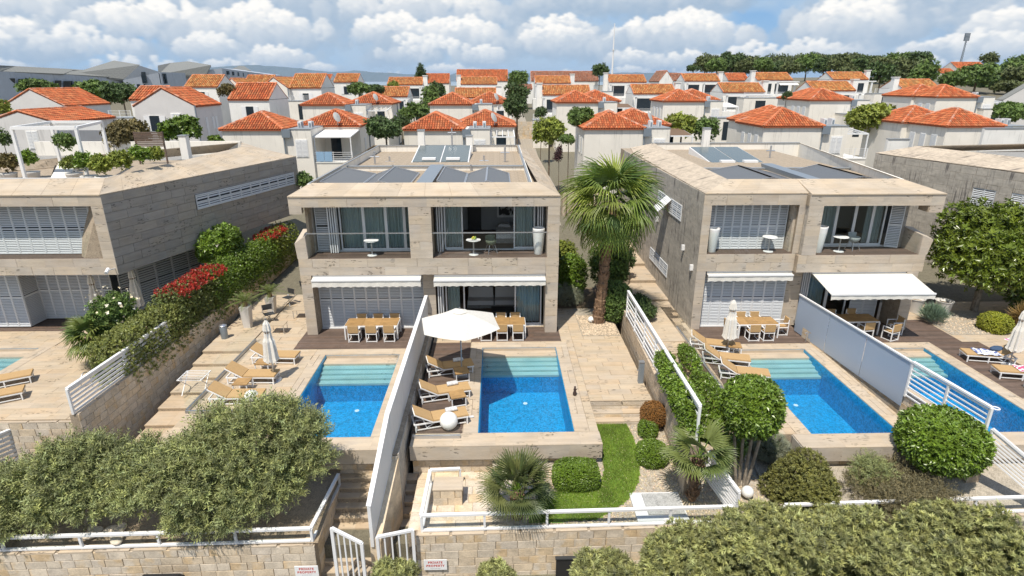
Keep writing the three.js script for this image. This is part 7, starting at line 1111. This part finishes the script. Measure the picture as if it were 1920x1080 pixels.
// rolled towels
function towel(label, p, turn) { const t = thing('rolled_towel', label, 'towel', p, turn); mesh('roll', [mb().rod([-0.22, 0.07, 0], [0.22, 0.07, 0], 0.075, 0.075, 14), mb().rod([-0.2, 0.065, 0.1], [0.2, 0.065, 0.1], 0.06, 0.06, 12)], M.towel, t); return t; }
towel('white rolled towel on the sunbed nearest the round lamp', [-1.8, 0.39, 19.15], 0.35); towel('white rolled towel on the middle sunbed of the middle terrace', [-1.9, 0.39, 21.15], 0.35); towel('white rolled towel on the shaded sunbed', [-1.8, 0.39, 23.3], 0.3); towel('white folded towel on the coping by the round lamp', [-1.08, 0.005, 19.3], 0.2).scale.set(0.5, 0.5, 0.5);
function flatTowel(label, p, turn, c1, c2) { const t = thing('beach_towel', label, 'towel', p, turn), tx = tex(128, [1, 1], (u, v) => { const k = vn(u * 12, v * 12, 12, 12, c1[0] * 9 | 0) > 0.55; return k ? c1 : c2; }), g = mb(); for (let i = 0; i < 8; i++) { const f = (k) => [-0.5 + k * 0.125, 0.02 + 0.025 * Math.sin(k * 1.9)], [a, h] = f(i), [b, q] = f(i + 1); g.quad([a, h, -0.34], [b, q, -0.34], [b, q, 0.34], [a, h, 0.34]); } mesh('cloth', g, mat([1, 1, 1], 0.95, { map: tx }), t); return t; }
flatTowel('blue and white patterned towel on the far right sunbed', [22.1, 0.4, 23.6], -0.2, [0.12, 0.16, 0.35], [0.75, 0.75, 0.75]); flatTowel('pink and white patterned towel on the right edge sunbed', [22.6, 0.4, 21.9], -0.2, [0.6, 0.1, 0.2], [0.78, 0.75, 0.75]); flatTowel('pink and white towel hanging at the far right edge behind the parasol', [24.4, 0.5, 24.6], 0.4, [0.55, 0.06, 0.3], [0.75, 0.72, 0.75]);
{ const t = thing('folded_jeans', 'dark blue cloth lying on the far right sunbed', 'clothing', [22.75, 0.42, 23.75]); const g = uv(new THREE.SphereGeometry(0.25, 14, 10).toNonIndexed()); g.scale(1.4, 0.45, 0.9); const p = g.attributes.position; for (let i = 0; i < p.count; i++) { const k = 1 + 0.25 * (fbm(p.getX(i) * 6 + 9, p.getZ(i) * 6 + p.getY(i) * 6 + 9, 0, 0, 3, 3) - 0.5); p.setXYZ(i, p.getX(i) * k, p.getY(i) * k + 0.08, p.getZ(i) * k); } g.computeVertexNormals(); mesh('cloth', g, M.denim, t); }
// dining sets
function makeChair(label) { // front towards -third (viewer sees the back when turn = 0 -> back at the near side)
  const t = thing('dining_chair', label, 'chair', [0, 0, 0]), m = M.white;
  for (const [x, d, h] of [[-0.25, -0.25, 0.84], [0.25, -0.25, 0.84], [-0.25, 0.25, 0.64], [0.25, 0.25, 0.64]]) mesh('leg', mb().box(x - 0.02, x + 0.02, 0, h, d - 0.02, d + 0.02), m, t);
  mesh('frame', mb().bar([-0.25, 0.03, -0.25], [0.25, 0.03, -0.25], 0.03).bar([-0.25, 0.03, -0.25], [-0.25, 0.03, 0.25], 0.03).bar([0.25, 0.03, -0.25], [0.25, 0.03, 0.25], 0.03).bar([-0.25, 0.42, -0.25], [0.25, 0.42, -0.25], 0.035).bar([-0.25, 0.42, 0.25], [0.25, 0.42, 0.25], 0.035).bar([-0.25, 0.42, -0.25], [-0.25, 0.42, 0.25], 0.035).bar([0.25, 0.42, -0.25], [0.25, 0.42, 0.25], 0.035), m, t);
  for (const s of [-1, 1]) mesh('armrest', mb().box(s * 0.25 - 0.03, s * 0.25 + 0.03, 0.64, 0.665, -0.24, 0.27), m, t);
  mesh('seat', mb().hex([[-0.23, 0.43, -0.23], [0.23, 0.43, -0.23], [0.23, 0.43, 0.25], [-0.23, 0.43, 0.25]], [[-0.23, 0.45, -0.23], [0.23, 0.45, -0.23], [0.23, 0.46, 0.25], [-0.23, 0.46, 0.25]]), M.tan, t);
  mesh('backrest', mb().hex([[-0.255, 0.5, -0.285], [0.255, 0.5, -0.285], [0.255, 0.5, -0.22], [-0.255, 0.5, -0.22]], [[-0.25, 0.87, -0.31], [0.25, 0.87, -0.31], [0.25, 0.87, -0.245], [-0.25, 0.87, -0.245]]), M.tan, t);
  return t;
}
function diningTable(label, x, d, w, dep, n) { const t = thing('dining_table', label, 'table', [x, 0, d]); for (let i = 0; i < n; i++) { const a = -w / 2 + w * i / n + 0.004, b = -w / 2 + w * (i + 1) / n - 0.004; mesh('plank', mb().box(a, b, 0.715, 0.75, -dep / 2 + 0.02, dep / 2 - 0.02), pick(M.teak), t); } mesh('frame', mb().bar([-w / 2, 0.69, -dep / 2], [w / 2, 0.69, -dep / 2], 0.05, 0.06).bar([-w / 2, 0.69, dep / 2], [w / 2, 0.69, dep / 2], 0.05, 0.06).bar([-w / 2, 0.69, -dep / 2], [-w / 2, 0.69, dep / 2], 0.05, 0.06).bar([w / 2, 0.69, -dep / 2], [w / 2, 0.69, dep / 2], 0.05, 0.06), M.white, t); for (const [a, b] of [[-1, -1], [1, -1], [-1, 1], [1, 1]]) mesh('leg', mb().box(a * w / 2 - 0.03, a * w / 2 + 0.03, 0, 0.66, b * dep / 2 - 0.03, b * dep / 2 + 0.03), M.white, t); return t; }
diningTable('wooden dining table with white frame before the louvred shutters of the middle villa', -6.25, 27.05, 2.55, 0.95, 3);
diningTable('wooden dining table half hidden by the open parasol', 0.15, 27.0, 2.3, 0.95, 3);
diningTable('wooden dining table beside the closed parasol of the right villa', 12.8, 26.75, 1.95, 0.95, 4);
diningTable('dining table in the shade of the extended awning', 18.0, 27.0, 1.9, 0.95, 3);
let chair0 = null; function chair(label, x, d, turn, group) { if (!chair0) { chair0 = makeChair(label); chair0.position.set(x, 0, -d); chair0.rotation.y = turn; chair0.userData.group = group; return; } copy(chair0, [x, 0, d], turn, label, group); }
const ord = ['leftmost', 'middle', 'rightmost'];
for (let i = 0; i < 3; i++) { chair(ord[i] + ' tan chair on the near side of the left dining table of the middle villa', -7.05 + i * 0.86, 26.5, 0, 'chairs at the left table of the middle villa'); chair(ord[i] + ' tan chair on the far side of the left dining table of the middle villa', -6.95 + i * 0.83, 27.55, Math.PI, 'chairs at the left table of the middle villa'); }
for (let i = 0; i < 3; i++) { chair(ord[i] + ' tan chair on the near side of the table beside the open parasol', -0.62 + i * 0.78, 26.5, 0, 'chairs at the right table of the middle villa'); chair(ord[i] + ' tan chair on the far side of the table beside the open parasol', -0.6 + i * 0.72, 27.55, Math.PI, 'chairs at the right table of the middle villa'); }
for (let i = 0; i < 2; i++) { chair((i ? 'right' : 'left') + ' tan chair on the near side of the table by the closed right parasol', 12.45 + i * 0.72, 26.15, 0, 'chairs at the left table of the right villa'); chair((i ? 'right' : 'left') + ' tan chair on the far side of the table by the closed right parasol', 12.4 + i * 0.7, 27.35, Math.PI, 'chairs at the left table of the right villa'); }
chair('tan chair at the left end of the table by the closed right parasol', 11.55, 26.6, -Math.PI / 2, 'chairs at the left table of the right villa'); chair('tan chair at the right end of the table by the closed right parasol', 14.15, 26.8, Math.PI / 2, 'chairs at the left table of the right villa');
chair('tan chair on the near left of the table under the extended awning', 18.15, 26.3, 0.1, 'chairs under the extended awning'); chair('tan chair on the near right of the table under the extended awning', 19.25, 26.0, 0.35, 'chairs under the extended awning'); chair('tan chair on the far left under the extended awning', 17.2, 27.6, Math.PI, 'chairs under the extended awning'); chair('tan chair on the far right under the extended awning', 18.3, 27.65, Math.PI, 'chairs under the extended awning'); chair('tan chair at the right end under the extended awning', 19.9, 26.7, Math.PI / 2, 'chairs under the extended awning');
// open parasol
{
  const c = [-1.62, 0, 22.75], t = thing('open_parasol', 'open white parasol over the middle terrace sunbeds', 'parasol', c), yT = 3.02, yE = 2.42, Rr = 1.78, ang = [-80, -20, 40, 100, 160, 220].map((a) => a * Math.PI / 180), P = (a, k, sag = 0) => [c[0] + Math.cos(a) * Rr * k, mix(yT, yE, Math.pow(k, 1.15)) - sag, c[2] + Math.sin(a) * Rr * k];
  for (let i = 0; i < 6; i++) { const a = ang[i], b = i < 5 ? ang[i + 1] : ang[0] + Math.PI * 2, g = mb(), n = 8; for (let k = 0; k < n; k++) for (let j = 0; j < n; j++) { const Q = (kk, jj) => { const p = P(a, kk / n), q = P(b, kk / n), s = jj / n, sag = 0.13 * Math.sin(Math.PI * s) * Math.pow(kk / n, 1.5); return [mix(p[0], q[0], s), mix(p[1], q[1], s) - sag * 0.4 + 0, mix(p[2], q[2], s)]; }; g.quad(Q(k, j), Q(k, j + 1), Q(k + 1, j + 1), Q(k + 1, j)); } mesh('canopy_panel', g, M.canvas, t); mesh('rib', mb().bar(P(a, 0.03, 0.03), P(a, 0.99, 0.03), 0.022), M.metal, t); }
  const tp = mb(); for (let i = 0; i < 6; i++) { const a = ang[i], b = i < 5 ? ang[i + 1] : ang[0] + Math.PI * 2, f = (q, k, h) => [c[0] + Math.cos(q) * 0.34 * k, yT + h, c[2] + Math.sin(q) * 0.34 * k]; tp.tri([c[0], yT + 0.06, c[2]], f(a, 1, -0.06), f(b, 1, -0.06)); } mesh('top_cap', tp, M.canvas, t);
  mesh('pole', mb().rod([c[0], 0.02, c[2]], [c[0], yT + 0.12, c[2]], 0.03), M.metal, t); mesh('base_plate', mb().box(c[0] - 0.3, c[0] + 0.3, 0, 0.05, c[2] - 0.3, c[2] + 0.3), M.metal, t); seat(t, ...c);
}
// closed parasols
function closedParasol(label, p, h, y0 = 0.75) { const t = thing('closed_parasol', label, 'parasol', p), n = 40, rows = [[0.03, h + 0.02], [0.11, h - 0.14], [0.15, h - 0.42], [0.115, h - 0.5], [0.14, h - 0.75], [0.2, (h + y0) / 2], [0.25, y0 + 0.16], [0.28, y0]], g = mb(); for (let i = 0; i < n; i++) for (let k = 0; k < rows.length - 1; k++) { const Q = (a, r) => { const th = a / n * 6.28319, w = 1 + 0.22 * Math.sin(a * 6.28319 * 8 / n) + 0.06 * Math.sin(a * 2.3); return [Math.cos(th) * rows[r][0] * w, rows[r][1] + (r === 7 ? 0.07 * Math.sin(a * 6.28319 * 8 / n) : 0), Math.sin(th) * rows[r][0] * w]; }; g.quad(Q(i, k), Q(i + 1, k), Q(i + 1, k + 1), Q(i, k + 1)); } mesh('folded_canopy', g, M.canvasThick, t); mesh('strap', lathe([[0.13, h - 0.53], [0.135, h - 0.47]], 20), M.mesh, t); mesh('pole', mb().rod([0, 0.02, 0], [0, h + 0.1, 0], 0.027), M.metal, t); mesh('base_plate', lathe([[0.3, 0], [0.3, 0.05], [0.05, 0.07], [0.05, 0.2]], 20), M.metal, t); return t; }
closedParasol('closed pale parasol among the left sunbeds', [-9.55, 0, 22.45], 2.75, 0.95); closedParasol('closed cream parasol beside the right villa dining table', [10.65, 0, 24.6], 2.65, 0.8); closedParasol('closed cream parasol at the right edge by the patterned towels', [22.75, 0, 23.0], 2.7, 0.8); closedParasol('closed white parasol in front of the shaded left louvres, right of two', [-18.9, 0, 29.2], 2.9, 0.9); closedParasol('closed white parasol behind the oleander at the left villa', [-20.6, 0, 28.6], 2.8, 0.8);
// round lamps
function globe(label, p, r) { const t = thing('globe_lamp', label, 'globe lamp', p); const g = uv(new THREE.SphereGeometry(r, 32, 20).toNonIndexed()); g.translate(0, r, 0); mesh('globe', g, M.globe, t); mesh('foot', lathe([[r * 0.4, 0], [r * 0.38, 0.03], [0, 0.03]], 20), M.whiteDull, t); return t; }
globe('large white globe lamp on the dark boards of the middle terrace', [-1.85, 0, 18.6], 0.33); globe('white globe lamp on the gravel beside the palm trunk', [4.85, 0.02, 28.4], 0.17); globe('white globe lamp beside the short slatted fence', [8.25, -1.12, 16.0], 0.2); globe('white globe lamp behind the olive crown by the left sunbeds', [-9.75, 0, 20.6], 0.28);
// balcony furniture
function bistro(label, x, y, d) { const t = thing('bistro_table', label, 'table', [x, y, d]); mesh('top', lathe([[0, 0.72], [0.35, 0.72], [0.36, 0.74], [0.35, 0.755], [0, 0.755]], 28), M.white, t); mesh('stem', mb().rod([0, 0.03, 0], [0, 0.72, 0], 0.035), M.metal, t); mesh('foot', lathe([[0.24, 0], [0.22, 0.03], [0, 0.04]], 24), M.whiteDull, t); return t; }
bistro('round white bistro table on the left balcony of the middle villa', -6.15, 3.97, 27.75); bistro('round white bistro table with fruit on the right balcony of the middle villa', -1.2, 3.97, 27.75); bistro('round white bistro table on the left balcony of the right villa', 13.4, 4.02, 27.78); bistro('round white bistro table on the right balcony of the right villa', 16.9, 4.02, 27.7);
{ const t = thing('fruit_plate', 'plate of yellow green fruit on the bistro table', 'fruit', [-1.2, 4.725, 27.75]); mesh('plate', lathe([[0, 0], [0.15, 0.01], [0.17, 0.03]], 20), M.white, t); for (const [x, y, z, c] of [[-0.05, 0.06, 0, [0.5, 0.5, 0.05]], [0.06, 0.06, 0.03, [0.3, 0.42, 0.06]], [0.0, 0.12, 0.02, [0.55, 0.45, 0.05]], [0.09, 0.1, -0.05, [0.2, 0.3, 0.05]]]) { const g = uv(new THREE.SphereGeometry(0.055, 14, 10).toNonIndexed()); const f = mesh('fruit', g, mat(c, 0.5), t); f.position.set(x, y, z); } }
function planter(label, x, y, d, s = 1) { const t = thing('tall_planter', label, 'planter', [x, y, d]); mesh('planter_body', lathe([[0, 0], [0.2 * s, 0], [0.31 * s, 1.22 * s], [0.32 * s, 1.3 * s], [0.27 * s, 1.3 * s], [0.26 * s, 1.15 * s], [0, 1.15 * s]], 28), M.globe, t); return t; }
planter('tall white planter at the right end of the middle villa balcony', 1.98, 3.97, 27.85); planter('tall white planter at the left end of the right villa left balcony', 10.58, 4.02, 27.82, 0.92); planter('tall white planter at the left end of the right villa right balcony', 15.8, 4.02, 27.65);
function balChair(label, x, y, d, turn, m) { const t = thing('balcony_chair', label, 'chair', [x, y, d], turn); const g = uv(new THREE.SphereGeometry(0.28, 18, 12, 0, 6.283, 1.4, 1.3).toNonIndexed()); g.scale(1, 0.9, 1); g.translate(0, 0.62, 0); mesh('seat_shell', g, m, t); mesh('backrest', (() => { const b = mb(); for (let i = 0; i < 8; i++) { const a0 = Math.PI * (0.15 + i * 0.0875), a1 = Math.PI * (0.15 + (i + 1) * 0.0875); b.quad([Math.cos(a0) * 0.27, 0.55, Math.sin(a0) * 0.27], [Math.cos(a1) * 0.27, 0.55, Math.sin(a1) * 0.27], [Math.cos(a1) * 0.3, 0.84, Math.sin(a1) * 0.3], [Math.cos(a0) * 0.3, 0.84, Math.sin(a0) * 0.3]); } return b; })(), m, t); for (const [a, b] of [[-1, -1], [1, -1], [-1, 1], [1, 1]]) mesh('leg', mb().rod([a * 0.14, 0.4, b * 0.14], [a * 0.24, 0, b * 0.24], 0.015), M.metal, t); return t; }
balChair('dark shell chair beside the fruit table on the middle villa balcony', -0.35, 3.97, 28.1, 0.4, mat([0.14, 0.17, 0.12], 0.6)); balChair('clear grey shell chair beside the right villa balcony table', 17.75, 4.02, 28.0, 0.3, mat([0.35, 0.4, 0.4], 0.3));
// inside the open rooms
{ const t = thing('sofa', 'pale sofa seen through the open door of the middle villa', 'sofa', [-0.25, 0, 31.0]); for (const x of [-0.75, 0.75]) { mesh('seat_cushion', mb().box(x - 0.72, x + 0.72, 0.25, 0.5, -0.5, 0.4), M.whiteDull, t); mesh('back_cushion', mb().hex([[x - 0.7, 0.5, 0.1], [x + 0.7, 0.5, 0.1], [x + 0.7, 0.5, 0.45], [x - 0.7, 0.5, 0.45]], [[x - 0.68, 1.05, 0.25], [x + 0.68, 1.05, 0.25], [x + 0.68, 1.05, 0.5], [x - 0.68, 1.05, 0.5]]), M.whiteDull, t); } mesh('sofa_base', mb().box(-1.5, 1.5, 0.05, 0.25, -0.5, 0.5), M.concrete, t); }
{ const t = thing('coffee_table', 'dark low table in front of the pale sofa', 'table', [0.2, 0, 29.5]); mesh('top', mb().box(-0.6, 0.6, 0.36, 0.4, -0.4, 0.4), M.black, t); for (const [a, b] of [[-1, -1], [1, -1], [-1, 1], [1, 1]]) mesh('leg', mb().box(a * 0.55 - 0.03, a * 0.55 + 0.03, 0, 0.36, b * 0.35 - 0.03, b * 0.35 + 0.03), M.black, t); }
{ const tx = tex(128, [0.9, 1.5], (u, v) => { const k = fbm(u * 4, v * 5, 4, 5, 77, 3); return k > 0.52 ? [0.03, 0.03, 0.03] : k > 0.45 ? [0.3, 0.3, 0.3] : [0.7, 0.7, 0.68]; }), t = thing('framed_picture', 'black and white picture in white frame on the bedroom wall', 'picture', [0.5, 4.7, 32.8]); mesh('frame', mb().box(-0.55, 0.55, 0, 1.7, -0.04, 0), M.white, t); mesh('print', mb().box(-0.45, 0.45, 0.12, 1.58, -0.05, -0.041), mat([1, 1, 1], 0.6, { map: tx }), t); }
{ const t = thing('bed', 'pale bed inside the open upper room of the middle villa', 'bed', [0.7, 3.98, 30.8]); mesh('mattress', mb().box(-0.8, 0.9, 0.25, 0.5, -1, 1), M.towel, t); mesh('bed_base', mb().box(-0.82, 0.92, 0, 0.25, -1.02, 1.02), M.concrete, t); mesh('pillow', mb().hex([[-0.7, 0.5, 0.5], [0, 0.5, 0.5], [0, 0.5, 0.95], [-0.7, 0.5, 0.95]], [[-0.62, 0.65, 0.58], [-0.08, 0.65, 0.58], [-0.08, 0.65, 0.9], [-0.62, 0.65, 0.9]]), M.towel, t); }
// shower post, service column, bottle, bins
{ const t = thing('service_post', 'grey metal post with hooks against the fence wall', 'post', [5.95, 0, 21.9]); mesh('column', mb().box(-0.1, 0.1, 0, 0.95, -0.1, 0.1), M.greyMetal, t); mesh('cap', mb().box(-0.11, 0.11, 0.95, 0.99, -0.11, 0.11), M.metal, t); mesh('tap', mb().rod([-0.1, 0.6, -0.05], [-0.2, 0.6, -0.05], 0.02), M.metal, t); }
{ const t = thing('garden_figure', 'small dark figurine on the coping beside the middle pool', 'ornament', [3.05, 0.0, 20.9]); mesh('body', lathe([[0.0, 0], [0.07, 0.0], [0.08, 0.1], [0.05, 0.2], [0.06, 0.27], [0.03, 0.33], [0.045, 0.38], [0.0, 0.43]], 16), mat([0.05, 0.03, 0.025], 0.5), t); mesh('wing', mb().tri([0.03, 0.2, 0], [0.13, 0.3, 0.02], [0.03, 0.28, 0.02]), mat([0.05, 0.03, 0.025], 0.5), t); }
{ const t = thing('waste_bin', 'grey cylindrical bin against the tan wall by the left passage', 'bin', [-13.55, -0.05, 26.9]); mesh('bin_body', lathe([[0, 0], [0.16, 0], [0.17, 0.7], [0, 0.7]], 20), M.greyMetal, t); mesh('bin_lid', lathe([[0.18, 0.7], [0.17, 0.76], [0, 0.8]], 20), M.metal, t); }
{ const t = thing('rubbish_container', 'dark rubbish container lid in front of the left street wall', 'container', [-10.1, -2.95, 13.55]); mesh('tub', mb().hex([[-0.5, 0.15, -0.35], [0.5, 0.15, -0.35], [0.5, 0.15, 0.35], [-0.5, 0.15, 0.35]], [[-0.6, 0.98, -0.4], [0.6, 0.98, -0.4], [0.6, 0.98, 0.4], [-0.6, 0.98, 0.4]]), M.black, t); mesh('lid', mb().hex([[-0.64, 0.98, -0.45], [0.64, 0.98, -0.45], [0.64, 0.98, 0.42], [-0.64, 0.98, 0.42]], [[-0.52, 1.12, -0.34], [0.52, 1.12, -0.34], [0.52, 1.12, 0.34], [-0.52, 1.12, 0.34]]), M.black, t); for (const s of [-1, 1]) mesh('wheel', mb().rod([s * 0.45, 0.09, -0.2], [s * 0.5, 0.09, -0.2], 0.09, 0.09, 14), M.black, t); mesh('pedal_arm', mb().bar([0.66, 0.98, -0.2], [0.78, 0.86, -0.25], 0.06), M.black, t); }
{ const t = thing('wall_niche_box', 'dark metal box on the street wall behind the low pale shrub', 'box', [2.1, -2.6, 14.65]); mesh('box_body', mb().box(-0.35, 0.35, -0.6, 0.42, -0.12, -0.04), M.black, t); mesh('hood', mb().box(-0.38, 0.38, 0.42, 0.46, -0.16, -0.04), M.darkMetal, t); }
// signs
const font = await new FontLoader().loadAsync('fonts/droid/droid_sans_bold.typeface.json');
function sign(label, x, y, d) { const t = thing('notice_sign', label, 'sign', [x, y, d]); mesh('board', mb().box(-0.36, 0.36, -0.2, 0.2, -0.012, 0.012), M.white, t); const red = mat([0.5, 0.03, 0.02], 0.6); for (const [s, yy, h] of [['PRIVATE', 0.055, 0.085], ['PROPERTY', -0.075, 0.085]]) { const g = new TextGeometry(s, { font, size: h, depth: 0.003, curveSegments: 3 }); g.computeBoundingBox(); const b = g.boundingBox; g.translate(-(b.max.x + b.min.x) / 2, yy, 0.012); mesh('lettering', uv(g), red, t); } const g = mb(); for (const [a, b] of [[-0.16, -0.12], [-0.11, -0.03], [-0.02, 0.04], [0.05, 0.15]]) g.box(a, b, -0.145, -0.128, -0.015, -0.012); mesh('small_print', g, mat([0.45, 0.45, 0.45], 0.6), t); return t; }
sign('white PRIVATE PROPERTY notice on the wall left of the gates', -6.0, -2.3, 14.36); sign('white PRIVATE PROPERTY notice on the wall right of the gates', -2.05, -2.33, 14.55);
// folding chairs and table behind the left passage
function dirChair(label, x, d, turn) { const t = thing('folding_chair', label, 'chair', [x, 0, d], turn); mesh('frame', mb().bar([-0.25, 0, -0.2], [0.25, 0.5, 0.2], 0.03).bar([0.25, 0, -0.2], [-0.25, 0.5, 0.2], 0.03).bar([-0.25, 0.45, 0.2], [-0.25, 0.9, 0.25], 0.03).bar([0.25, 0.45, 0.2], [0.25, 0.9, 0.25], 0.03), M.metal, t); mesh('seat', mb().box(-0.25, 0.25, 0.44, 0.46, -0.25, 0.2), M.darkMetal, t); mesh('backrest', mb().box(-0.25, 0.25, 0.6, 0.9, 0.22, 0.24), M.darkMetal, t); return t; }
dirChair('dark folding chair beside the tall planters', -12.1, 29.0, 0.6); dirChair('dark folding chair farther back along the tan wall', -11.9, 31.5, -0.5); dirChair('dark folding chair at the corner of the middle villa', -11.4, 33, 2.2);
function lowTable(label, x, d) { const t = thing('low_table', label, 'table', [x, 0, d]); mesh('top', mb().box(-0.4, 0.4, 0.45, 0.48, -0.3, 0.3), mat([0.45, 0.36, 0.25], 0.6), t); for (const [a, b] of [[-1, -1], [1, -1], [-1, 1], [1, 1]]) mesh('leg', mb().box(a * 0.36 - 0.015, a * 0.36 + 0.015, 0, 0.45, b * 0.26 - 0.015, b * 0.26 + 0.015), M.metal, t); return t; }
lowTable('low table on the paving left of the middle villa, nearer one', -11.15, 27.6); lowTable('low table on the paving left of the middle villa, farther one', -10.6, 29.6);
{ const t = thing('drying_rack', 'white folding rack standing in the left passage', 'rack', [-12.9, -0.5, 22.5]); const g = mb(); for (let i = 0; i < 7; i++) g.bar([-0.5, 0.75, -0.45 + i * 0.15], [0.5, 0.75, -0.45 + i * 0.15], 0.02); g.bar([-0.5, 0.75, -0.45], [-0.5, 0.75, 0.45], 0.03).bar([0.5, 0.75, -0.45], [0.5, 0.75, 0.45], 0.03).bar([-0.45, 0, -0.4], [-0.45, 0.75, 0.4], 0.03).bar([-0.45, 0, 0.4], [-0.45, 0.75, -0.4], 0.03).bar([0.45, 0, -0.4], [0.45, 0.75, 0.4], 0.03).bar([0.45, 0, 0.4], [0.45, 0.75, -0.4], 0.03); mesh('rack_frame', g, M.white, t); }
// ladder loops at the left neighbour's pool
{ const t = thing('pool_ladder', 'curved metal handrail at the neighbouring pool on the left', 'handrail', [-17.3, 0, 22.4]); for (const x of [0, 0.45]) { const c = new THREE.CatmullRomCurve3([V3(x, -0.3, -0.2), V3(x, 0.35, -0.15), V3(x, 0.55, 0.1), V3(x, 0.35, 0.35), V3(x, 0, 0.4)]); mesh('rail', uv(new THREE.TubeGeometry(c, 16, 0.022, 7).toNonIndexed()), M.metal, t); } }
{ const t = thing('pool_skimmer', 'small white ring float in the far right pool', 'float', [19.6, -0.19, 19.8]); mesh('ring', uv(new THREE.TorusGeometry(0.12, 0.03, 8, 20).rotateX(Math.PI / 2).toNonIndexed()), M.white, t); }
// roof terrace of the left villa: pergola frame, pots, table, screen
{
  const t = thing('roof_pergola', 'white steel pergola frame on the left villa roof terrace', 'pergola', [-27, 6.8, 34]), a = at(22, 240, 31.5), b = at(142, 238, 31.5), c = at(100, 250, 36), e = at(192, 238, 36), y = a[1], f = 6.8;
  mesh('frame', mb().bar([a[0], f, 31.5], [a[0], y, 31.5], 0.14).bar([b[0], f, 31.5], [b[0], y, 31.5], 0.14).bar([c[0], f, 36], [c[0], y, 36], 0.14).bar([e[0], f, 36], [e[0], y, 36], 0.14).bar([a[0], y, 31.5], [b[0], y, 31.5], 0.16).bar([c[0], y, 36], [e[0], y, 36], 0.16).bar([a[0], y, 31.5], [c[0], y, 36], 0.14).bar([b[0], y, 31.5], [e[0], y, 36], 0.14), M.white, t);
  mesh('sliding_roof', mb().box(mix(c[0], e[0], 0.1), e[0], y - 0.45, y - 0.12, 35.9, 36.05), M.whiteDull, t); seat(t, a[0], f, 31.5);
  const pots = [[8, 300, 32, 0.5, tBrown], [50, 292, 32.5, 0.42, M.gloss], [133, 300, 32, 0.4, M.palmLeaf], [160, 298, 31, 0.55, M.gloss], [188, 303, 30.8, 0.5, tYel], [225, 296, 30.8, 0.52, tYel], [262, 286, 32, 0.45, M.gloss], [288, 284, 33, 0.4, tYel], [120, 262, 35, 0.55, tMid]];
  pots.forEach(([px, py, d, r, m], i) => { const q = at(px, py, d), w = thing('potted_shrub', ['rust green shrub in a wide grey pot at the left edge of the roof terrace', 'green shrub left of the pergola post on the roof terrace', 'small palm in a white pot under the roof pergola', 'white flowering green shrub in the roof terrace planters', 'yellow green shrub right of the flowering planter', 'large yellow green shrub before the wooden screen', 'green shrub in the big round pot near the screen', 'small shrub at the right end of the roof terrace', 'thin tree inside the pergola frame'][i], 'potted plant', [q[0], 6.8, d]); mesh('pot', lathe([[0, 0], [0.28, 0], [0.4, 0.55], [0.42, 0.6], [0.36, 0.6], [0, 0.52]], 20), M.pot, w); crown(w, lumpsOf(0, Math.max(0.75, q[1] - 6.95), 0, r * 0.9, r * 0.8, r * 0.8, 5, 20 + i), 320, SPR.broad, m, { seed: 30 + i, size: 1.1, thick: 0.7, jit: 1.3 }); });
  const s = thing('wooden_screen', 'dark brown slatted wooden screen on the roof terrace', 'screen', [-20.5, 6.8, 37]), p = at(255, 275, 38), q = at(304, 247, 38); for (let i = 0; i < 9; i++) mesh('slat', mb().box(p[0], q[0], mix(p[1], q[1], i / 9), mix(p[1], q[1], (i + 0.8) / 9), 37.97, 38), M.wood[i % 4], s); mesh('post', mb().box(p[0], p[0] + 0.08, 6.8, q[1], 38.01, 38.09).box(q[0] - 0.08, q[0], 6.8, q[1], 38.01, 38.09), M.wood[0], s); seat(s, p[0], 6.8, 38);
  roofPost('roof_chimney', 'grey rendered chimney on the left villa roof ridge', 'chimney', at(350, 290, 41)[0], 41, 7, at(350, 255, 41)[1], 'box');
  const bt = thing('roof_bench', 'white low bench table on the roof terrace', 'bench', [-24, 6.8, 31]); { const u = at(85, 318, 30.5); mesh('top', mb().box(u[0] - 0.9, u[0] + 0.9, 7.15, 7.2, 30.3, 30.9), M.white, bt); for (const k of [-0.8, 0.8]) mesh('leg', mb().box(u[0] + k - 0.04, u[0] + k + 0.04, 6.8, 7.15, 30.4, 30.8), M.white, bt); seat(bt, u[0], 6.8, 30.6); }
  const lo = thing('roof_lounger', 'pale fabric lounge chair with dark legs on the roof terrace', 'chair', [-24, 6.8, 33]); { const u = at(108, 305, 32.2); mesh('fabric', mb().hex([[u[0] - 0.5, 7.05, 32.1], [u[0] + 0.5, 7.05, 32.1], [u[0] + 0.5, 7.05, 32.7], [u[0] - 0.5, 7.05, 32.7]], [[u[0] - 0.5, 7.12, 32.1], [u[0] + 0.5, 7.12, 32.1], [u[0] + 0.45, 7.8, 32.9], [u[0] - 0.45, 7.8, 32.9]]), M.canvasThick, lo); mesh('frame', mb().bar([u[0] - 0.6, 6.8, 32], [u[0] - 0.5, 7.7, 32.7], 0.04).bar([u[0] + 0.55, 6.8, 32], [u[0] + 0.5, 7.4, 32.6], 0.04), M.black, lo); seat(lo, u[0], 6.8, 32.3); }
  glassRail('white posted glass rail along the edge of the roof terrace', [[at(0, 330, 29.7)[0], 6.95, 29.7], [-19.4, 6.95, 29.7], [-18.6, 7.0, 36]], 0.5, { seg: 1.6, noBottom: true, m: M.whiteDull });
}
// wall lights and street bits
{ const t = thing('garden_tap', 'small metal tap standing at the low wall before the frosted screen', 'tap', [15.0, 0, 25.9]); mesh('pipe', mb().rod([0, 0, -0.06], [0, 0.5, -0.06], 0.03), M.metal, t); mesh('spout', mb().rod([0, 0.45, -0.06], [-0.12, 0.42, -0.06], 0.025), M.metal, t); }
renderer.render(scene, camera);
